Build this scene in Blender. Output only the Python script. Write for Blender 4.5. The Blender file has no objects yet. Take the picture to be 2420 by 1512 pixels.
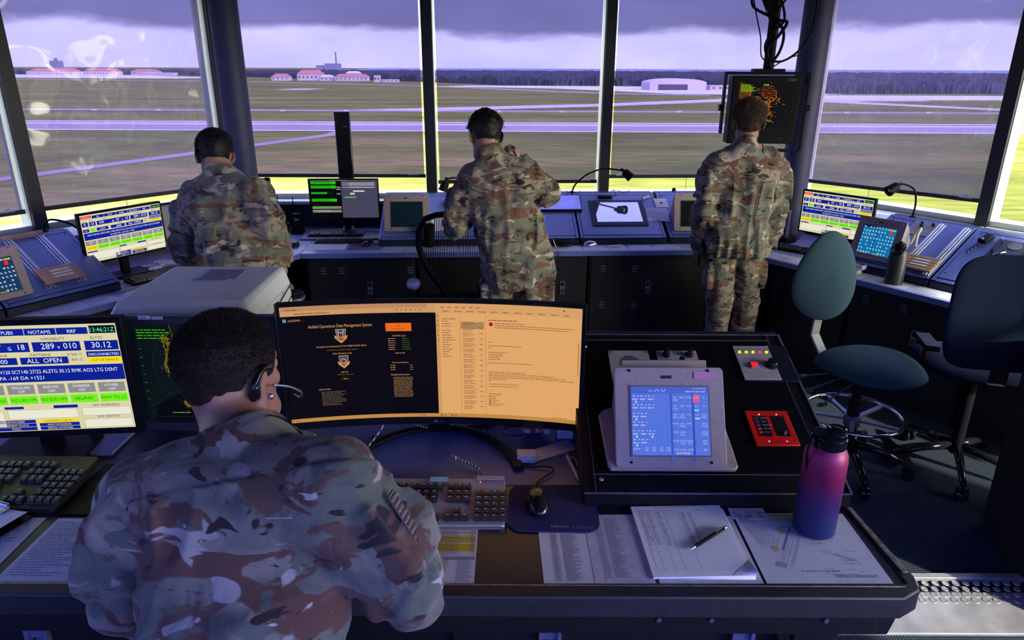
import bpy, math, random
import numpy as np
from mathutils import Matrix, Vector
sc = bpy.context.scene
COL = sc.collection
R = math.radians
rnd = random.Random(7)
# ---------------------------------------------------------------- camera, sky, sun, exposure
cam = bpy.data.cameras.new('camera'); camo = bpy.data.objects.new('camera', cam); COL.objects.link(camo)
cam.sensor_width = 36; cam.lens = 36*1647/2420; cam.clip_start = .05; cam.clip_end = 60000
fw = Vector((0, math.cos(R(19.9)), -math.sin(R(19.9)))); rt = Vector((1, 0, 0)); up = rt.cross(fw)
ro = R(.24); rt2 = rt*math.cos(ro)+up*math.sin(ro); up2 = up*math.cos(ro)-rt*math.sin(ro)
camo.matrix_world = Matrix(((rt2.x, up2.x, -fw.x, 0), (rt2.y, up2.y, -fw.y, 0), (rt2.z, up2.z, -fw.z, 2.0), (0, 0, 0, 1)))
sc.camera = camo
sc.view_settings.view_transform = 'Standard'; sc.view_settings.look = 'None'
sc.view_settings.exposure = 0.3; sc.view_settings.gamma = 1; sc.view_settings.use_curve_mapping = False
cy = sc.cycles
cy.use_denoising = True; cy.max_bounces = 5; cy.diffuse_bounces = 3; cy.glossy_bounces = 3; cy.transmission_bounces = 4
cy.transparent_max_bounces = 12; cy.caustics_reflective = False; cy.caustics_refractive = False
cy.sample_clamp_indirect = 6; cy.use_adaptive_sampling = True; cy.adaptive_threshold = .03
SKY_LOW = (3.05, 3.25, 3.15, 1); SKY_DARK = (.84, .90, 1.3, 1)
w = bpy.data.worlds.new('sky'); sc.world = w; w.use_nodes = True
nt = w.node_tree; nt.nodes.clear(); N = nt.nodes.new; Lk = nt.links.new
tc = N('ShaderNodeTexCoord'); sep = N('ShaderNodeSeparateXYZ'); Lk(tc.outputs['Generated'], sep.inputs[0])
mp = N('ShaderNodeMapping'); mp.inputs['Scale'].default_value = (3.0, 3.0, 9); Lk(tc.outputs['Generated'], mp.inputs[0])
nz = N('ShaderNodeTexNoise'); nz.inputs['Scale'].default_value = 1.6; nz.inputs['Detail'].default_value = 7; nz.inputs['Roughness'].default_value = .55
Lk(mp.outputs[0], nz.inputs['Vector'])
ma = N('ShaderNodeMath'); ma.operation = 'MULTIPLY_ADD'; Lk(nz.outputs[0], ma.inputs[0]); ma.inputs[1].default_value = .06; Lk(sep.outputs[2], ma.inputs[2])
cr = N('ShaderNodeValToRGB'); e = cr.color_ramp; Lk(ma.outputs[0], cr.inputs[0])
e.elements[0].position = .0; e.elements[0].color = SKY_LOW; e.elements[1].position = .070; e.elements[1].color = SKY_LOW
for p, c in ((.080, (.85, .93, 1.15, 1)), (.11, SKY_DARK), (.2, (1.0, 1.1, 1.35, 1)), (.32, (2.2, 2.5, 3.6, 1)), (.6, (4.2, 5.0, 7.8, 1)), (1, (5.2, 6.2, 10, 1))):
    k = e.elements.new(p); k.color = c
nz2 = N('ShaderNodeTexNoise'); nz2.inputs['Scale'].default_value = 1.9; nz2.inputs['Detail'].default_value = 5; Lk(mp.outputs[0], nz2.inputs['Vector'])
mr = N('ShaderNodeMapRange'); Lk(nz2.outputs[0], mr.inputs[0]); mr.inputs[1].default_value = .3; mr.inputs[2].default_value = .7; mr.inputs[3].default_value = .86; mr.inputs[4].default_value = 1.16
mx = N('ShaderNodeVectorMath'); mx.operation = 'SCALE'; Lk(cr.outputs[0], mx.inputs[0]); Lk(mr.outputs[0], mx.inputs['Scale'])
GLOWV = Vector((.80, -.52, .20)).normalized()       # warm glow added to the sky, behind on the right, to light the people
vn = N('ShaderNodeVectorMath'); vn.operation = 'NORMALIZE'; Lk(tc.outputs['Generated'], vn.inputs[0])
dt = N('ShaderNodeVectorMath'); dt.operation = 'DOT_PRODUCT'; Lk(vn.outputs[0], dt.inputs[0]); dt.inputs[1].default_value = GLOWV
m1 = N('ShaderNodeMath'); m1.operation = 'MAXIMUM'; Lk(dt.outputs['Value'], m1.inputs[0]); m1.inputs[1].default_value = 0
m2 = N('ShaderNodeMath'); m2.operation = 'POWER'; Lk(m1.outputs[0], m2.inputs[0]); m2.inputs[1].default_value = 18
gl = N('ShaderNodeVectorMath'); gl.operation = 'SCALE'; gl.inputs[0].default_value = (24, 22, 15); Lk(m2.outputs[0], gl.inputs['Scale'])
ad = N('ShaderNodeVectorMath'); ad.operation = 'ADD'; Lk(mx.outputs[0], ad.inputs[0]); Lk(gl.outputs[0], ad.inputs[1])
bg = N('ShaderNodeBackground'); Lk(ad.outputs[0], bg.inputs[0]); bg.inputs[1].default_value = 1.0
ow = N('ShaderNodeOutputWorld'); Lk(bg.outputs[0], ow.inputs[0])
sd = bpy.data.lights.new('sun', 'SUN'); sd.energy = 8.0; sd.angle = R(1.2); sd.color = (1, .94, .78)
so = bpy.data.objects.new('sun', sd); COL.objects.link(so)
so.rotation_euler = Vector((-.62, .62, -.48)).to_track_quat('-Z', 'Y').to_euler()   # from behind on the right

# ---------------------------------------------------------------- materials
MATS = {}
def mat(name, col=(.5, .5, .5), rough=.5, metal=0, var=.12, scale=30, bump=0, spec=.5, coat=0, emit=None, es=1, vec='Object', sheen=0):
    if name in MATS: return MATS[name]
    m = bpy.data.materials.new(name); m.use_nodes = True; t = m.node_tree; b = t.nodes['Principled BSDF']
    b.inputs['Base Color'].default_value = (*col, 1); b.inputs['Roughness'].default_value = rough; b.inputs['Metallic'].default_value = metal
    b.inputs['Specular IOR Level'].default_value = spec; b.inputs['Coat Weight'].default_value = coat; b.inputs['Sheen Weight'].default_value = sheen
    if emit:
        b.inputs['Emission Color'].default_value = (*emit, 1); b.inputs['Emission Strength'].default_value = es
    if var or bump:
        tc = t.nodes.new('ShaderNodeTexCoord'); n = t.nodes.new('ShaderNodeTexNoise'); n.inputs['Scale'].default_value = scale; n.inputs['Detail'].default_value = 3
        t.links.new(tc.outputs[vec], n.inputs['Vector'])
        if var:
            r = t.nodes.new('ShaderNodeMapRange'); t.links.new(n.outputs[0], r.inputs[0]); r.inputs[1].default_value = .3; r.inputs[2].default_value = .7
            r.inputs[3].default_value = 1-var; r.inputs[4].default_value = 1+var
            s = t.nodes.new('ShaderNodeVectorMath'); s.operation = 'SCALE'; s.inputs[0].default_value = col; t.links.new(r.outputs[0], s.inputs['Scale']); t.links.new(s.outputs[0], b.inputs['Base Color'])
        if bump:
            u = t.nodes.new('ShaderNodeBump'); u.inputs['Strength'].default_value = bump; u.inputs['Distance'].default_value = .002
            t.links.new(n.outputs[0], u.inputs['Height']); t.links.new(u.outputs[0], b.inputs['Normal'])
    MATS[name] = m; return m
def emis(col, s=1.0, gl=.0):
    key = 'screen_%d_%d_%d_%d' % (*[int(c*255) for c in col], int(s*100))
    if key in MATS: return MATS[key]
    m = bpy.data.materials.new(key); m.use_nodes = True; b = m.node_tree.nodes['Principled BSDF']
    b.inputs['Base Color'].default_value = (.01, .01, .012, 1); b.inputs['Roughness'].default_value = .3; b.inputs['Specular IOR Level'].default_value = .06
    b.inputs['Emission Color'].default_value = (*[c**2.2 for c in col], 1); b.inputs['Emission Strength'].default_value = s*.80
    MATS[key] = m; return m
def ink(col):
    key = 'ink_%d_%d_%d' % tuple(int(c*255) for c in col)
    return mat(key, tuple(c**2.2 for c in col), rough=.6, var=0)

# ---------------------------------------------------------------- mesh builder
I4 = Matrix.Identity(4)
def T(x=0, y=0, z=0): return Matrix.Translation((x, y, z))
def RX(d): return Matrix.Rotation(R(d), 4, 'X')
def RY(d): return Matrix.Rotation(R(d), 4, 'Y')
def RZ(d): return Matrix.Rotation(R(d), 4, 'Z')
class MB:
    def __init__(s): s.v = []; s.f = []; s.m = []; s.mats = []
    def mi(s, m):
        if m is None: return 0
        if m not in s.mats: s.mats.append(m)
        return s.mats.index(m)
    def add(s, vs, fs, M=I4, m=None):
        o = len(s.v); k = s.mi(m); s.v += [tuple(M @ Vector(p)) for p in vs]
        for f in fs: s.f.append([o+i for i in f]); s.m.append(k)
        return s
    def box(s, x, y, z, sx, sy, sz, M=I4, m=None):
        a, b, c = sx/2, sy/2, sz/2
        vs = [(x+i*a, y+j*b, z+k*c) for k in (-1, 1) for j in (-1, 1) for i in (-1, 1)]
        return s.add(vs, [(0, 2, 3, 1), (4, 5, 7, 6), (0, 1, 5, 4), (2, 6, 7, 3), (0, 4, 6, 2), (1, 3, 7, 5)], M, m)
    def bar(s, p0, p1, w, h, M=I4, m=None, upv=(0, 0, 1)):
        p0 = Vector(p0); p1 = Vector(p1); d = p1-p0; L = d.length; d.normalize(); a = d.cross(Vector(upv))
        if a.length < 1e-4: a = Vector((1, 0, 0))
        a.normalize(); b = a.cross(d)
        Q = Matrix(((a.x, d.x, b.x, p0.x), (a.y, d.y, b.y, p0.y), (a.z, d.z, b.z, p0.z), (0, 0, 0, 1)))
        return s.box(0, L/2, 0, w, L, h, M @ Q, m)
    def prism(s, pts, z0, z1, M=I4, m=None):
        n = len(pts); vs = [(x, y, z0) for x, y in pts]+[(x, y, z1) for x, y in pts]
        fs = [tuple(range(n-1, -1, -1)), tuple(range(n, 2*n))]+[(i, (i+1) % n, n+(i+1) % n, n+i) for i in range(n)]
        return s.add(vs, fs, M, m)
    def tube(s, pts, r, n=8, M=I4, m=None, cap=True, closed=False):
        pts = [Vector(p) for p in pts]; K = len(pts); rs = r if isinstance(r, (list, tuple)) else [r]*K
        vs = []; prev = None
        for i, p in enumerate(pts):
            if closed: d = pts[(i+1) % K]-pts[i-1]
            else: d = pts[min(i+1, K-1)]-pts[max(i-1, 0)]
            d.normalize()
            if prev is None:
                a = d.cross(Vector((0, 0, 1)))
                if a.length < .01: a = d.cross(Vector((1, 0, 0)))
            else: a = prev-d*prev.dot(d)
            a.normalize(); prev = a; b = d.cross(a)
            for j in range(n):
                t = 2*math.pi*j/n; vs.append(tuple(p+(a*math.cos(t)+b*math.sin(t))*rs[i]))
        fs = []
        for i in range(K if closed else K-1):
            i2 = (i+1) % K
            for j in range(n): fs.append((i*n+j, i*n+(j+1) % n, i2*n+(j+1) % n, i2*n+j))
        if cap and not closed: fs += [tuple(range(n-1, -1, -1)), tuple(range((K-1)*n, K*n))]
        return s.add(vs, fs, M, m)
    def cyl(s, p0, p1, r0, r1=None, n=16, M=I4, m=None): return s.tube([p0, p1], [r0, r0 if r1 is None else r1], n, M, m)
    def lathe(s, prof, n=24, M=I4, m=None, a0=0, a1=360):
        full = abs(a1-a0) >= 360; K = n if full else n+1; vs = []
        for r, z in prof:
            for j in range(K):
                t = R(a0+(a1-a0)*j/n); vs.append((r*math.cos(t), r*math.sin(t), z))
        fs = []
        for i in range(len(prof)-1):
            for j in range(n):
                fs.append((i*K+j, i*K+(j+1) % K, (i+1)*K+(j+1) % K, (i+1)*K+j))
        return s.add(vs, fs, M, m)
    def ell(s, c, r, n=16, k=10, M=I4, m=None):
        prof = [(max(1e-4, math.sin(math.pi*i/k)), -math.cos(math.pi*i/k)) for i in range(k+1)]
        return s.lathe(prof, n, M @ T(*c) @ Matrix.Diagonal((*r, 1)), m)
    def grid(s, fn, nu, nv, M=I4, m=None, closed=False):
        vs = [fn(i/nu, j/nv) for j in range(nv+1) for i in range(nu+1)]
        fs = [(j*(nu+1)+i, j*(nu+1)+i+1, (j+1)*(nu+1)+i+1, (j+1)*(nu+1)+i) for j in range(nv) for i in range(nu)]
        return s.add(vs, fs, M, m)
    def quad(s, a, b, c, d, M=I4, m=None): return s.add([a, b, c, d], [(0, 1, 2, 3)], M, m)
def rrect(w, h, r, n=5, cx=0, cy=0):
    o = []
    for (x, y, a) in ((w/2-r, h/2-r, 0), (-w/2+r, h/2-r, 90), (-w/2+r, -h/2+r, 180), (w/2-r, -h/2+r, 270)):
        for i in range(n+1): t = R(a+90*i/n); o.append((cx+x+r*math.cos(t), cy+y+r*math.sin(t)))
    return o
def arc(pts, n=8):   # Catmull-Rom through control points
    P = [Vector(p) for p in pts]; P = [P[0]*2-P[1]]+P+[P[-1]*2-P[-2]]; o = []
    for i in range(1, len(P)-2):
        for k in range(n):
            t = k/n; o.append(.5*((2*P[i])+(P[i+1]-P[i-1])*t+(2*P[i-1]-5*P[i]+4*P[i+1]-P[i+2])*t*t+(3*P[i]-P[i-1]-3*P[i+1]+P[i+2])*t**3))
    o.append(P[-2]); return o
def link(name, me, m, parent=None, M=None, bevel=0, smooth=35, mats=None):
    for x in (mats if mats else [m]): me.materials.append(x)
    o = bpy.data.objects.new(name, me); COL.objects.link(o)
    if smooth:
        me.polygons.foreach_set('use_smooth', [True]*len(me.polygons))
        if smooth < 180: me.set_sharp_from_angle(angle=R(smooth))
    if parent: o.parent = parent
    if M is not None: o.matrix_basis = M
    if bevel:
        b = o.modifiers.new('soft_edges', 'BEVEL'); b.width = bevel; b.segments = 2; b.limit_method = 'ANGLE'; b.angle_limit = R(40)
    return o
def obj(name, mb, m, parent=None, M=None, bevel=0, smooth=35, label=None):
    me = bpy.data.meshes.new(name); me.from_pydata(mb.v, [], mb.f); me.polygons.foreach_set('material_index', mb.m) if mb.mats else None
    me.update()
    o = link(name, me, m, parent, M, bevel, smooth, mb.mats or None)
    if label: o['label'] = label
    return o
def tag(o, label, cat, group=None, kind=None):
    o['label'] = label; o['category'] = cat
    if group: o['group'] = group
    if kind: o['kind'] = kind
    return o
def thing(name, label, cat, M=I4, group=None):
    o = bpy.data.objects.new(name, None); COL.objects.link(o); o.empty_display_size = .05; o.matrix_basis = M
    return tag(o, label, cat, group)
def struct(name, mb, m, bevel=0, smooth=35, label=None, M=None):
    o = obj(name, mb, m, None, M, bevel, smooth); o['kind'] = 'structure'
    if label: o['label'] = label
    return o
def dup(root, M, label, group=None):
    r = root.copy(); COL.objects.link(r); r.matrix_basis = M; r['label'] = label
    if group: r['group'] = group
    for ch in root.children:
        c = ch.copy(); COL.objects.link(c); c.parent = r
        for g in ch.children: d = g.copy(); COL.objects.link(d); d.parent = c
    return r

# text and printed / shown graphics
TXT = {}
def glyphs(s):
    if s in TXT: return TXT[s]
    cu = bpy.data.curves.new('t', 'FONT'); cu.body = s; cu.size = 1; cu.resolution_u = 2; cu.fill_mode = 'BOTH'
    o = bpy.data.objects.new('t', cu); me = bpy.data.meshes.new_from_object(o)
    vs = [(v.co.x, v.co.y) for v in me.vertices]; fs = [tuple(p.vertices) for p in me.polygons]
    bpy.data.objects.remove(o); bpy.data.curves.remove(cu); bpy.data.meshes.remove(me)
    x0 = min(v[0] for v in vs); x1 = max(v[0] for v in vs)
    TXT[s] = (vs, fs, x0, x1); return TXT[s]
class Canvas:          # flat picture in its own metres, origin top-left, y down; layers a hair apart
    def __init__(s, fn, mf): s.fn = fn; s.mf = mf; s.b = MB(); s.k = 0
    def poly(s, pts, col, lay=1, seg=None):
        n = len(pts); s.b.add([s.fn(x, y, lay) for x, y in pts], [tuple(range(n-1, -1, -1))], I4, s.mf(col))
    def rect(s, x, y, w, h, col, lay=1):
        k = max(1, int(w/.03)) if s.k else 1
        for i in range(k):
            a = x+w*i/k; b = x+w*(i+1)/k; s.poly([(a, y), (b, y), (b, y+h), (a, y+h)], col, lay)
    def frame(s, x, y, w, h, col, t=.001, lay=1):
        for r in ((x, y, w, t), (x, y+h-t, w, t), (x, y, t, h), (x+w-t, y, t, h)): s.rect(*r, col, lay)
    def text(s, x, y, st, size, col, lay=3, al='l', maxw=None, rot=0):
        vs, fs, x0, x1 = glyphs(st); k = size*1.38; wd = (x1-x0)*k; sx = k
        if maxw and wd > maxw: sx = k*maxw/wd; wd = maxw
        ox = x-(wd if al == 'r' else wd/2 if al == 'c' else 0)
        c, sn = math.cos(R(rot)), math.sin(R(rot))
        P = [((p[0]-x0)*sx, -p[1]*k) for p in vs]
        s.b.add([s.fn(ox+c*a+sn*b, y-sn*a+c*b, lay) for a, b in P], [f for f in fs], I4, s.mf(col))
    def words(s, x, y, w, size, col, lay=3, seed=0, fill=.8):
        r = random.Random(seed+int(x*9999)+int(y*77777)); a = x; end = x+w*(fill+(1-fill)*r.random())
        while a < end:
            l = min(size*(1+3.5*r.random()), end-a); s.poly([(a, y-size*.55), (a+l, y-size*.55), (a+l, y), (a, y)], col, lay); a += l+size*.55
    def para(s, x, y, w, rows, pitch, size, col, seed=0, fill=.6):
        for i in range(rows): s.words(x, y+i*pitch, w, size, col, 3, seed+i, fill)
    def line(s, pts, wd, col, lay=2):
        for (a, b), (c, d) in zip(pts, pts[1:]):
            L = math.hypot(c-a, d-b) or 1e-6; nx, ny = -(d-b)/L*wd/2, (c-a)/L*wd/2
            s.poly([(a+nx, b+ny), (a-nx, b-ny), (c-nx, d-ny), (c+nx, d+ny)][::-1], col, lay)
    def disc(s, x, y, r, col, lay=2, n=16, ry=None):
        s.poly([(x+r*math.cos(2*math.pi*i/n), y+(ry or r)*math.sin(2*math.pi*i/n)) for i in range(n)], col, lay)
    def build(s, name, parent=None, M=None, label=None):
        return obj(name, s.b, None, parent, M, 0, 0, label)
def flat(w, h, mf, M=I4, eps=.0003):     # canvas lying in local XZ facing -Y, centred bottom... top-left at (-w/2, h)
    return Canvas(lambda x, y, l: tuple(M @ Vector((x-w/2, -eps*l, h-y))), mf)
def lying(w, h, mf, eps=.0002):          # on a table: x right, top of page away (+Y), z up
    return Canvas(lambda x, y, l: (x-w/2, h/2-y, eps*l), mf)
def MF(s=1.0): return lambda c: emis(c, s)
# ================================================================ the airfield outside
GZ = -28.0
def nodemat(name, fn):
    m = bpy.data.materials.new(name); m.use_nodes = True; t = m.node_tree; b = t.nodes['Principled BSDF']; fn(t, b, t.nodes.new, t.links.new); return m
def _grass(t, b, n, l):
    tc = n('ShaderNodeTexCoord'); mp = n('ShaderNodeMapping'); l(tc.outputs['Object'], mp.inputs[0]); mp.inputs['Scale'].default_value = (.006, .022, 1)
    a = n('ShaderNodeTexNoise'); a.inputs['Scale'].default_value = 1; a.inputs['Detail'].default_value = 8; a.inputs['Roughness'].default_value = .6; l(mp.outputs[0], a.inputs['Vector'])
    r = n('ShaderNodeValToRGB'); l(a.outputs[0], r.inputs[0]); e = r.color_ramp
    e.elements[0].position = .32; e.elements[0].color = (.088, .088, .018, 1); e.elements[1].position = .72; e.elements[1].color = (.26, .18, .06, 1)
    k = e.elements.new(.52); k.color = (.145, .14, .026, 1)
    mp2 = n('ShaderNodeMapping'); l(tc.outputs['Object'], mp2.inputs[0]); mp2.inputs['Scale'].default_value = (.08, .25, 1)
    c = n('ShaderNodeTexNoise'); c.inputs['Scale'].default_value = 1; c.inputs['Detail'].default_value = 4; l(mp2.outputs[0], c.inputs['Vector'])
    q = n('ShaderNodeMapRange'); l(c.outputs[0], q.inputs[0]); q.inputs[1].default_value = .3; q.inputs[2].default_value = .7; q.inputs[3].default_value = .72; q.inputs[4].default_value = 1.25
    s = n('ShaderNodeVectorMath'); s.operation = 'SCALE'; l(r.outputs[0], s.inputs[0]); l(q.outputs[0], s.inputs['Scale']); l(s.outputs[0], b.inputs['Base Color'])
    b.inputs['Roughness'].default_value = 1; b.inputs['Specular IOR Level'].default_value = 0
GRASS = nodemat('airfield_grass', _grass)
def rough(name, col, var=.1, scale=.02): return mat(name, col, rough=1, var=var, scale=scale, spec=0)
CONC = rough('concrete_pale', (.47, .38, .36)); ASPH = rough('asphalt_worn', (.29, .22, .22)); WHITEP = rough('runway_paint', (.62, .58, .58)); SAND = rough('apron_concrete', (.56, .50, .50))
b = MB(); b.lathe([(.01, GZ), (400, GZ), (4000, GZ), (42000, GZ-30)], 64); struct('ground', b, GRASS, smooth=0, label='flat grass airfield spreading to the horizon far below the windows')
def strip(name, pts, m, z, label):
    b = MB(); n = len(pts); b.add([(x, y, GZ+z) for x, y in pts], [tuple(range(n))]); return struct(name, b, m, smooth=0, label=label)
b = MB(); b.box(0, 388, GZ+.1, 5200, 58, .1, m=ASPH)
for y in (358.5, 417.5): b.box(0, y, GZ+.16, 5200, 3.2, .06, m=WHITEP)
b.box(0, 400, GZ+.16, 5200, 12, .04, m=CONC); struct('runway', b, ASPH, smooth=0, label='long purple-grey runway with pale edge lines crossing the whole view')
strip('taxiway', [(-2500, 522), (2500, 522), (2500, 541), (-2500, 541)], ASPH, .05, 'narrow straight taxiway parallel to the runway and beyond it')
strip('taxiway', [(-60, 528), (70, 600), (205, 700), (420, 730), (420, 775), (225, 770), (70, 645), (-120, 541)], CONC, .09, 'pale taxiway curving away to the apron in front of the hangar')
strip('taxiway', [(230, 760), (298, 690), (380, 560), (900, 500), (900, 520), (400, 580), (340, 700), (330, 770)], CONC, .12, 'taxiway slanting down on the right towards the runway')
strip('taxiway', [(330, 752), (2500, 820), (2500, 905), (345, 885)], SAND, .10, 'wide pale taxiway along the foot of the woods on the right')
strip('service_road', [(-150, 190), (-142, 190), (-81, 336), (-80, 360), (-88, 360), (-89, 338)], ASPH, .13, 'thin access road slanting up from the tower to the runway')
strip('service_road', [(-2500, 2120), (-567, 1540), (-150, 1222), (105, 905), (230, 850), (235, 880), (125, 935), (-130, 1250), (-560, 1580), (-2500, 2200)], ASPH, .1, 'perimeter road running obliquely in front of the distant buildings')
strip('apron', [(-125, 1212), (60, 1130), (150, 1000), (200, 905), (345, 880), (420, 930), (340, 1250), (209, 1270), (0, 1300), (-80, 1290)], SAND, .14, 'glaring white concrete apron around the distant hangar')
strip('apron', [(-2600, 2150), (-900, 1900), (-760, 2050), (-1322, 2560), (-3200, 2900)], SAND, .1, 'pale concrete apron in front of the red-roofed buildings on the left')
strip('helipad', [(-330, 1010), (-285, 1010), (-270, 1075), (-320, 1075)], CONC, .15, 'small pale pad alone in the grass left of centre')
WATER = mat('far_water', (.10, .14, .2), rough=.35, var=.1, scale=.002)
strip('sea', [(-1500, 5600), (14000, 4300), (26000, 26000), (-4500, 26000)], WATER, 1.5, 'blue strip of water along the horizon behind the woods')
# woods as one uneven canopy
angs = [-60, -38, -30, -24, -19.4, -16.4, -12, -8, -.4, 9, 15, 19, 23.4, 34, 60]; rads = [3300, 3300, 3150, 2850, 2350, 2050, 1900, 1650, 1290, 1330, 1270, 1180, 1010, 1150, 1400]
NA, NR = 900, 34; HN = np.random.RandomState(3).rand(NR+1, NA+1)
tx_, ty_ = [], []
b = MB(); vs = []
for j in range(NR+1):
    for i in range(NA+1):
        a = -58+116*i/NA; r0 = float(np.interp(a, angs, rads)); q = j/NR; r = r0+(4700-r0)*q**1.6+HN[j, i]*22
        h = GZ+(0 if j == 0 else 7.5+6.5*HN[j, (i*7) % NA]+ (2.5*math.sin(a*3.1+j)))
        vs.append((r*math.sin(R(a)), r*math.cos(R(a)), h))
b.add(vs, [(j*(NA+1)+i, j*(NA+1)+i+1, (j+1)*(NA+1)+i+1, (j+1)*(NA+1)+i) for j in range(NR) for i in range(NA)])
o = obj('forest', b, rough('dark_woods', (.040, .038, .048), .5, .02), smooth=0); o['kind'] = 'stuff'; o['label'] = 'dark band of dense woodland along the far edge of the airfield'; o['category'] = 'forest'
o['category'] = 'forest'
PALE = rough('far_pale_wall', (.55, .46, .47)); REDR = rough('far_red_roof', (.42, .17, .15)); GREYR = rough('far_grey_roof', (.52, .45, .46)); DARKD = rough('far_dark_opening', (.08, .07, .09))
def building(x, y, w, d, h, rh, roofm, label, rz=0, door=False, wall=PALE):
    t = thing('building', label, 'building', T(x, y, GZ) @ RZ(rz))
    b = MB(); b.box(0, 0, h/2, w, d, h); obj('wall', b, wall, t, smooth=0)
    b = MB()
    if rh: b.add([(-w/2-1, -d/2-1, h), (w/2+1, -d/2-1, h), (w/2+1, d/2+1, h), (-w/2-1, d/2+1, h), (-w/2+d*.3, 0, h+rh), (w/2-d*.3, 0, h+rh)], [(0, 1, 5, 4), (1, 2, 5), (2, 3, 4, 5), (3, 0, 4), (3, 2, 1, 0)])
    else: b.box(0, 0, h+.4, w+1, d+1, .8)
    obj('roof', b, roofm, t, smooth=0)
    b = MB()
    if door: b.box(-w*.03, -d/2-.3, h*.35, w*.48, .6, h*.7)
    else:
        for k in range(max(2, int(w/9))): b.box(-w/2+w*(k+.5)/max(2, int(w/9)), -d/2-.15, h*.55, 3, .3, h*.3)
    obj('door' if door else 'window_row', b, DARKD, t, smooth=0)
# hangar with an arched roof
t = thing('hangar', 'long pale aircraft hangar with a curved roof and a dark open door', 'hangar', T(238, 1090, GZ) @ RZ(8))
b = MB(); b.box(0, 0, 5, 86, 40, 10); obj('wall', b, PALE, t, smooth=0)
b = MB(); b.prism([(43*math.cos(R(a)), 10+6*math.sin(R(a))) for a in range(0, 181, 10)], -20, 20, RX(90)); obj('roof', b, GREYR, t, smooth=0)
b = MB(); b.box(-8, -20.4, 4, 44, .8, 8); obj('door', b, DARKD, t, smooth=0)
building(318, 1085, 60, 24, 6, 0, GREYR, 'low pale shed just to the right of the hangar')
building(-472, 1725, 58, 26, 14, 9, REDR, 'pale house with a high red hipped roof, left of the dead-centre woods')
building(-532, 1695, 40, 24, 8, 7, REDR, 'lower house with a red roof beside the high-roofed one')
building(-428, 1700, 30, 20, 8, 5, GREYR, 'small pale house at the right of the two red-roofed ones')
building(-368, 1690, 74, 22, 9, 6, REDR, 'long white building with several red roof ridges before the woods')
building(-372, 1725, 34, 18, 16, 5, GREYR, 'taller white block behind the long white building')
building(-286, 1555, 12, 12, 13, 0, GREYR, 'slim white tower-like building with a low annex')
building(-259, 1556, 36, 14, 5, 0, GREYR, 'low white annex beside the slim tower-like building')
building(-1500, 2420, 150, 60, 12, 10, REDR, 'large red-roofed building at the far left edge of the field')
building(-1590, 2640, 70, 50, 12, 12, REDR, 'second red-roofed building behind the large one at far left')
building(-1420, 2560, 110, 50, 12, 12, REDR, 'red-roofed building with a wide gable near the far left aprons')
building(-1300, 2620, 90, 40, 12, 8, REDR, 'red-roofed building at the right end of the far left row')
building(-1180, 2480, 90, 40, 9, 0, GREYR, 'flat pale building between the red roofs and the column')
building(-830, 2130, 44, 22, 9, 0, GREYR, 'flat pale block close to the left column')
t = thing('power_plant', 'distant industrial block with a tall chimney on the skyline', 'building', T(-1530, 6300, GZ))
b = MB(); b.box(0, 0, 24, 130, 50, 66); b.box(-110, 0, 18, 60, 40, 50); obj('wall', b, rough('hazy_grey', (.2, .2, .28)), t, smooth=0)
b = MB(); b.cyl((30, 0, 10), (30, 0, 150), 8, 6, 10); obj('chimney', b, rough('hazy_grey', ()), t, smooth=0)
b = MB(); b.box(0, 0, 25, 90, 60, 62); tag(obj('office_block', b, rough('hazy_grey', ()), M=T(-2480, 6500, GZ), smooth=0), 'small hazy block on the skyline beside the left column', 'building')
b = MB(); b.box(0, 0, 35, 60, 60, 55); b.box(0, 0, 70, 16, 16, 20); tag(obj('water_tower', b, rough('hazy_grey', ()), M=T(-3200, 5200, GZ), smooth=0), 'small hazy tower on the skyline of the left window', 'tower')
# small signs and lights along the taxiway
for i, x in enumerate((-300, -255, -210, -165, -120, -55, -10, 35, 120, 175, 240, 300)):
    b = MB(); b.box(0, 0, .6, 3.6, .4, 1.2); tag(obj('taxiway_sign', b, SAND, M=T(x, 520+2*(i % 3), GZ), smooth=0), 'small pale marker sign standing beside the straight taxiway', 'sign', 'marker signs along the straight taxiway')

# ================================================================ the tower cab
CLp = Vector((-1.5, 4.785, 0)); CRp = Vector((1.62, 4.95, 0))
uF = (CRp-CLp).normalized(); nF = Vector((-uF.y, uF.x, 0)); uR_ = Vector((.588, -.809, 0)); nR = Vector((.809, .588, 0)); uL = Vector((.559, .829, 0)); nL = Vector((-.829, .559, 0))
def fr(o, x, y): return Matrix(((x.x, y.x, 0, o.x), (x.y, y.y, 0, o.y), (0, 0, 1, 0), (0, 0, 0, 1)))
FF = fr(CLp, uF, nF); FRt = fr(CRp, uR_, nR); FL = fr(CLp, uL, nL)      # x to the right seen from inside, y outwards
def isect(p, d, q, e):
    k = (q-p).x*e.y-(q-p).y*e.x; return p+d*(k/(d.x*e.y-d.y*e.x))
WO = .97
WL = isect(CLp+nF*WO, uF, CLp+nL*1.18, uL); WR = isect(CRp+nF*WO, uF, CRp+nR*1.24, uR_)
W_ = 1.45
WL2 = WL-uL*W_*3; WR2 = WR+uR_*W_*3
bk = Vector((WL2.x+1.9, WL2.y-4.3, 0)); bk2 = Vector((WR2.x-1.9, WR2.y-4.3, 0))
ring = [WL, WR, WR2, bk2, bk, WL2]
FLOORM = nodemat('carpet_tiles', lambda t, b, n, l: None)
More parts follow.
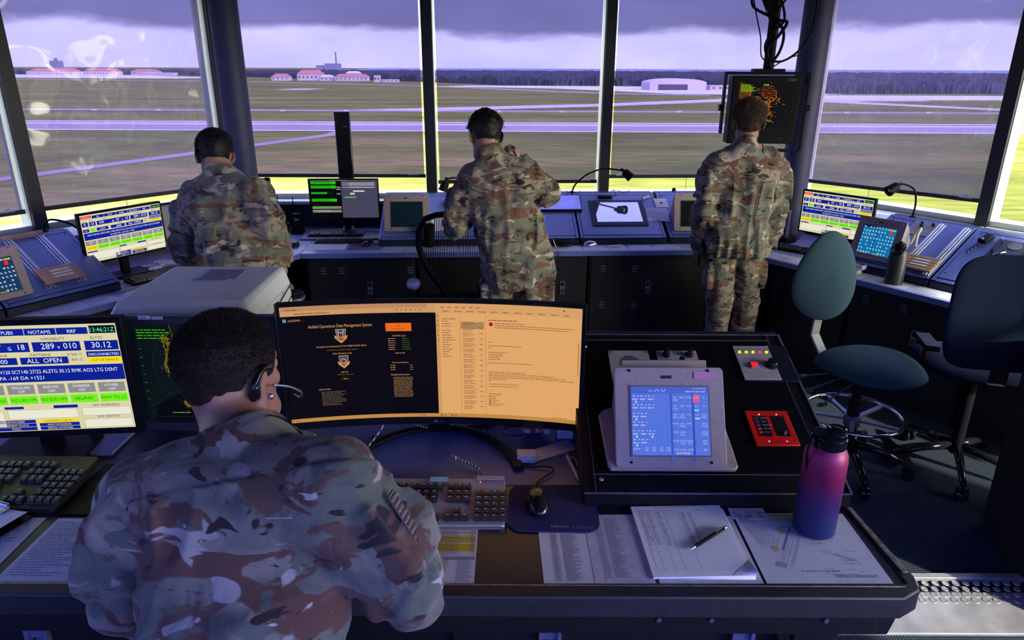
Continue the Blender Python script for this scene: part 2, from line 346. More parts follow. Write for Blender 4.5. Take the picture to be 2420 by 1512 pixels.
def _carpet(t, b, n, l):
    tc = n('ShaderNodeTexCoord'); br = n('ShaderNodeTexChecker'); br.inputs['Scale'].default_value = 2.0; l(tc.outputs['Object'], br.inputs[0])
    w1 = n('ShaderNodeTexWave'); w1.inputs['Scale'].default_value = 28; w1.bands_direction = 'X'; w2 = n('ShaderNodeTexWave'); w2.inputs['Scale'].default_value = 28; w2.bands_direction = 'Y'
    for q in (w1, w2): q.inputs['Distortion'].default_value = 2.2; q.inputs['Detail'].default_value = 3; l(tc.outputs['Object'], q.inputs[0])
    mx = n('ShaderNodeMix'); mx.data_type = 'FLOAT'; l(br.outputs['Fac'], mx.inputs[0]); l(w1.outputs['Fac'], mx.inputs[2]); l(w2.outputs['Fac'], mx.inputs[3])
    r = n('ShaderNodeValToRGB'); l(mx.outputs[0], r.inputs[0]); r.color_ramp.elements[0].color = (.016, .021, .032, 1); r.color_ramp.elements[1].color = (.045, .058, .085, 1)
    l(r.outputs[0], b.inputs['Base Color']); b.inputs['Roughness'].default_value = .95; b.inputs['Specular IOR Level'].default_value = .1
    u = n('ShaderNodeBump'); u.inputs['Strength'].default_value = .6; u.inputs['Distance'].default_value = .004; l(mx.outputs[0], u.inputs['Height']); l(u.outputs[0], b.inputs['Normal'])
FLOORM = nodemat('carpet_tile_ribs', _carpet)
b = MB(); b.prism([(p.x, p.y) for p in [WL, WL2, bk, bk2, WR2, WR]], -.12, 0); struct('floor', b, FLOORM, smooth=0, label='dark blue ribbed carpet tiles')
DKCEIL = mat('dark_ceiling', (.03, .03, .035), rough=.9)
b = MB(); b.prism([(p.x*1.06, p.y*1.06-.2) for p in [WL, WL2, bk, bk2, WR2, WR]], 2.62, 2.8); struct('ceiling', b, DKCEIL, smooth=0)
DKWALL = mat('dark_wall_panel', (.03, .033, .045), rough=.6); FRM = mat('window_metal', (.62, .63, .52), rough=.42, metal=0, var=.05); DKF = mat('dark_frame', (.012, .012, .018), rough=.5); SILL = mat('pale_sill', (.7, .72, .7), rough=.5)
GLASS = nodemat('window_glass', lambda t, b, n, l: None)
def glassm(name, tcol, gcol=.6, gfac=.05, bump=0, bs=3, haze=None):
    m = bpy.data.materials.new(name); m.use_nodes = True; t = m.node_tree; t.nodes.clear(); n = t.nodes.new; l = t.links.new
    tr = n('ShaderNodeBsdfTransparent'); tr.inputs[0].default_value = (*tcol, 1); g = n('ShaderNodeBsdfGlossy'); g.inputs[0].default_value = (gcol, gcol, gcol, 1); g.inputs['Roughness'].default_value = .06
    fr_ = n('ShaderNodeFresnel'); fr_.inputs[0].default_value = 1.35; mm = n('ShaderNodeMath'); mm.operation = 'MULTIPLY_ADD'; l(fr_.outputs[0], mm.inputs[0]); mm.inputs[1].default_value = gfac*4; mm.inputs[2].default_value = 0
    mx = n('ShaderNodeMixShader'); l(mm.outputs[0], mx.inputs[0]); l(tr.outputs[0], mx.inputs[1]); l(g.outputs[0], mx.inputs[2]); out = n('ShaderNodeOutputMaterial'); last = mx.outputs[0]
    if bump:
        tc = n('ShaderNodeTexCoord'); z = n('ShaderNodeTexNoise'); z.inputs['Scale'].default_value = bs; z.inputs['Detail'].default_value = 2; l(tc.outputs['Object'], z.inputs['Vector'])
        u = n('ShaderNodeBump'); u.inputs['Strength'].default_value = bump; u.inputs['Distance'].default_value = .05; l(z.outputs[0], u.inputs['Height']); l(u.outputs[0], g.inputs['Normal'])
    if haze:
        d = n('ShaderNodeBsdfTranslucent'); d.inputs[0].default_value = (*haze[:3], 1); m2 = n('ShaderNodeMixShader'); m2.inputs[0].default_value = haze[3]; l(last, m2.inputs[1]); l(d.outputs[0], m2.inputs[2]); last = m2.outputs[0]
    l(last, out.inputs[0]); return m
GLASS = glassm('window_glass_clear', (.97, .98, .97), gfac=.08)
FILM = glassm('solar_shade_film', (.18, .155, .31), .8, .10, haze=(.5, .42, .95, .03))
FILMW = glassm('solar_shade_film_creased', (.18, .155, .31), .95, .42, bump=1.0, bs=1.8, haze=(.5, .42, .95, .05))
FILMR = glassm('rear_blue_fill_film', (.22, .27, 1.0), .8, .08)  # for unseen rear windows, tint made clearer and bluer to fill the room with blue
HEAD = 2.56; SZ = .98; wn = 0
def facet(P, Q, ts, shades):      # P to Q left to right seen from inside
    global wn
    u = (Q-P).normalized(); n = Vector((-u.y, u.x, 0)); L = (Q-P).length; M = fr(P, u, n)
    side = {(1, 0): 'x'}
    for i, (a, c) in enumerate(zip(ts, ts[1:])):
        wn += 1; wroot = bpy.data.objects.new('window_%d' % wn, None); COL.objects.link(wroot); wroot.matrix_basis = M; wroot['kind'] = 'structure'
        w_ = c-a; cx = (a+c)/2
        fb = MB()
        for s in (a, c):
            sg = 1 if s == a else -1; fb.box(s+sg*.022, .07, (SZ+HEAD)/2, .044, .15, HEAD-SZ, m=FRM)
        fb.box(cx, .07, SZ+.02, w_, .15, .04, m=FRM); fb.box(cx, .07, HEAD+.05, w_, .15, .1, m=DKF)
        obj('frame', fb, FRM, wroot, smooth=0)
        cb = MB()
        for s in (a, c):
            sg = 1 if s == a else -1; cb.box(s+sg*.02, -.02, (SZ+2.62)/2, .04, .035, 2.62-SZ)
        obj('cover_strip', cb, DKF, wroot, smooth=0)
        gb = MB(); gb.box(cx, .12, (SZ+HEAD)/2, w_-.09, .012, HEAD-SZ-.04); obj('pane', gb, GLASS, wroot, smooth=0)
        sh = shades[i]
        if sh is None: continue
        zl, zr, lab, wr = sh
        gap = .062 if lab else .05
        x0, x1 = a+gap, c-gap; fm = FILMR if not lab else FILMW if wr else FILM
        def zb(x): return zl+(zr-zl)*(x-x0)/(x1-x0)
        if lab: par = thing('roller_shade', lab, 'window shade', M, 'tinted film shades pulled down over the windows')
        else: par = wroot
        fb = MB(); amp = .0045 if wr else .0008
        fb.grid(lambda p, q: (x0+(x1-x0)*p, .035+amp*(math.sin(p*9+q*3+wn)*math.sin(q*7+p*4)+.6*math.sin(p*23-q*11)*math.sin(q*4)), zb(x0+(x1-x0)*p)+(HEAD-.05-zb(x0+(x1-x0)*p))*q), 60, 60)
        obj('film' if lab else 'shade_film', fb, fm, par, smooth=180)
        bb = MB(); bb.bar((x0-.01, .035, zb(x0)), (x1+.01, .035, zb(x1)), .018, .028); obj('bottom_bar', bb, DKF, par, smooth=0)
        kb = MB(); kb.cyl((x0, .035, HEAD-.03), (x1, .035, HEAD-.03), .022, n=12); obj('roller', kb, DKF, par)
        if lab:
            lb = MB(); xl = x1-.14 if i != 2 or P is not WL else x0+.04
            lb.box(xl+.05, .022, zb(xl)+.016, .085, .004, .012); lb.box(xl+.05, .022, zb(xl)+.028, .03, .004, .014); obj('label_plate', lb, mat('pale_plastic', (.55, .56, .62)), par, smooth=0)
            sb = MB(); sb.tube([(cx-.12, .03, zb(cx)), (cx-.12, .03, SZ+.05)], .0018, 5); obj('pull_cord', sb, DKF, par)
    # parapet under the windows and mullion feet
    b = MB(); b.box(L/2, .05, (SZ-.02)/2-.05, L+.06, .22, SZ+.08, M); o = struct('wall_front' if P is WL else 'wall_side', b, DKWALL, smooth=0)
    fd = .16 if P is WL else .36; b = MB(); b.box(L/2, .02-fd/2, SZ-.012, L-.1, fd, .024, M); struct('trim_1', b, SILL, smooth=0, label='pale window ledge under the glass')
    return M
lf = (WR-WL).length; x1_ = -.664-WL.x; x2_ = .764-WL.x
MWF = facet(WL, WR, [0, x1_, x2_, lf], [(1.165, 1.155, 'flat tinted shade on the leftmost of the three front windows', False), (1.105, 1.105, 'flat tinted shade on the middle front window, hanging lowest', False), (1.145, 1.145, 'flat tinted shade on the front window behind the hanging display', False)])
facet(WR, WR2, [0, W_, 2*W_, 3*W_], [(1.115, 1.14, 'creased tinted shade on the window right of the right-hand column', True), None, None])
facet(WL2, WL, [0, W_, 2*W_, 3*W_], [None, (1.12, 1.11, 'tinted shade on the narrow strip of window at the far left edge', True), (1.11, 1.09, 'creased tinted shade with bright glare patches left of the left-hand column', True)])
facet(bk, WL2, [0, 1.57, 3.13, 4.70], [(1.1, 1.1, None, False)]*3)
facet(WR2, bk2, [0, 1.57, 3.13, 4.70], [None, None, (1.1, 1.1, None, False)])
lb_ = (bk2-bk).length
facet(bk2, bk, [0, lb_/3, 2*lb_/3, lb_], [(1.1, 1.1, None, False), (1.1, 1.1, None, False), (1.1, 1.1, None, False)])
# round columns
COLM = mat('column_paint', (.045, .045, .12), rough=.55, var=.1, scale=6)
for x, y in ((-2.04, 5.35), (2.145, 5.35)):
    b = MB(); b.lathe([(.1, 0), (.1, 2.62)], 40, T(x, y, 0)); b.lathe([(.1, .0), (.125, 0), (.125, .03), (.1, .03)], 40, T(x, y, 0))
    struct('pillar_left' if x < 0 else 'pillar_right', b, COLM, label='round dark blue steel column standing in the corner of the windows')
# threshold: nosing with round dimples, steel plate, black enclosure on the right
STEEL = mat('worn_steel', (.50, .49, .50), rough=.42, metal=.6, var=.25, scale=9, bump=.25)
t = thing('floor_plate', 'worn steel floor plate with rows of raised round dimples at the stair edge', 'floor plate', T(1.55, 2.23, 0))
b = MB(); b.box(0, -.06, .006, 1.15, .22, .012); b.box(0, .135, .012, 1.15, .03, .024); obj('plate', b, STEEL, t, bevel=.002)
b = MB()
for r_ in range(4):
    for c_ in range(27):
        b.lathe([(.014, .012), (.013, .0145), (.010, .0135), (.004, .013), (.0001, .013)], 10, T(-.56+c_*.042+(r_ % 2)*.021, .1-r_*.033, 0))
obj('dimple', b, mat('bright_steel', (.62, .60, .58), rough=.35, metal=.7), t); t.children[-1]['kind'] = 'stuff'
b = MB(); b.box(0, -.22, .006, 1.15, .02, .012); obj('edge_strip', b, mat('brushed_dark', (.1, .1, .1), rough=.7), t)
b = MB(); b.prism([(2.13, 2.06), (2.13, 2.42), (2.2, 2.75), (2.6, 2.75), (2.6, 2.06)], 0, .98); struct('wall_stair', b, mat('black_enclosure', (.006, .006, .01), rough=.7), smooth=0)
# ================================================================ consoles along the windows
BLUE = mat('console_blue', (.12, .175, .50), rough=.36, var=.1, scale=60, bump=.05, spec=.8)
BLKM = mat('cabinet_black', (.003, .003, .005), rough=.6, var=.2, scale=20)
BLK = mat('black_plastic', (.006, .006, .009), rough=.5, var=.1, spec=.12)
BLKG = mat('black_gloss', (.01, .01, .013), rough=.12, var=0)
DKB = mat('dark_blue_plastic', (.012, .018, .05), rough=.45, spec=.25)
BEIGE = mat('device_beige', (.33, .27, .29), rough=.55, var=.06, scale=80)
GREY = mat('grey_plastic', (.28, .28, .33), rough=.45); SILV = mat('satin_metal', (.62, .62, .68), rough=.28, metal=.9, var=.05)
ALU = mat('pale_aluminium', (.72, .73, .8), rough=.32, metal=.6, var=.05); WHT = mat('white_plastic', (.66, .67, .72), rough=.4, var=.05)
PAPR = mat('paper_white', (.82, .82, .86), rough=.8, var=.03, scale=12); CHROME = mat('chrome', (.75, .75, .8), rough=.1, metal=1, var=0)
WOOD = mat('strip_wood', (.45, .27, .2), rough=.5, var=.2, scale=25)
SLOPE = math.degrees(math.atan2(.25, .53)); SL = math.hypot(.25, .53)
def ip(F, x, s): return F @ T(x, .19, .80) @ RX(SLOPE) @ T(0, s, 0)    # on the sloped panel: x along, s up the slope
def module(F, x0, x1, label):
    t = thing('console_module', label, 'console', F @ T((x0+x1)/2, 0, 0), 'sloped blue console modules under the windows'); w_ = x1-x0-.006
    pr = [(.185, .762), (.185, .80), (.19, .806), (.72, 1.055), (.80, 1.055), (.80, .762)]
    b = MB(); n = len(pr); b.add([(-w_/2, y, z) for y, z in pr]+[(w_/2, y, z) for y, z in pr], [tuple(range(n-1, -1, -1)), tuple(range(n, 2*n))]+[(i, (i+1) % n, n+(i+1) % n, n+i) for i in range(n)])
    obj('housing', b, DKB, t, bevel=.003)
    b = MB(); Mp = T(0, .19, .80) @ RX(SLOPE); b.box(0, SL*.49, .012, w_-.05, SL*.86, .006, Mp); b.box(0, SL*.96, .0105, w_-.05, SL*.05, .005, Mp); b.box(0, SL*.025, .0105, w_-.05, SL*.04, .005, Mp)
    b.box(-w_/2+.011, SL*.5, .0105, .02, SL*.98, .005, Mp); b.box(w_/2-.011, SL*.5, .0105, .02, SL*.98, .005, Mp)
    obj('face_panel', b, BLUE, t, bevel=.001)
    b = MB()
    for x in (-w_/2+.045, w_/2-.045):
        for s in (.09, SL*.89): b.lathe([(.005, .014), (.0045, .017), (.0001, .0175)], 8, Mp @ T(x, s, 0))
    obj('screw', b, BLKG, t); return t
def cabinet(F, x0, x1, vents, latch, label):
    t = thing('console_cabinet', label, 'cabinet', F @ T((x0+x1)/2, 0, 0), 'black cabinets below the worktops'); w_ = x1-x0-.006
    b = MB(); b.box(0, .37, .365, w_, .6, .73); obj('body', b, BLKM, t, bevel=.004)
    b = MB(); b.box(0, .066, .38, w_-.03, .008, .66); d = obj('door', b, BLKM, t, bevel=.002)
    for vx, vz in vents:
        b = MB()
        for k in range(3): b.prism([(-.021, 0), (.021, 0), (.017, .008), (-.017, .008)], 0, .008, T(vx-(x0+x1)/2, .062, vz+k*.02-.02) @ RX(90)); 
        obj('vent', b, mat('vent_blue', (.10, .13, .25), rough=.3, var=0), d)
    if latch:
        lx, lz = latch; b = MB(); c = lx-(x0+x1)/2
        for dx, dz, a, h in ((0, .045, .036, .006), (0, -.045, .036, .006), (-.016, 0, .005, .096), (.016, 0, .005, .096), (0, 0, .026, .02)): b.box(c+dx, .058, lz+dz, a, .01, h)
        b.lathe([(.008, 0), (.006, .004), (.003, .004)], 12, T(c, .056, lz-.028) @ RX(90)); obj('latch', b, mat('latch_metal', (.22, .25, .42), rough=.3, metal=.5), d)
    return t
def worktop(F, x0, x1, d, label, back=.22):
    t = thing('worktop', label, 'worktop', F); b = MB(); b.box((x0+x1)/2, d/2, .745, x1-x0, d, .03); obj('top', b, mat('worktop_laminate', (.36, .38, .62), rough=.3, var=.08, scale=15), t)
    b = MB(); b.box((x0+x1)/2, -.004, .742, x1-x0, .012, .036); obj('edge_strip', b, BLUE, t, bevel=.003); return t
lenF = (CRp-CLp).length
worktop(FF, .006, lenF-.004, .9, 'long pale worktop strip along the front windows under three consoles')
for P_, n1_, n2_, W__, s_ in ((CLp, nF, nL, WL, 'left'), (CRp, nF, nR, WR, 'right')):
    b = MB(); pts = [(P_.x, P_.y)]+[((P_+v*.9).x, (P_+v*.9).y) for v in ((n1_,) if s_ == 'left' else (n2_,))]+[(P_.x+(W__.x-P_.x)*.93, P_.y+(W__.y-P_.y)*.93)]+[((P_+v*.9).x, (P_+v*.9).y) for v in ((n2_,) if s_ == 'left' else (n1_,))]
    b.prism(pts, .73, .76); tag(obj('corner_worktop', b, mat('worktop_laminate', (.36, .38, .62), rough=.3, var=.08, scale=15), smooth=0), 'wedge-shaped worktop filling the %s corner of the consoles under the column' % ('left-hand' if s_ == 'left' else 'right-hand'), 'worktop')
worktop(FRt, .006, 3.2, .9, 'worktop strip running towards the viewer under the right side windows')
worktop(FL, -3.2, -.006, .9, 'worktop strip running towards the viewer under the left side windows')
LABM = ['front console module carrying the unlit touchscreen beside the mesh chair', 'front console module with a thin silver slab lying on it behind the middle person', 'front console module with the glowing white tablet set in it', 'front console module with a beige touchscreen hidden behind the right-hand person']
for (a, c), L_ in zip(((.525, 1.27), (1.272, 2.012), (2.018, 2.672), (2.69, 3.12)), LABM): module(FF, a, c, L_)
module(FRt, .72, 1.262, 'right console module with the lit touchscreen and metal strip rails'); module(FRt, 1.268, 1.95, 'right console module with microphone and round speaker'); module(FRt, 1.955, 2.65, 'last right console module, partly hidden by the dark high-backed chair')
module(FL, -1.76, -1.16, 'left console module with metal strip rails and wooden holders'); module(FL, -2.45, -1.765, 'left console module cut off by the left edge of the view')
cabinet(FF, .02, .80, [(.14, .61), (.27, .61), (.763, .61)], (.466, .48), 'cabinet under the monitors, latch at its middle, vents near the mesh chair')
cabinet(FF, .81, 1.43, [], None, 'cabinet hidden behind the mesh chair'); cabinet(FF, 1.44, 2.06, [(1.5, .61)], (1.877, .468), 'cabinet just right of the middle person with a latch')
cabinet(FF, 2.07, 2.98, [(2.175, .605), (2.41, .602), (2.179, .325), (2.421, .323)], (2.517, .462), 'cabinet with four louvred vents and one latch beside the right-hand person')
cabinet(FRt, .30, .86, [], None, 'cabinet under the right-hand monitor behind the chair'); cabinet(FRt, .87, 1.6, [(.973, .63), (1.21, .63)], (1.302, .47), 'cabinet with two vents above the teal chair seat'); cabinet(FRt, 1.61, 2.9, [], None, 'cabinet behind the dark high-backed chair')
cabinet(FL, -.86, -.30, [], None, 'cabinet under the left monitors'); cabinet(FL, -1.75, -.87, [], None, 'cabinet under the left rail console'); cabinet(FL, -2.6, -1.76, [], None, 'cabinet at the far left edge')

def screen(par, w, h, z0, fn=None, s=1.0, y=-.0):
    c = flat(w, h, MF(s), T(0, y, z0)); return c
def monitor(M, w, h, zc, label, cat='monitor', tilt=0, bez=.014, frame=BLK, stand=True, depth=.03, base_w=.24, grp=None, botbez=None):
    """root at desk level under the stand; screen faces -Y"""
    t = thing('computer_monitor', label, cat, M, grp); bb = botbez or bez
    Q = T(0, 0, zc) @ RX(tilt)
    b = MB(); b.box(0, depth/2, (bez-bb)/2, w+2*bez, depth, h+bez+bb, Q); b.box(0, depth+.012, 0, w*.6, .026, h*.6, Q); obj('housing', b, frame, t, bevel=.003)
    if stand:
        b = MB(); b.box(0, depth+.045, zc*.5, .05, .03, zc); b.prism(rrect(base_w, .17, .03, cx=0, cy=.03), 0, .012); obj('stand', b, frame, t, bevel=.002)
    c = flat(w, h, MF(), Q @ T(0, -.001, -h/2)); return t, c
NAVY = (.06, .14, .58); YEL = (.98, .86, .05); GRN = (.45, .95, .1); GRY = (.5, .5, .5); CREAM = (.86, .83, .66); RED = (.95, .15, .05); W1 = (.93, .93, .97)
def info_board(c, w, h, big=False, s=None):
    """the airfield information page; drawn on a 100 x 62 grid"""
    X = w/100; Y = h/62
    def r(x, y, a, d, col, l=1): c.rect(x*X, y*Y, a*X, d*Y, col, l)
    def tx(x, y, st, sz, col=W1, al='c', mw=None): c.text(x*X, y*Y, st, sz*Y, col, 3, al, (mw or 99)*X)
    r(0, 0, 100, 62, CREAM, 0)
    r(0, 1.5, 13, 3.6, RED); tx(6.5, 4.2, 'CONTROLS', 1.6)
    for i, st in enumerate(('EA', 'MCF', 'PUBS', 'NOTAMS', 'RRF')): r(14+i*14.6, 1.8, 14.3, 3.8, NAVY); tx(21+i*14.6, 4.8, st, 2.0)
    r(87.5, 1.0, 12, 4.4, (.02, .06, .08)); tx(93.5, 4.5, '13:46:21Z', 2.5, (.35, .95, .7), mw=11)
    for x, st in ((4, 'STS'), (12, 'RWY'), (28, 'WIND'), (70, 'VARIABILITY'), (90, 'ALTSG')): tx(x, 8.6, st, 1.6, (.2, .2, .2))
    r(1, 9.6, 7, 5.4, NAVY); tx(4.5, 13.6, 'R', 3.2); r(9.5, 9.6, 7.5, 5.4, NAVY); tx(13.2, 13.6, '23', 3.2)
    r(18.5, 9.6, 40, 5.4, NAVY); tx(24, 13.6, '330', 3.2); tx(38, 13.8, '@', 2.2); tx(44, 13.6, '07', 3.2); tx(49.5, 13.8, 'G', 2); tx(55, 13.6, '18', 3.2)
    r(60, 9.6, 22, 5.4, NAVY); tx(67, 13.6, '289', 3.4); tx(72, 13.6, 'v', 2.4); tx(77.3, 13.6, '010', 3.4); r(84, 9.6, 15.5, 5.4, NAVY); tx(91.7, 13.6, '30.12', 3.4)
    tx(46, 17.6, 'RVR', 1.6, (.2, .2, .2)); tx(63, 17.6, 'PATTERNS', 1.6, (.2, .2, .2)); tx(78.5, 17.8, 'N. BAK-12', 1.6, (.2, .2, .2), mw=6.6); tx(78.5, 20.8, 'S. BAK-12', 1.6, (.2, .2, .2), mw=6.6)
    r(1, 18.2, 7, 4, NAVY); tx(4.5, 21.2, 'ILS', 1.8); r(9.5, 18.2, 6, 4, GRN); r(17, 18.2, 14, 4, NAVY); tx(24, 21.4, 'LOW', 2.2); r(34, 18.2, 17.5, 4, NAVY); tx(44, 21.4, '6000', 2.6)
    r(53, 18.2, 22, 4, NAVY); tx(64, 21.4, 'ALL  OPEN', 2.7); r(84, 15.7, 15.8, 3.2, NAVY); tx(92, 18.1, 'DISCONNECTED', 1.5); r(84, 19, 15.8, 3.2, YEL); tx(92, 21.3, 'OUT OF SERVICE', 1.3, (.35, .28, 0))
    r(1, 23.3, 98.8, 9.2, NAVY); tx(97, 27.4, 'KMCF METAR 33007G18KT 10SM FEW120 SCT140 27/22 ALSTG 30.12 RMK AO2 LTG DSNT', 2.15, al='r', mw=92); tx(62, 31, 'W-NW PA -169 DA +1521', 2.15, al='r', mw=40)
    top = ['BWC', 'CAT', 'SCAT', 'WILDLIFE', 'BAR MX', 'SWEEPER', 'OTHER']; lo = ['SOIL MOD', 'NO HOLD', 'ACTIVE HOLD', 'NO UAS OPS', 'NO EOD OPS', 'HELIPAD', 'RWY TO LC']
    for i in range(7):
        x = 1+i*14.2; r(x, 34, 12.6, 5.6, (.55, .55, .55)); tx(x+6.3, 36.4, top[i], 1.6, mw=11); tx(x+6.3, 38.8, 'OFF', 1.5)
        r(x, 40.6, 13, 5, YEL if i == 0 else GRN); tx(x+6.5, 44, lo[i], 1.9, (.12, .4, .02), mw=12)
    r(1, 47.4, 12, 1.5, NAVY); r(40, 47, 9, 1.5, NAVY); r(63, 46.8, 11.5, 1.8, NAVY)
    for x, y, a, d in ((1, 49.5, 38, 9.5), (41, 49, 33, 5.6), (76, 48.9, 23.4, 5), (76, 56, 23.4, 5.2)): r(x, y, a, d, (.92, .91, .83)); c.frame(x*X, y*Y, a*X, d*Y, (.55, .55, .52), .15*X, 2)
    tx(88, 48.3, 'WX WARNING', 1.5, (.15, .15, .15)); tx(88, 55.3, 'WX WATCH', 1.5, (.15, .15, .15))
    for i, st in enumerate(('POSITION BRIEF', 'EQUIPMENT STATUS', 'TOOLS')): r(34, 55.2+i*2.2, 19, 2, NAVY); tx(43, 56.7+i*2.2, st, 1.1, YEL)
    for i, st in enumerate(('EQUIPMENT CHECKS', 'KMCF WX/RADAR', 'SPECIAL ACTIVITIES')): r(54.5, 55.2+i*2.2, 19, 2, YEL if i == 0 else NAVY); tx(64, 56.7+i*2.2, st, 1.1, YEL if i else (.4, .3, 0))
def keyboard(M, label, w=.44, d=.15, body=BLK, keys=None, legend=True, z=.012, tiltk=5, grp=None, bottom=None):
    t = thing('keyboard', label, 'keyboard', M @ RX(0), grp); keys = keys or mat('key_black', (.02, .02, .026), rough=.4, var=0)
    Q = RX(tiltk); b = MB(); b.prism(rrect(w, d, .01), 0, z, Q @ T(0, 0, .003)); obj('body', b, body, t, bevel=.002)
    kb = MB(); cv = Canvas(lambda x, y, l: tuple(Q @ Vector((x, y, z+.0125+l*.0002))), ink); p = w/23.4; r_ = random.Random(int(w*100))
    py_ = (d-.03)/6.6; rows = [(-d/2+.012+py_*(.45+i*(1.0)), i) for i in range(6)]
    def key(cx, cy, kw, kh=None, lg=True):
        kh = kh or py_; a, c_ = kw/2-.0008, kh/2-.0008
        kb.add([(cx-a, cy-c_, z), (cx+a, cy-c_, z), (cx+a, cy+c_, z), (cx-a, cy+c_, z), (cx-a*.78, cy-c_*.7, z+.012), (cx+a*.78, cy-c_*.7, z+.012), (cx+a*.78, cy+c_*.75, z+.012), (cx-a*.78, cy+c_*.75, z+.012)],
               [(4, 5, 6, 7), (0, 1, 5, 4), (1, 2, 6, 5), (2, 3, 7, 6), (3, 0, 4, 7)], Q)
        if legend and lg: cv.rect(cx-a*.55, cy+c_*.1, a*(.5+.5*r_.random()), c_*.42, (.62, .66, .8), 1)
    x0 = -w/2+.014
    for y, i in rows:
        if i == 5: xs = [0]+[2+k for k in range(4)]+[6.5+k for k in range(4)]+[11+k for k in range(4)]; [key(x0+(q+.5)*p, y+.004, p) for q in xs]
        elif i == 0:
            for q, kw in ((0, 1.25), (1.25, 1.25), (2.5, 1.25), (3.75, 6.25), (10, 1.25), (11.25, 1.25), (12.5, 2.5)): key(x0+(q+kw/2)*p, y, kw*p, lg=kw < 2)
        else:
            off = {4: 0, 3: .5, 2: .75, 1: 1.25}[i]; 
            if off: key(x0+(off+.5)*p/1, y, (off+1)*p*1.0 if 0 else p) if 0 else key(x0+(off+.0)*p/2+p*.5*1, y, (off+1)*p*.95)
            for q in range(int(14-off*1.6)): key(x0+(q+off+1.5-.5*(off == 0))*p, y, p)
        xr = x0+15.5*p
        if i == 5: [key(xr+(q+.5)*p, y+.004, p) for q in range(3)]
        elif i in (4, 3): [key(xr+(q+.5)*p, y, p) for q in range(3)]
        elif i == 1: key(xr+1.5*p, y, p)
        elif i == 0: [key(xr+(q+.5)*p, y, p) for q in range(3)]
        if i < 5:
            for q in range(4): key(x0+(19+q+.5)*p, y, p)
    obj('keys', kb, keys, t, smooth=0)
    if legend: cv.build('key_legend', t)
    if bottom: b = MB(); b.box(0, -d/2+.005, z*.7, w, .01, z*.9, Q); obj('front_edge', b, bottom, t, bevel=.003)
    return t
def mouse(M, label, m=BLKG, red=False, grp=None):
    t = thing('computer_mouse', label, 'computer mouse', M, grp); b = MB(); b.ell((0, 0, .004), (.031, .056, .032), 20, 12)
    b.v = [(x, y, max(z, 0)) for x, y, z in b.v]; obj('shell', b, m, t, smooth=180)
    b = MB(); b.ell((0, .03, .026), (.004, .009, .006), 10, 6); obj('scroll_wheel', b, BLK, t, smooth=180)
    if red: b = MB(); b.box(0, -.045, .012, .024, .01, .008); obj('light', b, emis((1, .1, .1), 1.2), t)
    return t
def cable(name, pts, r, m, label, M=I4, k=8, grp=None):
    b = MB(); b.tube(arc(pts, k), r, 6); return tag(obj(name, b, m, M=M, smooth=180), label, 'cable', grp)
def sheet(M, w, h, label, draw=None, col=None, name='paper_sheet', th=.0006, cat='paper', grp=None):
    t = thing(name, label, cat, M, grp); b = MB(); b.box(0, 0, th/2, w, h, th); obj('sheet', b, col or PAPR, t, smooth=0)
    if draw: c = Canvas(lambda x, y, l: (x-w/2, h/2-y, th+.0002*l), ink); draw(c, w, h); c.build('print', t)
    return t
INK = (.25, .25, .33)
def d_text(rows, cols=1, seed=0, col=INK, m=.01):
    def f(c, w, h):
        cw = (w-2*m)/cols; pitch = (h-2*m)/rows
        for k in range(cols): c.para(m+k*cw, m+pitch*.8, cw*.9, rows-1, pitch, pitch*.5, col, seed+k*50, .5)
    return f
# ---- touchscreen terminals
def terminal(M, label, draw=None, off=(.02, .05, .08), w=.30, h=.26, tilt=14, slope=25.2, name='touchscreen_terminal'):
    t = thing(name, label, 'touchscreen', M); k = math.tan(R(slope)); sn, cs = math.sin(R(tilt)), math.cos(R(tilt))
    pr = [(.002, .002*k), (h*.96*sn, h*.96*cs), (h*.96*sn+.05, h*.9*cs), (.2, .2*k+.002)]
    b = MB(); n = len(pr); b.add([(-w/2+.014, y, z) for y, z in pr]+[(w/2-.014, y, z) for y, z in pr], [tuple(range(n-1, -1, -1)), tuple(range(n, 2*n))]+[(i, (i+1) % n, n+(i+1) % n, n+i) for i in range(n)])
    obj('housing', b, BEIGE, t, bevel=.004)
    Q = T(0, -.004, .004) @ RX(-tilt) ; b = MB()
    b.prism(rrect(w, h, .012, cy=h/2), -.004, .01, Q @ RX(90)); obj('front_plate', b, BEIGE, t, bevel=.002)
    sw, sh = w*.70, h*.68
    b = MB(); b.box(0, -.0105, h*.46, sw+.008, .003, sh+.008, Q); obj('screen_rim', b, mat('rim_grey', (.16, .15, .17)), t)
    c = flat(sw, sh, MF(), Q @ T(0, -.0125, h*.46-sh/2)); c.rect(0, 0, sw, sh, off, 0)
    if draw: draw(c, sw, sh)
    c.build('display', t)
    b = MB(); b.box(w*.33, -.011, h*.92, w*.2, .002, h*.07, Q); obj('name_tag', b, mat('pink_label', (.5, .22, .42), rough=.6), t)
    b = MB(); b.box(-w*.02, -.011, h*.9, w*.09, .002, h*.03, Q); obj('badge', b, DKB, t)
    b = MB()
    for x in (-w*.36, w*.36):
        for z in (h*.05, h*.965): b.lathe([(.004, 0), (.003, .003), (.0001, .003)], 8, Q @ T(x, -.01, z) @ RX(90))
    obj('screw', b, BLKG, t); return t
def d_keys(cols, rows, base, cell, txt, extra):
    def f(c, w, h):
        c.rect(0, 0, w, h, base, 1); r_ = random.Random(cols); a, d = w/cols, h/rows
        for i in range(cols+1): c.rect(i*a-.0003 if i else 0, 0, .0006, h, cell, 2)
        for j in range(rows+1): c.rect(0, j*d-.0003 if j else 0, w, .0006, cell, 2)
        extra(c, w, h, a, d, r_)
    return f
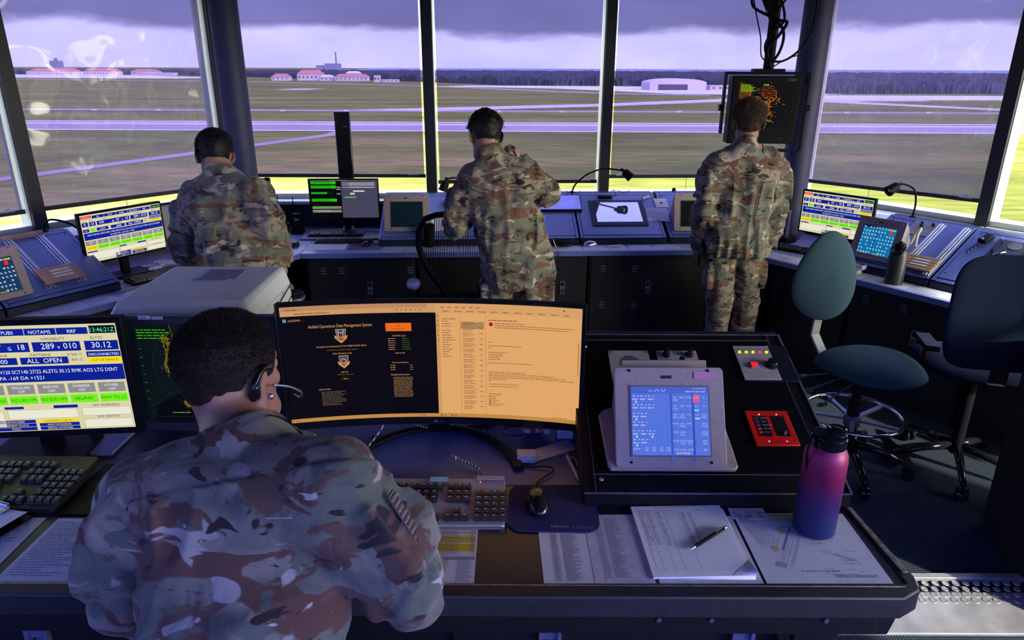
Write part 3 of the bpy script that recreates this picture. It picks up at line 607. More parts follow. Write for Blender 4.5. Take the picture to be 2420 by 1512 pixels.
# ================================================================ things on the front consoles
TXW = (.93, .88, .75)
t = terminal(ip(FF, .735, .09) @ T(0, 0, .014) @ RX(-SLOPE), 'beige touchscreen terminal with a dark unlit screen left of the middle person', off=(.0, .10, .14), w=.335, h=.27, tilt=15)
t = terminal(ip(FF, 2.90, .07) @ T(0, 0, .014) @ RX(-SLOPE), 'beige touchscreen terminal with a black screen partly hidden by the right-hand person', off=(.02, .04, .045), w=.335, h=.28, tilt=15)
# desk monitor with black terminal windows and its stand
Mm = FF @ T(.235, .56, .76)
t, c = monitor(Mm, .515, .29, .285, 'wide monitor with green text on black and a grey panel, on the front desk', bez=.008, botbez=.016)
c.rect(0, 0, .515, .29, (.03, .03, .035), 0); c.rect(.24, .0, .275, .29, (.28, .27, .36), 1); c.rect(0, .0, .24, .006, (.3, .3, .34), 1); c.text(.16, .006, 'TERMINAL ADVISORY DISPLAY', .007, (.6, .6, .66))
for k, (y, n_) in enumerate(((.018, 3), (.05, 3), (.1, 2), (.15, 3))):
    c.rect(.012, y-.008, .19 if n_ > 2 else .12, n_*.0075, (.15, .75, .1), 1)
    for q in range(n_): c.words(.014, y+q*.0075, .17, .005, (.03, .25, .03), 2, k*9+q)
c.rect(.012, .2, .22, .02, (.5, .5, .48), 1); c.rect(.012, .228, .22, .02, (.5, .5, .48), 1)
for i in range(4): c.rect(.018+i*.035, .204, .026, .012, (.25, .7, .15), 2); c.rect(.018+i*.035, .232, .026, .012, (.3, .65, .2) if i == 0 else (.6, .6, .55), 2)
for y in (.018, .032, .05): c.rect(.25, y, .25, .011, (.45, .45, .5), 2); c.rect(.30, y+.003, .19, .005, (.72, .72, .76), 3)
c.rect(.33, .08, .085, .01, (.85, .85, .85), 2); c.rect(.305, .098, .035, .013, (.8, .8, .85), 2); c.rect(.26, .127, .09, .01, (.3, .7, .35), 2)
for y in (.05, .066, .1): c.rect(.205, y, .03, .01, (.5, .5, .5), 2)
c.build('display', t)
keyboard(FF @ T(.16, .53, .775), 'black keyboard standing on a grey tray in front of the green-text monitor', w=.42, d=.15, grp=None)
b = MB(); b.prism(rrect(.66, .2, .008), 0, .013); tag(obj('keyboard_tray', b, mat('tray_grey', (.14, .16, .26), rough=.4), M=FF @ T(.235, .50, .761), bevel=.002), 'flat grey-blue tray under the keyboard in front of the green-text monitor', 'tray')
keyboard(FF @ T(.25, .335, .761), 'low dark blue keyboard lying below the tray on the front desk', w=.43, d=.12, body=DKB, z=.008, tiltk=2)
mouse(FF @ T(.545, .5, .775), 'small dark mouse on the grey tray beside the keyboard')
sheet(FF @ T(.15, .19, .761), .29, .19, 'blank white paper sheet lying left of the flag mouse pad', lambda c, w, h: c.para(.19, .02, .08, 4, .008, .004, INK))
t = thing('mouse_pad', 'grey mouse pad printed with a flag of stars and stripes', 'mouse pad', FF @ T(.435, .19, .761)); b = MB(); b.prism(rrect(.23, .18, .008), 0, .003); obj('pad', b, mat('pad_brown', (.13, .11, .14), rough=.9), t)
c = Canvas(lambda x, y, l: (x-.115, .09-y, .003+.0003*l), ink)
for i in range(7): c.rect(.0, .008+i*.024, .10, .011, (.36, .32, .38), 1)
for i in range(5):
    for j in range(6): c.disc(.125+i*.022, .02+j*.028, .005, (.6, .6, .68), 1, 5)
c.build('flag_print', t)
mouse(FF @ T(.43, .215, .764), 'black mouse on the flag mouse pad')
mouse(FF @ T(-.085, .22, .761), 'dark mouse at the front left corner of the desk beside the radios')
sheet(FF @ T(.24, .62, .79) @ RX(55), .085, .07, 'small white note leaning against the foot of the green-text monitor', d_text(6), name='paper_note')
b = MB()
for k in range(9): b.tube(arc([(rnd.uniform(-.3, .3), rnd.uniform(-.08, .08), .006) for _ in range(4)], 6), .004, 5)
tag(obj('cable_tangle', b, ALU, M=FF @ T(.25, .72, .761)), 'tangle of pale cables on the desk behind the keyboard tray', 'cables')
def radio(M, label, ant=.13, base=True):
    t = thing('handheld_radio', label, 'radio', M, 'black handheld radios in desk chargers'); b = MB(); b.box(0, 0, .095, .062, .04, .12); obj('body', b, BLK, t, bevel=.006)
    b = MB(); b.cyl((-.018, 0, .15), (-.018, 0, .155+ant), .0055, .003, 8); obj('antenna', b, BLK, t); b = MB(); b.cyl((.012, 0, .15), (.012, 0, .172), .008, n=10); obj('knob', b, BLKG, t)
    b = MB(); b.box(0, -.0205, .11, .036, .002, .02); obj('display', b, mat('lcd_dim', (.12, .16, .28), rough=.3), t)
    b = MB(); b.prism(rrect(.09, .1, .012), 0, .045); obj('charger', b, BLK, t, bevel=.004); return t
radio(FF @ T(-.31, .76, .761), 'handheld radio in the left charger behind the mesh cup'); radio(FF @ T(-.165, .66, .761), 'handheld radio in the right charger next to the green-text monitor')
t = thing('telephone_stand', 'black upright phone handset with a small red button beside the left-hand person', 'telephone', FF @ T(-.40, .74, .761))
b = MB(); b.prism(rrect(.1, .12, .015), 0, .03); b.cyl((0, 0, .02), (0, 0, .24), .014, n=12); obj('stand', b, BLK, t, bevel=.002); b = MB(); b.box(0, -.01, .32, .05, .05, .2, RX(-8)); obj('handset', b, BLK, t, bevel=.014); b = MB(); b.box(.0, -.045, .42, .018, .008, .01); obj('button', b, mat('red_button', (.7, .03, .05), rough=.4), t)
t = thing('pencil_cup', 'black wire mesh pencil cup on the desk near the two radios', 'pencil cup', FF @ T(-.235, .50, .761)); b = MB()
for k in range(30): a = 2*math.pi*k/30; b.tube([(.043*math.cos(a), .043*math.sin(a), 0), (.045*math.cos(a), .045*math.sin(a), .11)], .0014, 4)
for k in range(12): b.tube([(.044*math.cos(2*math.pi*j/24), .044*math.sin(2*math.pi*j/24), .004+k*.0094) for j in range(24)], .0012, 4, closed=True)
b.lathe([(.001, 0), (.044, 0), (.044, .004)], 20); b.tube([(.046*math.cos(2*math.pi*j/24), .046*math.sin(2*math.pi*j/24), .11) for j in range(24)], .003, 6, closed=True); obj('mesh_body', b, BLK, t)
b = MB(); b.tube([(0, 0, .01), (.02, .015, .14)], .004, 6); tag(obj('pencil', b, mat('pencil_yellow', (.5, .5, .1)), M=FF @ T(-.235, .50, .763)), 'yellow pencil standing in the wire mesh cup', 'pencil')
t = thing('display_pillar', 'tall narrow black panel standing at the front window behind the green-text monitor', 'panel', FF @ T(.205, .9, .76)); b = MB(); b.box(0, 0, .45, .118, .05, .92); obj('housing', b, BLKG, t, bevel=.004); b = MB(); b.box(0, 0, .006, .22, .14, .012); obj('base', b, BLK, t)
b = MB(); b.box(.02, -.0255, .8, .03, .001, .004); obj('badge', b, mat('badge_pale', (.3, .3, .36)), t); b = MB(); [b.box(-.055, -.0255, .05+.02*k, .003, .002, .01) for k in range(40)]; obj('edge_ticks', b, mat('badge_pale', ()), t)
# lamps on goosenecks
def gooseneck(M, pts, label, ang, aim):
    t = thing('gooseneck_lamp', label, 'lamp', M, 'black gooseneck lamps on the consoles'); b = MB(); b.tube(arc(pts, 10), .0065, 8); obj('neck', b, BLK, t, smooth=180)
    b = MB(); b.lathe([(.022, 0), (.022, .006), (.01, .012)], 14, T(*pts[0])); obj('base', b, BLK, t)
    e = Vector(pts[-1]); Q = T(*e) @ Vector(aim).to_track_quat('Z', 'Y').to_matrix().to_4x4()
    b = MB(); b.lathe([(.0001, -.012), (.012, -.012), (.014, 0), (.030, .006), (.033, .03), (.033, .062), (.036, .064), (.036, .078), (.031, .078), (.031, .05), (.0001, .045)], 20, Q); h = obj('lamp_shade', b, BLK, t)
    b = MB(); b.ell((0, 0, .058), (.018, .018, .012), 12, 8, Q); obj('bulb', b, mat('bulb_glass', (.6, .6, .7), rough=.1), h, smooth=180)
    b = MB(); b.box(0, 0, -.02, .02, .02, .02, Q); obj('joint', b, BLKG, t); return t
gooseneck(FF @ T(2.02, .75, 1.055), [(0, 0, 0), (.03, -.01, .07), (.12, -.03, .15), (.24, -.06, .195), (.36, -.1, .19), (.39, -.12, .185)], 'gooseneck lamp arching over the glowing tablet at the front windows', 0, (.55, -.3, -.5))
gooseneck(FF @ T(1.16, .75, 1.055), [(0, 0, 0), (-.01, -.01, .07), (-.05, -.04, .12), (-.11, -.08, .13), (-.145, -.11, .11)], 'gooseneck lamp drooping just left of the middle person', 0, (-.25, -.2, -.7))
gooseneck(FRt @ T(.85, .74, 1.055), [(0, 0, 0), (.008, -.01, .1), (-.005, -.04, .19), (-.05, -.1, .225), (-.075, -.13, .215)], 'gooseneck lamp with its round bulb facing the viewer, right of the right-hand monitor', 0, (-.3, -.75, -.45))
gooseneck(FL @ T(-1.27, .76, 1.055), [(0, 0, 0), (.0, -.02, .05), (.03, -.07, .075), (.1, -.14, .04), (.16, -.17, -.04)], 'gooseneck lamp curling down over the left console towards the info monitor', 0, (.25, -.1, -.6))
# slab, tablet, power strip, notes
t = thing('silver_slab', 'thin silver tablet computer with a black front edge lying on the console', 'tablet computer', ip(FF, 1.79, .42) @ T(.1, 0, .016)); b = MB(); b.prism(rrect(.36, .2, .01), 0, .014); obj('case', b, BLK, t, bevel=.002); b = MB(); b.box(0, .006, .0145, .345, .18, .003); obj('face', b, mat('slab_silver', (.42, .46, .75), rough=.22, metal=.4, var=.1), t)
t = thing('tablet_display', 'flush tablet screen glowing pale blue with a black rim, showing a lamp silhouette', 'display', ip(FF, 2.345, .30) @ T(0, .0, .014)); b = MB(); b.prism(rrect(.43, .325, .012), 0, .010); obj('rim', b, DKB, t, bevel=.003)
b = MB(); b.box(0, .005, .0105, .35, .25, .002); obj('screen', b, nodemat('mirror_screen', lambda t, b, n, l: (b.inputs['Base Color'].__setattr__('default_value', (.65, .68, .8, 1)), b.inputs['Roughness'].__setattr__('default_value', .04), b.inputs['Metallic'].__setattr__('default_value', .9))), t)
t = thing('power_strip', 'short black power strip with a plugged cable above the glowing tablet', 'power strip', ip(FF, 2.27, .50) @ T(0, 0, .016)); b = MB(); b.box(0, 0, .012, .11, .03, .022); obj('body', b, BLK, t, bevel=.004); b = MB(); b.tube(arc([(.055, 0, .012), (.09, .02, .02), (.085, .07, .015), (.07, .09, .02)]), .003, 6); obj('cord', b, BLK, t)
b = MB(); b.box(0, 0, .006, .075, .02, .012, RZ(28)); tag(obj('adapter', b, WHT, M=ip(FF, 2.6, .50) @ T(0, 0, .016), bevel=.003), 'small white plug adapter lying between the glowing tablet and the seam', 'adapter')
sheet(ip(FF, 2.65, .28) @ T(0, 0, .017) @ RZ(-4), .17, .17, 'curled white paper note taped to the right of the glowing tablet', None, name='paper_note')
sheet(ip(FF, 2.69, .43) @ T(0.02, 0, .017) @ RZ(0), .1, .12, 'square white note with a printed ring behind the right-hand person\'s arm', lambda c, w, h: c.disc(w/2, h/2, .012, INK), name='paper_note')
sheet(ip(FF, .98, .2) @ T(.03, 0, .017) @ RZ(6), .2, .2, 'white paper sheet on the console just left of the middle person\'s sleeve', None)
b = MB(); S_ = mat('tape_cream', (.7, .68, .66))
for a in range(0, 180, 36): b.box(0, 0, .004+a*.00002, .12, .012, .008, RZ(a+10))
tag(obj('tape_strips', b, S_, M=ip(FF, 1.02, .42) @ T(.04, 0, .02)), 'star of crumpled pale tape strips on the console by the drooping lamp', 'tape')
# worktop strip papers, cables, red mouse, pen
def strips(F, x0, x1, d, label, seed):
    t = thing('paper_charts', label, 'paper', F @ T((x0+x1)/2, .1, .7602)); r_ = random.Random(seed); b = MB(); c = Canvas(lambda x, y, l: (x, y, .001+.0002*l), ink); a = -(x1-x0)/2+.01
    while a < (x1-x0)/2-.06:
        w_ = min(r_.uniform(.14, .27), (x1-x0)/2-a); b.box(a+w_/2-.004, 0, .0004, w_-.012, .15, .0008); c.para(a+.012, -.06, w_*.8, r_.choice((5, 9)), .012, .004, (.45, .45, .62), int(a*100))
        if r_.random() < .3: c.rect(a+.02, -.03, w_*.4, .03, (.75, .72, .45), 1)
        a += w_
    obj('sheet', b, mat('chart_paper', (.66, .67, .78), rough=.35, var=.06), t); c.build('print', t)
strips(FF, .56, 1.3, .15, 'pale printed charts under the worktop glass near the mesh chair', 1); strips(FF, 1.75, 2.35, .15, 'printed charts along the worktop edge right of the middle person', 2); strips(FF, 2.36, 3.0, .15, 'printed charts along the worktop edge at the right-hand person', 3)
strips(FRt, .1, .7, .15, 'printed charts on the worktop below the right-hand monitor', 4); strips(FRt, .72, 1.5, .15, 'printed charts with yellow marks around the black steel bottle', 5); strips(FL, -1.2, -.6, .15, 'printed charts on the left worktop below the info monitor', 6); strips(FL, -2.3, -1.21, .15, 'pale printed charts on the left worktop nearer the viewer', 7)
t = mouse(FF @ T(2.09, .16, .761) @ RZ(-75), 'grey mouse glowing red on the worktop right of the middle person', SILV, red=True)
cable('mouse_cable', [(2.03, .15, .775), (1.93, .19, .77), (1.87, .25, .84), (1.89, .36, .885), (1.93, .44, .93), (1.97, .66, 1.04), (1.99, .75, 1.07)], .0028, BLK, 'black cable climbing from the red-glowing mouse up the blue console', FF)
b = MB()
for k in range(7): b.tube(arc([(rnd.uniform(-.09, .09), rnd.uniform(-.04, .05), rnd.uniform(.006, .04)) for _ in range(6)], 6), .0035, 5)
tag(obj('cable_bundle', b, BLK, M=FF @ T(1.86, .14, .762), smooth=180), 'coiled bundle of black cables on the worktop beside the middle person', 'cables')
def pen(M, label, m=BLKG, l=.14, tip=SILV, name='pen'):
    t = thing(name, label, 'pen', M); b = MB(); b.cyl((-l/2, 0, .005), (l*.36, 0, .005), .005, .005, 10); obj('barrel', b, m, t)
    b = MB(); b.cyl((-l/2, 0, .005), (-l/2-.014, 0, .004), .0045, .0008, 10); b.cyl((l*.36, 0, .005), (l*.45, 0, .005), .0032, .003, 8); obj('tip', b, tip, t); b = MB(); b.bar((l*.36, 0, .0115), (l*.1, 0, .0115), .003, .0018); obj('clip', b, tip, t); return t
pen(FF @ T(2.26, .12, .762) @ RZ(18), 'white pen lying on the front charts beside the red-glowing mouse', WHT)
t = thing('drinking_cup', 'plain black cup on the worktop left of the mesh chair', 'cup', FF @ T(.90, .17, .761)); b = MB(); b.lathe([(.0001, 0), (.035, 0), (.042, .16), (.044, .165), (.04, .165), (.034, .01), (.0001, .01)], 24); obj('body', b, BLK, t)
b = MB(); b.lathe([(.0001, 0), (.018, 0), (.014, .02), (.0001, .03)], 12); b.tube([(0, 0, .02), (.03, .01, .0)], .002, 5); tag(obj('clip', b, BLK, M=FF @ T(2.86, .77, 1.06)), 'small black clip on top of the front console left of the right-hand person', 'clip')
for i, (x, ya) in enumerate(((1.72, .66), (1.93, .7), (2.34, .73))):
    cable('thin_cable', [(x, .76, 1.06), (x+.03, ya, 1.075), (x+.1, ya-.02, 1.06), (x+.16, ya+.03, 1.07)], .002, BLK, ['thin black cable behind the silver slab at the middle person\'s elbow', 'thin black cable looping near the foot of the arching lamp', 'thin black cable behind the power strip'][i], FF)
# ---- hanging radar display
HM = T(1.70, 4.92, 0) @ RZ(-3)
t = thing('hanging_radar_display', 'ceiling-hung radar display in a black bracket with an orange map on black', 'display', HM)
b = MB(); b.box(0, .06, 1.735, .455, .12, .44); b.add([(-.2, .12, 1.55), (.2, .12, 1.55), (.2, .12, 1.9), (-.2, .12, 1.9), (-.12, .26, 1.6), (.12, .26, 1.6), (.12, .26, 1.86), (-.12, .26, 1.86)], [(0, 1, 5, 4), (1, 2, 6, 5), (2, 3, 7, 6), (3, 0, 4, 7), (4, 5, 6, 7)]); obj('housing', b, BLK, t, bevel=.006)
b = MB(); b.box(0, .02, 1.972, .56, .05, .018); b.box(-.274, .02, 1.78, .014, .05, .4); b.box(.274, .02, 1.72, .014, .05, .5); b.tube(arc([(.274, .02, 1.49), (.262, .02, 1.46), (.22, .02, 1.45)]), .008, 8); b.bar((-.24, .02, 1.47), (.2, .02, 1.47), .03, .02); obj('bracket', b, BLK, t, bevel=.002)
b = MB()
for x in (-.29, .29): b.cyl((x-.012, .02, 1.75), (x+.012, .02, 1.75), .022, n=12)
obj('clamp_knob', b, BLKG, t)
b = MB(); b.cyl((0, .02, 1.98), (0, .02, 2.62), .034, n=16); b.box(0, .02, 1.99, .2, .09, .02); b.bar((0, .02, 2.3), (-.16, .02, 2.62), .05, .05); b.box(-.02, .02, 2.45, .1, .1, .05); obj('ceiling_pole', b, BLK, t)
b = MB()
for k, pts in enumerate(([(.03, -.02, 2.6), (-.14, -.03, 2.5), (-.16, -.03, 2.38), (-.02, -.05, 2.3), (.05, -.05, 2.22), (.04, -.04, 2.1), (-.03, -.03, 2.0)],
    [(.24, .0, 2.6), (.25, 0, 2.3), (.2, 0, 2.14), (.08, -.03, 2.05), (-.02, -.05, 2.06), (-.055, -.04, 2.14), (-.02, -.04, 2.22), (.05, -.03, 2.3), (0, -.04, 2.45)],
    [(-.05, -.03, 2.6), (-.1, -.05, 2.42), (.0, -.06, 2.3), (.06, -.06, 2.28), (.02, -.05, 2.2), (-.04, -.05, 2.12), (0, -.04, 2.0)], [(.02, -.02, 2.62), (.09, -.03, 2.56), (.1, -.03, 2.48), (.03, -.04, 2.4), (-.03, -.05, 2.3)],
    [(-.18, -.0, 2.6), (-.15, -.02, 2.4), (-.09, -.03, 2.2), (-.07, -.03, 2.08), (-.02, -.03, 2.04)], [(.0, -.02, 2.0), (.1, -.02, 2.06), (.2, -.01, 2.08), (.25, 0, 2.0), (.262, .02, 1.9)], [(.262, .0, 2.62), (.27, .0, 2.3), (.22, .0, 2.18)])):
    b.tube(arc(pts, 8), (.009, .008, .01, .007, .004, .004, .004)[k], 6)
obj('hanging_cables', b, BLK, t, smooth=180)
c = flat(.36, .29, MF(1.3), T(.0, -.001, 1.625)); c.rect(0, 0, .36, .29, (.03, .015, .01), 0); r_ = random.Random(5); AM = (.8, .5, .05)
c.poly([(.0, .0), (.09, .02), (.08, .09), (.02, .11), (0, .1)], (.30, .17, .02), 1); c.poly([(.14, .03), (.23, .02), (.24, .08), (.2, .11), (.15, .09)], (.22, .10, .02), 1)
for P0 in ([(.07, .03), (.075, .06), (.07, .1), (.09, .12), (.12, .10), (.15, .13), (.2, .14), (.25, .10), (.24, .05)], [(.21, .11), (.2, .15), (.22, .19), (.20, .23), (.17, .26)]):
    c.line([(x+r_.uniform(-.003, .003), y) for x, y in P0], .004, (.75, .32, .05), 2)
for k in range(150):
    x = r_.gauss(.18, .06); y = r_.gauss(.14, .07)
    if 0 < x < .34 and 0 < y < .28: c.rect(x, y, r_.uniform(.002, .014), .0022, AM, 3)
for k in range(6): c.words(.01, .02+k*.008, .1, .005, (.4, .8, .1), 3, k, .5)
c.text(.155, .022, 'ADSB', .011, (.4, .9, .1)); c.words(.2, .21, .03, .005, (.3, .8, .1)); c.words(.2, .25, .04, .005, (.3, .8, .1)); c.build('display', t)
c = flat(.44, .43, ink, T(0, -.0012, 1.52)); c.frame(.355, .012, .055, .014, (.5, .5, .55), .0015); c.text(.382, .022, 'Raytheon', .007, (.55, .55, .6), al='c', maxw=.05); c.text(.33, .402, 'SENTINEL', .006, (.4, .4, .5)); c.rect(.024, .4, .004, .004, (.6, .9, .1)); c.build('badge', t)
# ================================================================ right facet
t, c = monitor(FRt @ T(.455, .47, .76) @ RZ(3), .50, .285, .27, 'information monitor with blue, green and yellow fields right of the right-hand person', bez=.012); info_board(c, .50, .285); c.build('display', t)
t = thing('headset_stand', 'black phone charger stand with handsets and a red light behind the right-hand person', 'telephone', FRt @ T(.06, .5, .761)); b = MB(); b.prism(rrect(.14, .16, .02), 0, .05); obj('base', b, BLK, t, bevel=.005)
b = MB(); b.box(-.02, 0, .26, .05, .06, .24, RX(-6)); obj('handset', b, BLK, t, bevel=.014); b = MB(); b.cyl((.035, -.02, .05), (.035, -.02, .25), .012, n=12); obj('post', b, SILV, t); b = MB(); b.box(-.02, -.04, .385, .016, .006, .008); obj('button', b, emis((1, .1, .15), .8), t)
t = thing('binoculars', 'black binoculars standing upright on the worktop beside the right-hand person', 'binoculars', FRt @ T(.10, .27, .761) @ RZ(25))
for s in (-1, 1): b = MB(); b.lathe([(.0001, 0), (.031, 0), (.033, .03), (.031, .075), (.022, .1), (.02, .135), (.023, .14), (.023, .155), (.0001, .155)], 20, T(s*.038, 0, 0)); obj('barrel', b, BLK, t)
b = MB(); b.box(0, 0, .085, .03, .02, .06); b.cyl((0, 0, .1), (0, 0, .145), .01, n=12); obj('bridge', b, BLK, t, bevel=.002)
keyboard(FRt @ T(.27, .34, .762) @ RZ(8), 'black keyboard in front of the right-hand information monitor', w=.40, d=.14)
b = MB()
for k in range(8): b.tube(arc([(rnd.uniform(-.14, .14), rnd.uniform(-.07, .07), rnd.uniform(.004, .02)) for _ in range(5)], 6), .0035, 5)
tag(obj('cable_tangle', b, ALU, M=FRt @ T(.62, .34, .762)), 'tangle of pale cables below the right-hand information monitor', 'cables')
def ex_com(c, w, h, a, d, r_):
    for j in range(rw_):
        for i in range(cw_):
            if r_.random() < .82: c.rect(i*a+a*.2, j*d+d*.3, a*.6*r_.uniform(.5, 1), d*.16, (.8, .85, .9), 3); c.rect(i*a+a*.25, j*d+d*.55, a*.5, d*.14, (.75, .8, .85), 3)
    for i, j in ((1, 1), (2, 1), (1, 3), (2, 3)): c.rect(i*a+a*.1, j*d+d*.75, a*.5, d*.2, (.4, .9, .4), 3)
    c.rect((cw_-2)*a, d*.9, a*.9, d*.9, (.95, .15, .08), 3); c.rect((cw_-2)*a, d*.3, a*1.6, d*.4, (.8, .65, .1), 3); c.rect(w*.42, 0, w*.02, h, (.04, .2, .3), 2)
    c.rect(0, 0, w*.4, d*.5, (.05, .1, .18), 2); c.rect(w*.1, h-d*.35, w*.2, d*.2, (.8, .6, .1), 3); c.rect(w*.5, h-d*.35, w*.2, d*.2, (.8, .6, .1), 3)
rw_, cw_ = 8, 11
terminal(ip(FRt, .875, .055) @ T(0, 0, .014) @ RX(-SLOPE), 'beige touchscreen terminal with a lit blue key grid and one red key', d_keys(11, 8, (.06, .45, .68), (.05, .3, .48), None, ex_com), w=.30, h=.27, tilt=18)
t = thing('knob_panel', 'grey panel with four small black knobs behind the lit blue touchscreen', 'control panel', ip(FRt, .97, .47) @ T(.02, 0, .015)); b = MB(); b.box(0, 0, .002, .16, .15, .004); obj('plate', b, mat('panel_tan', (.36, .33, .36), rough=.5), t)
for x, y in ((-.03, .05), (-.02, .02), (-.01, -.01), (.04, .05)): b = MB(); b.lathe([(.009, 0), (.008, .016), (.0001, .017)], 12, T(x, y, .004)); obj('knob', b, BLKG, t)
t = thing('handset_hook', 'cream plastic hook bracket on the side of the lit blue touchscreen', 'hook', ip(FRt, 1.04, .29) @ T(0, 0, .03)); b = MB(); b.tube(arc([(-.03, -.02, 0), (-.02, .04, .05), (.01, .04, .09), (.02, -.02, .08), (.03, -.07, .03)]), .009, 8); obj('arm', b, mat('cream_plastic', (.55, .5, .38)), t)
def rails(F, x, x2, s0, s1, label, n):
    t = thing('strip_rack', label, 'rack', ip(F, 0, 0) @ T(0, 0, .014)); b = MB()
    for xx in (x, x2):
        for q, h in ((-.02, .008), (-.007, .016), (.007, .016), (.02, .008)): b.bar((xx+q, s0, h/2), (xx+q, s1, h/2), .007, h)
    obj('rail', b, ALU, t, bevel=.001)
    b = MB(); b.box((x+x2)/2, s0+.05, .001, x2-x+.02, .0, .0); b.box((x+x2)/2, (s0+s1)/2, .001, x2-x-.05, s1-s0, .002); obj('back_plate', b, BLUE, t)
    if n < 0: b = MB(); b.box((x+x2)/2, s1, .014, x2-x+.05, .026, .02); obj('header', b, WOOD, t, bevel=.002)
    return t
def holders(F, x, x2, s0, n, labs, grp, colr):
    for k in range(n):
        t = thing('strip_holder', labs[k], 'strip holder', ip(F, (x+x2)/2, s0+k*.027) @ T(0, 0, .031), grp); b = MB(); b.box(0, 0, .006, x2-x+.05, .024, .012); obj('holder', b, colr, t, bevel=.003)
        if 0 < k < n-1: b = MB(); b.box(.01, 0, .0125, (x2-x)*.62, .013, .001); obj('paper_strip', b, PAPR, t, smooth=0)
ORD = ['lowest', 'second from the bottom', 'third from the bottom', 'fourth from the bottom', 'topmost']
rails(FRt, 1.075, 1.225, .02, .545, 'metal strip rails on the right console behind the black steel bottle', 5)
holders(FRt, 1.075, 1.225, .05, 5, ['strip holder on the right console rails, %s of five' % q for q in ORD], 'wooden strip holders on the right rails', mat('strip_orange', (.5, .28, .14), rough=.5))
rails(FL, -1.50, -1.335, .07, .565, 'metal strip rails on the left console by the curled lamp', -5)
holders(FL, -1.50, -1.335, .10, 5, ['strip holder on the left console rails, %s of five' % q for q in ORD], 'wooden strip holders on the left rails', WOOD)
t = thing('steel_bottle', 'matt black steel bottle with a looped lid on the right worktop', 'bottle', FRt @ T(1.10, .10, .761))
b = MB(); b.lathe([(.0001, 0), (.048, 0), (.052, .004), (.052, .175), (.045, .198), (.028, .208), (.028, .215)], 32); obj('body', b, mat('matt_black_steel', (.018, .019, .022), rough=.45, var=.05), t)
b = MB(); b.lathe([(.032, .212), (.032, .245), (.028, .25), (.0001, .25)], 24); b.lathe([(.012, .25), (.012, .262), (.0001, .264)], 16); obj('lid', b, BLK, t)
b = MB(); b.tube(arc([(-.032, 0, .235), (-.05, 0, .2), (-.02, -.05, .19), (.03, -.045, .195), (.034, 0, .235)]), .004, 6); obj('carry_loop', b, BLK, t)
for k, (x, s) in enumerate(((.74, 0), (.76, 1))):
    t = thing('marker_box', ['white box of coloured markers, the front one of two below the lit touchscreen', 'white box of coloured markers, leaning against the console behind the front one'][k], 'marker box', FRt @ T(.80, .08+.068*k, .761+.022*k) @ RZ(-6))
    b = MB(); b.prism([(0, 0), (.06, 0), (.06, .028), (0, .028)], -.075, .075, RY(90) @ RZ(90)); obj('box', b, WHT, t, bevel=.004)
    c = Canvas(lambda x, y, l: (x-.075, .062-y-.0, .0285+.0002*l), ink)
    for i, q in enumerate(((.6, .05, .08), (.3, .6, .8), (.85, .75, .1), (.2, .1, .5))): c.rect(.01+i*.033, .02, .028, .022, q)
    c.words(.01, .012, .12, .004, (.2, .2, .5)); c.build('print', t)
t = thing('desk_microphone', 'black hand microphone clipped on the right console with its coiled cord', 'microphone', ip(FRt, 1.37, .46) @ T(0, 0, .016) @ RZ(-15)); b = MB(); b.box(0, 0, .018, .055, .09, .028); obj('body', b, BLK, t, bevel=.01)
b = MB(); b.lathe([(.008, 0), (.006, .01), (.0001, .01)], 10, T(0, -.03, .033)); obj('button', b, SILV, t); b = MB(); b.tube([(.03*math.cos(k*.9)*.3, -.05-.004*k, .012+.008*math.sin(k*.9)) for k in range(30)], .003, 5); obj('cord', b, BLK, t)
t = thing('speaker_panel', 'dark blue panel with a round speaker grille, toggles and a jack plug', 'control panel', ip(FRt, 1.52, .40) @ T(0, 0, .015)); b = MB(); b.box(0, 0, .002, .19, .2, .004); obj('plate', b, DKB, t, bevel=.001)
b = MB(); b.lathe([(.038, 0), (.038, .003), (.0001, .0035)], 24, T(.01, .05, .004)); obj('speaker_grille', b, mat('grille_grey', (.10, .11, .14), rough=.6), t)
for x, y in ((-.07, .08), (-.075, -.04), (.075, .08)): b = MB(); b.cyl((x, y, .004), (x, y+.004, .026), .005, .004, 8); obj('toggle', b, SILV if y > .05 else BLK, t)
b = MB(); b.cyl((-.0, -.05, .004), (0, -.05, .03), .008, n=10); b.tube(arc([(0, -.05, .03), (-.02, -.08, .035), (-.06, -.13, .02), (-.09, -.17, .0)]), .007, 8); obj('jack_plug', b, CHROME, t)
t = thing('wall_tablet', 'small tablet screen glowing lilac at the far right edge of the view', 'display', ip(FRt, 1.70, .36) @ T(0, 0, .016)); b = MB(); b.prism(rrect(.2, .15, .01), 0, .012); obj('case', b, BLK, t); b = MB(); b.box(0, 0, .0125, .18, .13, .002); obj('display', b, emis((.62, .58, .9), .9), t)
# ================================================================ left facet
t, c = monitor(FL @ T(-.95, .45, .76) @ RZ(2), .50, .285, .27, 'information monitor on the left worktop, washed out by window glare', bez=.012); info_board(c, .50, .285); c.build('display', t)
t, c = monitor(FL @ T(-.42, .52, .76) @ RZ(-4), .47, .27, .245, 'dim grey monitor mostly hidden behind the left-hand person', bez=.012); c.rect(0, 0, .47, .27, (.33, .33, .36), 0); c.rect(.01, .01, .2, .2, (.4, .4, .42)); c.build('display', t)
keyboard(FL @ T(-.86, .26, .762) @ RZ(-3), 'black keyboard under the glare-washed left information monitor', w=.44, d=.15)
keyboard(FL @ T(-.40, .24, .762) @ RZ(6), 'black keyboard beside the left-hand person\'s left arm', w=.42, d=.15)
b = MB()
for k in range(9): b.tube(arc([(rnd.uniform(-.2, .2), rnd.uniform(-.06, .06), rnd.uniform(.004, .03)) for _ in range(5)], 6), .003, 5)
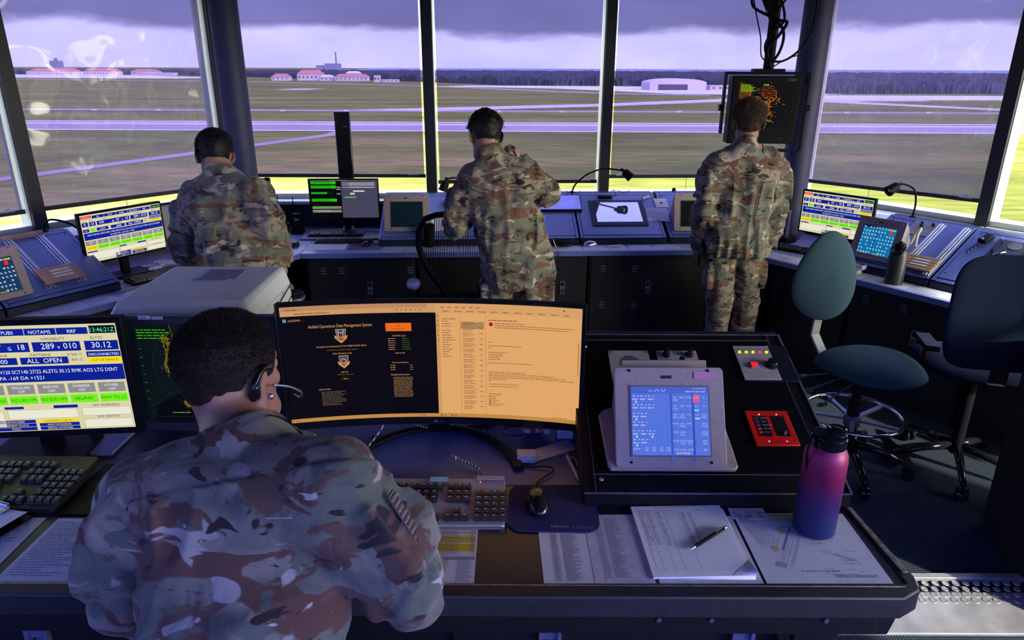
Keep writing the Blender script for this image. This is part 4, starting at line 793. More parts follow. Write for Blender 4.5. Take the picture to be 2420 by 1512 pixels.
tag(obj('cable_tangle', b, ALU, M=FL @ T(-.68, .46, .762)), 'tangle of pale cables between the two left monitors', 'cables')
terminal(ip(FL, -1.70, .06) @ T(-.05, 0, .014) @ RX(-SLOPE), 'beige touchscreen terminal with blue keys cut off by the left edge', d_keys(11, 8, (.04, .22, .38), (.05, .15, .25), None, ex_com), w=.30, h=.27, tilt=18)
cable('thin_cable', [(-1.2, .12, .765), (-1.0, .13, .77), (-.85, .10, .765)], .004, mat('cable_grey', (.3, .3, .36)), 'grey cable lying on the left worktop by the console corner', FL)
# ================================================================ chairs
TEAL = mat('chair_teal', (.032, .068, .09), rough=.95, var=.15, scale=260, bump=.4, spec=.15); NAVYF = mat('chair_navy', (.007, .014, .035), rough=.95, var=.12, scale=260, bump=.3, spec=.12); CHM = mat('chair_metal', (.30, .31, .27), rough=.5)
def cushion(fn_out, th, n1=30, n2=14, M=I4):      # a closed pad: fn_out(angle)-> outline (x,y); dome both sides
    b = MB(); vs = []; prof = [(math.cos(a), math.sin(a)) for a in [math.pi*(k/n2-.5) for k in range(n2+1)]]
    for cr_, sn_ in prof:
        for i in range(n1):
            a = 2*math.pi*i/n1; x, y = fn_out(a); s = max(cr_, 1e-12)**.45; z = th*sn_*(abs(sn_)**.2 if sn_ else 0); vs.append((x*s, y*s, z))
    b.add(vs, [(j*n1+i, j*n1+(i+1) % n1, (j+1)*n1+(i+1) % n1, (j+1)*n1+i) for j in range(n2) for i in range(n1)], M); return b
def bend(b, f): b.v = [f(*v) for v in b.v]; return b
def base5(t, m=BLKG, r=.3, ring=None, h0=.08, legs=5, rot=20):
    for k in range(legs):
        a = R(rot+k*360/legs); ca, sa = math.cos(a), math.sin(a)
        b = MB(); b.tube([(.03*ca, .03*sa, h0+.06), (.15*ca, .15*sa, h0+.05), (r*ca, r*sa, h0)], [.024, .02, .016], 10); lg = obj('base_leg', b, m, t, smooth=180)
        b = MB()
        for s in (-1, 1): b.cyl((r*ca-sa*(.012*s-.008), r*sa+ca*(.012*s-.008), .03), (r*ca-sa*(.012*s+.008), r*sa+ca*(.012*s+.008), .03), .03, n=16)
        b.cyl((r*ca, r*sa, .03), (r*ca, r*sa, h0), .008, n=8); obj('caster', b, BLKG, lg)
# teal drafting stool, facing right
t = thing('drafting_chair', 'teal fabric drafting stool with chrome foot ring, its back to the left', 'chair', T(1.78, 3.25, 0) @ RZ(-65))
def eg(a): return (.26*math.cos(a), .25*math.sin(a)*(1-.1*math.cos(a)))
b = cushion(eg, .045, 44, 16); bend(b, lambda x, y, z: (x, y, z+.035*math.cos(x*6)*1-.035+ .02*math.cos(y*9)*(x > 0)*x*4-.06*max(0, abs(y)-.08)*1.2)); obj('seat', b, TEAL, t, T(.05, 0, .62), smooth=180)
b = cushion(lambda a: (.225*math.cos(a)*(1-.22*math.sin(a)), .235*math.sin(a)), .035, 44, 16); bend(b, lambda x, y, z: (x, y, z-.9*x*x-.3*y*y)); obj('backrest', b, TEAL, t, T(-.27, 0, .985) @ RY(-8) @ RZ(90) @ RX(90) @ RZ(0), smooth=180)
b = MB(); b.bar((-.30, 0, .92), (-.32, 0, .64), .06, .012, upv=(1, 0, 0)); b.bar((-.32, 0, .645), (-.24, 0, .55), .06, .012, upv=(1, 0, 0)); b.bar((-.24, 0, .55), (0, 0, .54), .06, .012); obj('back_support', b, CHM, t, bevel=.003)
b = MB(); b.box(0, 0, .55, .2, .18, .04); b.cyl((0, 0, .38), (0, 0, .55), .022, n=16); b.cyl((0, 0, .1), (0, 0, .40), .032, n=16); obj('gas_lift', b, BLK, t)
b = MB()
for p, q in (((-.04, -.06, .55), (-.18, -.20, .49)), ((.0, -.08, .55), (-.09, -.25, .46)), ((.05, -.06, .55), (.02, -.27, .43))):
    b.cyl(p, q, .005, n=8); b.ell(q, (.018, .035, .008), 12, 8)
obj('lever', b, mat('lever_grey', (.08, .09, .11), rough=.4), t, smooth=180)
b = MB(); b.tube([(.235*math.cos(2*math.pi*k/60), .235*math.sin(2*math.pi*k/60), .31) for k in range(60)], .0095, 10, closed=True); fr_o = obj('foot_ring', b, CHROME, t, smooth=180)
b = MB()
for k in range(5): a = R(72*k+20); b.bar((.03*math.cos(a), .03*math.sin(a), .285), (.23*math.cos(a), .23*math.sin(a), .305), .022, .012)
b.cyl((0, 0, .25), (0, 0, .31), .042, n=18); obj('ring_spokes', b, mat('satin_blue_metal', (.2, .22, .3), rough=.35, metal=.7), fr_o)
base5(t, BLKG, .30, rot=40)
# dark high-backed chair on the far right
t = thing('high_back_chair', 'dark navy high-backed task chair seen from behind at the right edge', 'chair', T(2.28, 3.0, 0) @ RZ(-15))
b = cushion(lambda a: (.30*math.copysign(abs(math.cos(a))**.45, math.cos(a)), .27*math.copysign(abs(math.sin(a))**.45, math.sin(a))), .035, 60, 14); bend(b, lambda x, y, z: (x, y, z+.8*x*x)); obj('backrest', b, NAVYF, t, T(0, -.05, .965) @ RX(86), smooth=180)
b = cushion(lambda a: (.26*math.copysign(abs(math.cos(a))**.6, math.cos(a)), .25*math.copysign(abs(math.sin(a))**.6, math.sin(a))), .045, 52, 14); obj('seat', b, NAVYF, t, T(0, .26, .60), smooth=180)
b = MB(); b.bar((0, -.02, .9), (0, -.03, .62), .07, .02, upv=(0, 1, 0)); b.bar((0, -.04, .6), (0, .24, .55), .07, .02); b.cyl((0, .24, .1), (0, .24, .56), .03, n=14); obj('gas_lift', b, BLK, t)
for s in (-1, 1): b = MB(); b.tube(arc([(s*.2, .25, .56), (s*.25, .2, .6), (s*.26, .18, .70)]), .014, 8); b.box(s*.26, .18, .72, .07, .2, .03); obj('armrest', b, BLK, t, bevel=.008)
for k in range(5):
    a = R(k*72+190); ca, sa = math.cos(a), math.sin(a); b = MB(); b.tube([(.03*ca, .24+.03*sa, .14), (.16*ca, .24+.16*sa, .12), (.31*ca, .24+.31*sa, .08)], [.024, .02, .015], 10); lg = obj('base_leg', b, BLKG, t, smooth=180)
    b = MB(); [b.cyl((.31*ca-sa*(s*.02-.007), .24+.31*sa+ca*(s*.02-.007), .03), (.31*ca-sa*(s*.02+.007), .24+.31*sa+ca*(s*.02+.007), .03), .03, n=14) for s in (-1, 1)]; b.cyl((.31*ca, .24+.31*sa, .03), (.31*ca, .24+.31*sa, .08), .007, n=8); obj('caster', b, BLKG, lg)
# black mesh chair beside the middle person, facing right-rear
t = thing('mesh_chair', 'black mesh-backed task chair with armrests left of the middle person', 'chair', T(-.33, 4.34, 0) @ RZ(8))
def mo(u):  # frame outline of the back: wide at the top, narrow at the waist
    q = u*4; hw = [(0, .285), (.14, .282), (.225, .25), (.262, .18), (.268, .08), (.24, -.02), (.185, -.12), (.125, -.2), (.11, -.26), (.08, -.285), (0, -.285)]
    s_ = 1 if u < .5 else -1; k = (u*2 if u < .5 else 2-u*2)*10; i = min(int(k), 9); f = k-i; x = (hw[i][0]*(1-f)+hw[i+1][0]*f)*s_; z = hw[i][1]*(1-f)+hw[i+1][1]*f; return x, -.05*math.cos(x*6), z
b = MB(); b.tube([(p[0], p[1], p[2]+.86) for p in (mo(k/72) for k in range(72))], .019, 10, closed=True); obj('back_frame', b, BLK, t, smooth=180)
b = MB()
for k in range(46):
    x = -.255+.51*(k+.5)/46; zz = []
    for q in range(13):
        z = -.27+.54*q/12; lim = float(np.interp(z, [-.285, -.26, -.2, -.12, -.02, .08, .18, .25, .285], [.08, .11, .125, .185, .24, .268, .262, .225, .12]))
        if abs(x) < lim: zz.append((x, -.05*math.cos(x*6)+.012, z+.86))
    if len(zz) > 1: b.tube(zz, .0026, 4, cap=False)
obj('back_mesh', b, BLK, t, smooth=0)
b = MB(); b.tube(arc([(-.1, -.07, .62), (0, -.1, .56), (.1, -.07, .62)]), .02, 8); b.bar((0, -.1, .6), (0, .1, .42), .08, .03); b.cyl((0, .2, .1), (0, .2, .44), .03, n=14); obj('spine', b, BLK, t)
b = cushion(lambda a: (.25*math.copysign(abs(math.cos(a))**.6, math.cos(a)), .23*math.copysign(abs(math.sin(a))**.6, math.sin(a))), .03, 44, 12); obj('seat', b, BLK, t, T(0, .22, .47), smooth=180)
for s in (-1, 1):
    b = MB(); b.tube(arc([(s*.12, .0, .44), (s*.27, .03, .46), (s*.31, .04, .56), (s*.31, .04, .64)]), [.016]*25, 8); ar = obj('arm_post', b, BLK, t, smooth=180)
    b = cushion(lambda a: (.048*math.cos(a), .12*math.sin(a)), .018, 24, 10); obj('arm_pad', b, mat('arm_pad', (.10, .11, .2), rough=.35), ar, T(s*.31, .08, .665), smooth=180)
for k in range(5):
    a = R(k*72+54); ca, sa = math.cos(a), math.sin(a); b = MB(); b.tube([(.03*ca, .2+.03*sa, .14), (.16*ca, .2+.16*sa, .12), (.31*ca, .2+.31*sa, .08)], [.024, .02, .015], 10); lg = obj('base_leg', b, BLKG, t, smooth=180)
    b = MB(); [b.cyl((.31*ca-sa*(s*.02-.007), .2+.31*sa+ca*(s*.02-.007), .03), (.31*ca-sa*(s*.02+.007), .2+.31*sa+ca*(s*.02+.007), .03), .03, n=14) for s in (-1, 1)]; b.cyl((.31*ca, .2+.31*sa, .03), (.31*ca, .2+.31*sa, .08), .007, n=8); obj('caster', b, BLKG, lg)
# ================================================================ the supervisor desk in front of the viewer
DZ = 1.0
DTOP = mat('desk_black_laminate', (.014, .016, .026), rough=.32, var=.35, scale=7, spec=.6); DEDGE = mat('desk_edge_rubber', (.02, .02, .026), rough=.5, var=.3, scale=40)
t = thing('operator_desk', 'broad black desk with a worn edge, carrying the monitors and papers nearest the viewer', 'desk', T(0, 0, 0))
b = MB(); b.box(-.585, 1.72, DZ-.02, 2.80, 1.12, .04); obj('desk_top', b, DTOP, t, bevel=.003)
b = MB(); b.box(-.27, 1.725, DZ+.0008, .9, .40, .0016); obj('deck_reflection', b, mat('deck_blue_reflection', (.06, .085, .25), rough=.38, var=.15, scale=5), t, smooth=0)  # sheet painted blue for the window light reflected in the dark laminate
b = MB(); b.prism([(-1.985, 1.155), (-1.985, 1.125), (.79, 1.125), (.835, 1.15), (.845, 1.19), (.82, 1.43), (.812, 1.43), (.815, 1.17)], DZ-.05, DZ+.003); obj('edge_trim', b, DEDGE, t, bevel=.006)
b = MB(); b.bar((.83, 1.20, DZ+.003), (.815, 1.43, DZ+.003), .012, .006); b.bar((-1.98, 1.159, DZ+.002), (.81, 1.159, DZ+.002), .004, .003); obj('worn_metal_edge', b, mat('worn_gold_metal', (.42, .36, .28), rough=.35, metal=.8, var=.4, scale=50), t, bevel=.001)
b = MB(); b.box(-.69, 1.73, .465, 2.58, 1.06, .93); b.box(-.58, 1.21, .905, 2.7, .1, .06); b.prism([(.62, .87), (.80, .87), (.82, .95), (.58, .95)], -1.235, -1.165, RX(90)); obj('body', b, BLKM, t, bevel=.004)
b = MB()
for x in (.42, .66, .31): b.lathe([(.006, 0), (.005, .003), (.0001, .003)], 8, T(x, 1.158, .915) @ RX(90))
obj('screw', b, SILV, t)
for x in (-1.02, .085, .50):
    d = MB(); d.box(x, 1.193, .72, .42, .012, .32); dr = obj('door', d, BLKM, t, bevel=.002)
    b = MB(); b.box(x-.02, 1.18, .865, .008, .014, .09); b.box(x+.02, 1.18, .865, .008, .014, .09); b.box(x, 1.184, .885, .034, .008, .022); b.box(x, 1.184, .85, .034, .008, .02); b.lathe([(.009, 0), (.007, .004), (.0001, .004)], 12, T(x, 1.182, .83) @ RX(90)); obj('latch', b, mat('latch_metal', ()), dr)
b = MB(); b.cyl((.56, 1.17, .9), (.60, 1.17, .74), .008, n=8); b.cyl((.60, 1.17, .88), (.62, 1.17, .7), .006, n=8); obj('cable', b, BLK, t)
# sloped black console at the right of the desk
S2 = math.degrees(math.atan2(.19, .567)); L2 = math.hypot(.19, .567)
CF = T(.50, 1.433, 1.04) @ RX(S2)                      # x across, y up the slope
t = thing('radio_console', 'black sloped console with inset panels standing on the right of the nearest desk', 'console', T(.5, 1.433, 1.0))
pr = [(0, .002), (0, .04), (.567, .23), (.60, .23), (.60, .002)]
b = MB(); n = len(pr); b.add([(-.325, y, z) for y, z in pr]+[(.318, y, z) for y, z in pr], [tuple(range(n-1, -1, -1)), tuple(range(n, 2*n))]+[(i, (i+1) % n, n+(i+1) % n, n+i) for i in range(n)]); obj('housing', b, mat('console_black', (.004, .004, .008), rough=.5, var=.1, spec=.2), t, bevel=.002)
FB = mat('console_face_black', (.003, .003, .005), rough=.4, var=.1, scale=90, spec=.15)
Mp = T(0, 0, .04) @ RX(S2); b = MB(); b.box(-.01, L2*.53, .001, .56, L2*.82, .003, Mp); obj('face_panel', b, FB, t)
EDG = mat('edge_blue_metal', (.3, .3, .42), rough=.3, metal=.7, var=.3, scale=60)
b = MB()
for x in (-.296, .278): b.bar((x, .0, .003), (x, L2, .003), .0012, .002, Mp)
for y in (.055, L2*.95): b.bar((-.3, y, .003), (.28, y, .003), .0012, .002, Mp)
b.bar((-.325, 0, .0), (.318, 0, .0), .003, .003, Mp); b.bar((-.325, L2, 0), (.318, L2, 0), .003, .003, Mp); b.bar((.317, 0, .0015), (.317, L2, .0015), .005, .004, Mp); obj('edge_lines', b, EDG, t)
b = MB(); [b.lathe([(.006, 0), (.004, .004), (.0001, .004)], 10, Mp @ T(x, y, .002)) for x in (-.28, .265) for y in (.04, L2*.9)]; obj('screw', b, SILV, t)
def inset(x, y, name, label, cat='control panel'): return thing(name, label, cat, CF @ T(x-.5, y, .003))
PANL = mat('panel_grey_lilac', (.30, .27, .31), rough=.5, var=.06, scale=70)
t = inset(.345, .45, 'speaker_panel', 'grey metal panel with a slotted round speaker, top left of the black console')
b = MB(); b.box(0, 0, .001, .12, .135, .003); obj('plate', b, PANL, t, bevel=.001)
b = MB()
for k in range(-4, 5): l = math.sqrt(max(0, .031**2-(k*.007)**2))*2; b.box(.0, .012+k*.007, .0028, l, .0028, .001)
obj('speaker_slots', b, BLK, t); b = MB(); [b.lathe([(.003, 0), (.002, .002), (.0001, .002)], 8, T(x, y, .0025)) for x in (-.053, .053) for y in (.06, -.06)]; obj('screw', b, BLKG, t)
t = inset(.488, .45, 'knob_panel', 'grey metal panel with three tall black knobs behind the lilac touchscreen')
b = MB(); b.box(0, 0, .001, .12, .135, .003); obj('plate', b, PANL, t, bevel=.001)
for x, y in ((-.032, .045), (.036, .045), (.004, .005)): b = MB(); b.lathe([(.011, 0), (.011, .01), (.008, .012), (.008, .026), (.0001, .027)], 18, T(x, y, .0025)); obj('knob', b, BLKG, t)
c = Canvas(lambda x, y, l: (x-.06, .0675-y, .0026+.0002*l), ink); c.words(.05, .02, .03, .003, (.2, .2, .25)); c.words(.03, .045, .06, .003, (.2, .2, .25)); c.build('print', t)
t = inset(.722, .465, 'light_panel', 'grey panel with a row of small lamps, a red square button and a round knob')
b = MB(); b.box(.02, 0, .0005, .155, .155, .002); obj('backing', b, mat('backing_dark', (.01, .012, .025), rough=.15, var=0), t, bevel=.001)
b = MB(); b.box(-.008, 0, .003, .105, .145, .004); obj('plate', b, PANL, t, bevel=.001)
for k in range(5): b = MB(); b.lathe([(.0045, 0), (.004, .003), (.0001, .004)], 12, T(-.047+.02*k, .043, .005)); obj('indicator_light', b, emis((1, .2, .3) if k == 3 else (.85, 1, .05), 1.5), t)
b = MB(); b.box(-.02, -.018, .008, .022, .022, .008); bn = obj('square_button', b, CHROME, t, bevel=.001); b = MB(); b.box(-.02, -.018, .0125, .017, .017, .003); obj('button_face', b, emis((1, .12, .15), 1.2), bn)
b = MB(); b.lathe([(.018, 0), (.017, .006), (.012, .009), (.012, .02), (.0001, .021)], 24, T(.03, -.015, .005)); obj('knob', b, BLKG, t)
c = Canvas(lambda x, y, l: (x-.0605, .0725-y, .0052+.0002*l), ink); [c.words(.008+.02*k, .016, .014, .003, (.15, .15, .2)) for k in range(5)]; c.frame(.006, .018, .093, .022, (.12, .12, .16), .0006); c.frame(.006, .058, .093, .062, (.12, .12, .16), .0006); c.text(.05, .135, 'VOLUME', .004, (.1, .1, .14), al='c'); c.build('print', t)
t = inset(.684, .207, 'red_alarm_panel', 'bright red wall-plate panel with two black windows and the letters L.F.S.')
b = MB(); b.box(0, 0, .003, .112, .122, .006); obj('plate', b, mat('alarm_red', (.55, .012, .01), rough=.28, var=.08, scale=12), t, bevel=.0015)
b = MB(); b.box(-.023, .004, .0062, .034, .07, .002); b.box(.024, .004, .0062, .034, .07, .002); obj('window', b, BLKG, t)
c = Canvas(lambda x, y, l: (x-.056, .061-y, .0075+.0002*l), ink)
for k, (st, cc) in enumerate((('LOBBY', (.7, .7, .8)), ('CAB', (.7, .7, .8)), ('MECH RM', (.7, .7, .8)), ('EM LGT', (.8, .6, .7)), ('LOW', (.7, .5, .6)))): c.text(.034, .031+k*.0125, st, .0042, cc); c.rect(.018, .026+k*.0125, .009, .008, (.2, .25, .4) if k < 3 else (.9, .1, .2))
c.text(.056, .113, 'L.F.S.', .008, (.12, .02, .02), al='c'); c.build('lettering', t)
b = MB(); b.lathe([(.005, 0), (.003, .012), (.0001, .013)], 10, T(.028, -.022, .007)); obj('toggle', b, CHROME, t); b = MB(); [b.lathe([(.0035, 0), (.002, .002), (.0001, .002)], 8, T(x, y, .006)) for x in (-.022, .024) for y in (.048, -.047)]; obj('screw', b, SILV, t)
# the lilac touchscreen terminal
def ex_near(c, w, h, a, d, r_):
    T_ = (.72, .72, .95)
    c.rect(0, 0, w, d*.8, (.28, .38, .78), 2); c.line([(w*.3, d*.6), (w*.335, d*.3), (w*.37, d*.6)], .0015, T_, 3); c.line([(w*.39, d*.3), (w*.42, d*.6), (w*.45, d*.3)], .0015, T_, 3); c.text(w*.25, d*.6, '301', .005, T_, al='c'); c.text(w*.8, d*.3, '34 TAWPAXR', .004, T_); c.words(w*.7, d*.62, w*.28, .004, T_, 3, 2, .9)
    c.rect(w*.5, d*.8, w*.03, h, (.24, .34, .74), 2); c.rect(w*.785, d*.8, w*.025, h, (.2, .3, .68), 2); c.rect(w*.80, d*.95, w*.085, d*.9, (.85, .35, .6), 3)
    for j, row in enumerate((('ME|LINE', 'FIRE', 'EOPS', 'CASH', 'R'), ('AT|LINE', 'SFS', 'WX', 'GC', 'CA'), ('MIA|ARTC', 'U/G|HBLS', 'CP', 'LC', 'FCN|DISBL'), ('HOLD', 'A/G|HBLS', '2ND', '', 'CALL|FWD'), ('CAB', 'CAB|RLS', '', '', 'FREQ|FWD'), ('DOOR', 'DOOR|RLS', 'GRAD|PTT', '', 'KEY|PAD'), ('G/G1', 'G/G2', 'G/G3', '', 'REL'))):
        for i, st in enumerate(row):
            if not st: continue
            x = w*(.565+.09*i if i < 3 else .845 if i == 3 else .94); y = h*(.17+.127*j)
            for k, q in enumerate(st.split('|')): c.text(x, y+k*.0065, q, .0048, T_, al='c', maxw=w*.078)
    for j in range(6):
        for i in range(3 if j in (0, 1, 4) else 2):
            x = w*(.05+.1*i); y = h*(.145+.127*j); c.words(x-w*.03, y, w*.03, .004, T_, 3, j*3+i, 1); c.words(x+w*.03, y, w*.02, .004, T_, 3, j*5+i, 1); c.words(x-w*.035, y+.008, w*.075, .0048, T_, 3, j*7+i, .95)
            if (i == 0 and j not in (1, 3)) or (j == 4 and i == 2): c.rect(x+w*.0, y+.0105, w*.025, h*.035, (.5, .85, .85), 3)
    for x, y in ((.845, .335), (.85, .455)): c.rect(w*(x-.03), h*y, w*.06, h*.02, (.55, .9, .9), 3)
    for i, (p, q) in enumerate((('TX', 'SEL'), ('RX', 'SEL'), ('TX', 'M/S'), ('RX', 'M/S'))): c.text(w*(.19+.092*i), h*.905, p, .0048, T_, al='c'); c.text(w*(.19+.092*i), h*.94, q, .0048, T_, al='c')
    c.text(w*.06, h*.925, 'RAMP', .005, T_, al='c'); c.text(w*.66, h*.985, 'G/G PAGE 1', .0055, (.85, .85, 1), al='c')
BEIGE_ = BEIGE
t = terminal(CF @ T(-.105, .075, .003) @ RX(-S2), 'large lilac-grey touchscreen terminal glowing blue on the black console', d_keys(11, 8, (.33, .45, .86), (.27, .38, .80), None, ex_near), off=(.33, .45, .86), w=.275, h=.248, tilt=30, slope=S2)
b = MB(); b.prism([(-.150, -.012), (.158, -.012), (.166, -.002), (.164, .15), (.13, .16), (.11, .2), (-.11, .2), (-.148, .19), (-.163, .17), (-.156, .0)], .0, .012, RX(S2)); obj('base_plate', b, BEIGE, t, bevel=.003)
b = MB(); b.prism([(-.11, 0), (.11, 0), (.085, .03), (-.085, .03)], 0, .03, T(0, .15, .195) @ RX(-30) ); obj('hood', b, BEIGE, t, bevel=.002)
# ---- big curved monitor
CR_ = 1.8; t = thing('curved_monitor', 'huge curved monitor split between a black web page and an orange-tinted mail window', 'monitor', T(-.21, 1.745, DZ))
def curv(x, z, y=0, w=.79): a = (x-w/2)/CR_; return ((CR_-y)*math.sin(a), -(CR_-(CR_)*math.cos(a))+y, z)
b = MB(); Wm = .79
def slab(b, z0, z1, y0, y1, x0=-.012, x1=.802, k=40):
    vs = []; fs = []
    for i in range(k+1):
        x = x0+(x1-x0)*i/k
        for (z, y) in ((z0, y0), (z1, y0), (z1, y1), (z0, y1)): vs.append(curv(x, z, y))
    for i in range(k):
        for j in range(4): fs.append((i*4+j, i*4+(j+1) % 4, (i+1)*4+(j+1) % 4, (i+1)*4+j))
    fs += [(0, 1, 2, 3), (k*4+3, k*4+2, k*4+1, k*4)]; b.add(vs, fs)
slab(b, .056, .424, 0, .022); slab(b, .11, .38, .02, .05, .15, .64); obj('housing', b, BLKG, t, bevel=.002, smooth=50)
b = MB(); b.box(0, .07, .15, .06, .04, .30); b.tube([(.235*math.sin(R(a)), .07-.245*(1-math.cos(R(a)))*1.15, .012) for a in range(-78, 79, 6)], .016, 10, T(0, 0, 0) @ Matrix.Diagonal((1, 1, .55, 1))); obj('stand', b, BLK, t, bevel=.002)
c = Canvas(lambda x, y, l: curv(x, .415-y, -.0008-.0004*l), MF(.85)); c.k = 1; H_ = .335; OR = (.95, .70, .44); BL = (.035, .02, .015); TO = (.85, .62, .40); DK = (.50, .33, .2)
c.rect(0, 0, .79, H_, BL, 0); c.rect(0, 0, .402, .026, (.86, .64, .43), 1); c.rect(.0, 0, .38, .012, (.78, .57, .40), 2); c.rect(0, H_-.011, .79, .011, (.80, .58, .28), 2); c.rect(.402, 0, .388, H_-.011, OR, 1)
c.words(.012, .010, .04, .004, DK); c.words(.035, .021, .09, .004, DK, 3, 1, .9); [c.disc(.30+.012*k, .018, .0018, DK, 3) for k in range(6)]
c.rect(.005, .033, .009, .009, (.4, .6, .7), 1); c.text(.018, .041, 'AODMS', .0065, TO); c.words(.047, .0405, .012, .003, (.4, .3, .2))
c.text(.150, .062, 'Airfield Operations Data Management System', .0092, TO, al='c', maxw=.165)
c.rect(.268, .055, .068, .023, (1, .45, .08), 2); c.words(.284, .072, .04, .003, (.7, .25, .05)); c.frame(.299, .059, .006, .006, (.6, .2, .02), .001, 3)
def crest(x, y, s, top):
    c.poly([(x-.5*s, y-.55*s), (x+.5*s, y-.55*s), (x+.42*s, y+.15*s), (x, y+.5*s), (x-.42*s, y+.15*s)], TO, 2)
    c.poly([(x-.43*s, y-.48*s), (x+.43*s, y-.48*s), (x+.36*s, y+.1*s), (x, y+.4*s), (x-.36*s, y+.1*s)], (.1, .32, .5) if not top else (.08, .28, .45), 3)
    c.poly([(x-.62*s, y+.05*s), (x-.38*s, y+.2*s), (x, y+.62*s), (x+.38*s, y+.2*s), (x+.62*s, y+.05*s), (x+.55*s, y+.4*s), (x, y+.88*s), (x-.55*s, y+.4*s)][::1], TO, 4)
    c.disc(x, y+.0*s, .27*s, TO, 5, 14); c.disc(x, y+.02*s, .18*s, (.1, .12, .2), 6, 12); c.poly([(x+(.15 if k % 2 == 0 else .06)*s*math.sin(k*math.pi/5), y+.02*s-(.15 if k % 2 == 0 else .06)*s*math.cos(k*math.pi/5)) for k in range(10)], (.75, .12, .1), 7)
    if top:
        for q in (-.25, .25): c.poly([(x+(q-.1)*s, y-.45*s), (x+(q+.1)*s, y-.45*s), (x+(q+.04)*s, y-.1*s), (x+(q-.04)*s, y-.1*s)], (.5, .62, .7), 4)
        for q in (-.42, -.2, .2, .42): c.disc(x+q*s, y+.38*s+(.2-abs(q)*.4)*s, .06*s, (.75, .12, .1), 6, 8)
crest(.150, .083, .028, True); c.text(.150, .118, 'Developed and maintained by Air Force Flight Standards Agency', .0052, TO, al='c', maxw=.13); c.text(.150, .128, 'To fly, fight, and win... Airpower anytime, anywhere', .0038, (.6, .44, .3), al='c', maxw=.08); c.text(.150, .139, 'Cyber Operations Team', .005, TO, al='c', maxw=.05)
crest(.152, .158, .026, False); c.text(.152, .194, 'ADTCS', .0045, TO, al='c'); c.words(.132, .2, .042, .003, (.5, .37, .25), 3, 3, 1); c.frame(.140, .206, .026, .010, (.3, .22, .15), .0006); c.words(.147, .213, .014, .004, TO)
c.text(.302, .093, 'AODMS Login', .0045, TO, al='c')
for k in range(6): c.words(.273, .1+k*.0062, .02, .003, TO, 3, k); c.words(.31, .1+k*.0062, .024, .003, (.25, .45, .12), 3, k+9, .6)
c.words(.29, .142, .026, .003, TO, 3, 8, 1); c.text(.302, .171, 'Current Versions', .0045, TO, al='c')
for k in range(3): c.words(.275, .178+k*.0062, .014, .003, TO, 3, k+20); c.words(.328, .178+k*.0062, .008, .003, TO, 3, k+30)
c.text(.275, .207, 'Helpful Information', .0048, TO); c.para(.281, .214, .055, 14, .0044, .0028, (.7, .52, .34), 5, .9); c.text(.08, .242, 'Quick Links', .0048, TO); c.para(.086, .249, .07, 10, .0044, .0026, (.5, .42, .36), 9, .6)
for k in range(8): c.disc(.235+k*.0, .33, .0001, TO, 1)
for x, q in ((.348, (.1, .6, .8)), (.36, DK), (.41, (.2, .3, .2)), (.42, (.2, .5, .7)), (.43, (.9, .6, .1)), (.44, (.75, .1, .1)), (.45, (.5, .3, .2)), (.46, (.7, .6, .3))): c.disc(x, H_-.0055, .0024, q, 4, 8)
c.disc(.006, H_-.006, .002, (.8, .2, .1), 4, 8); c.words(.012, H_-.004, .012, .003, DK)
# mail window
LG_ = (.80, .57, .36); c.rect(.402, 0, .388, .028, (.90, .67, .43), 2); [c.words(.415+.019*k, .012, .012, .0035, DK, 3, k+50) for k in range(6)]; [c.words(.42+.032*k, .023, .02, .0035, DK, 3, k+60) for k in range(11)]; c.disc(.742, .009, .0026, (.2, .5, .1), 4)
c.rect(.402, .028, .01, .297, (.88, .64, .41), 2); [c.disc(.407, .034+.014*k, .0018, DK, 3, 8) for k in range(6)]
for k in range(16): c.words(.418, .044+k*.0068+(.006 if k > 3 else 0), .03 if k % 4 else .045, .0032, DK, 3, k+80, .5)
c.rect(.466, .03, .0012, .294, LG_, 2); c.rect(.534, .03, .0012, .294, LG_, 2); c.rect(.468, .052, .063, .019, (.72, .55, .37), 2)
for k in range(17): c.para(.474, .052+k*.0155, .035, 3, .0042, .0026, DK, k*3, .6); c.words(.518, .053+k*.0155, .01, .003, DK, 3, k+200)
c.words(.542, .046, .075, .004, DK, 3, 5, 1); c.disc(.549, .056, .0055, (.75, .06, .05), 4); c.words(.558, .054, .08, .003, DK, 3, 1, 1); c.words(.558, .060, .21, .003, DK, 3, 2, 1); c.words(.558, .066, .2, .003, DK, 3, 3, 1)
for (y, ws) in ((.108, (.01,)), (.118, (.09,)), (.125, (.006,)), (.137, (.05, .04, .04, .03, .035)), (.168, (.12,)), (.195, (.1, .18, .21, .23, .05)), (.222, (.007,)), (.231, (.085,)), (.238, (.08,)), (.26, (.035, .03, .02, .02, .03, .02, .045, .03))):
    for k, w_ in enumerate(ws): c.words(.542, y+k*.0052, w_, .0028, DK, 3, int(y*1000)+k, 1)
c.rect(.542, .2355, .01, .0034, (.85, .78, .05), 2); [c.disc(.545, .279+k*.0052, .0018, (.75, .08, .08), 4, 8) for k in range(4)]; c.rect(.783, .095, .0015, .095, DK, 3); [c.disc(.755+k*.006, H_-.005, .0012, DK, 4, 6) for k in range(5)]; c.words(.72, H_-.013, .05, .0025, DK)
c.build('display', t)
c = Canvas(lambda x, y, l: curv(x, .424-y, -.0006), ink); c.disc(.392, .359, .0048, (.35, .35, .42), 1); c.disc(.392, .359, .0026, (.05, .05, .06), 2); c.text(.399, .363, 'LG', .008, (.35, .35, .42)); c.build('badge', t)
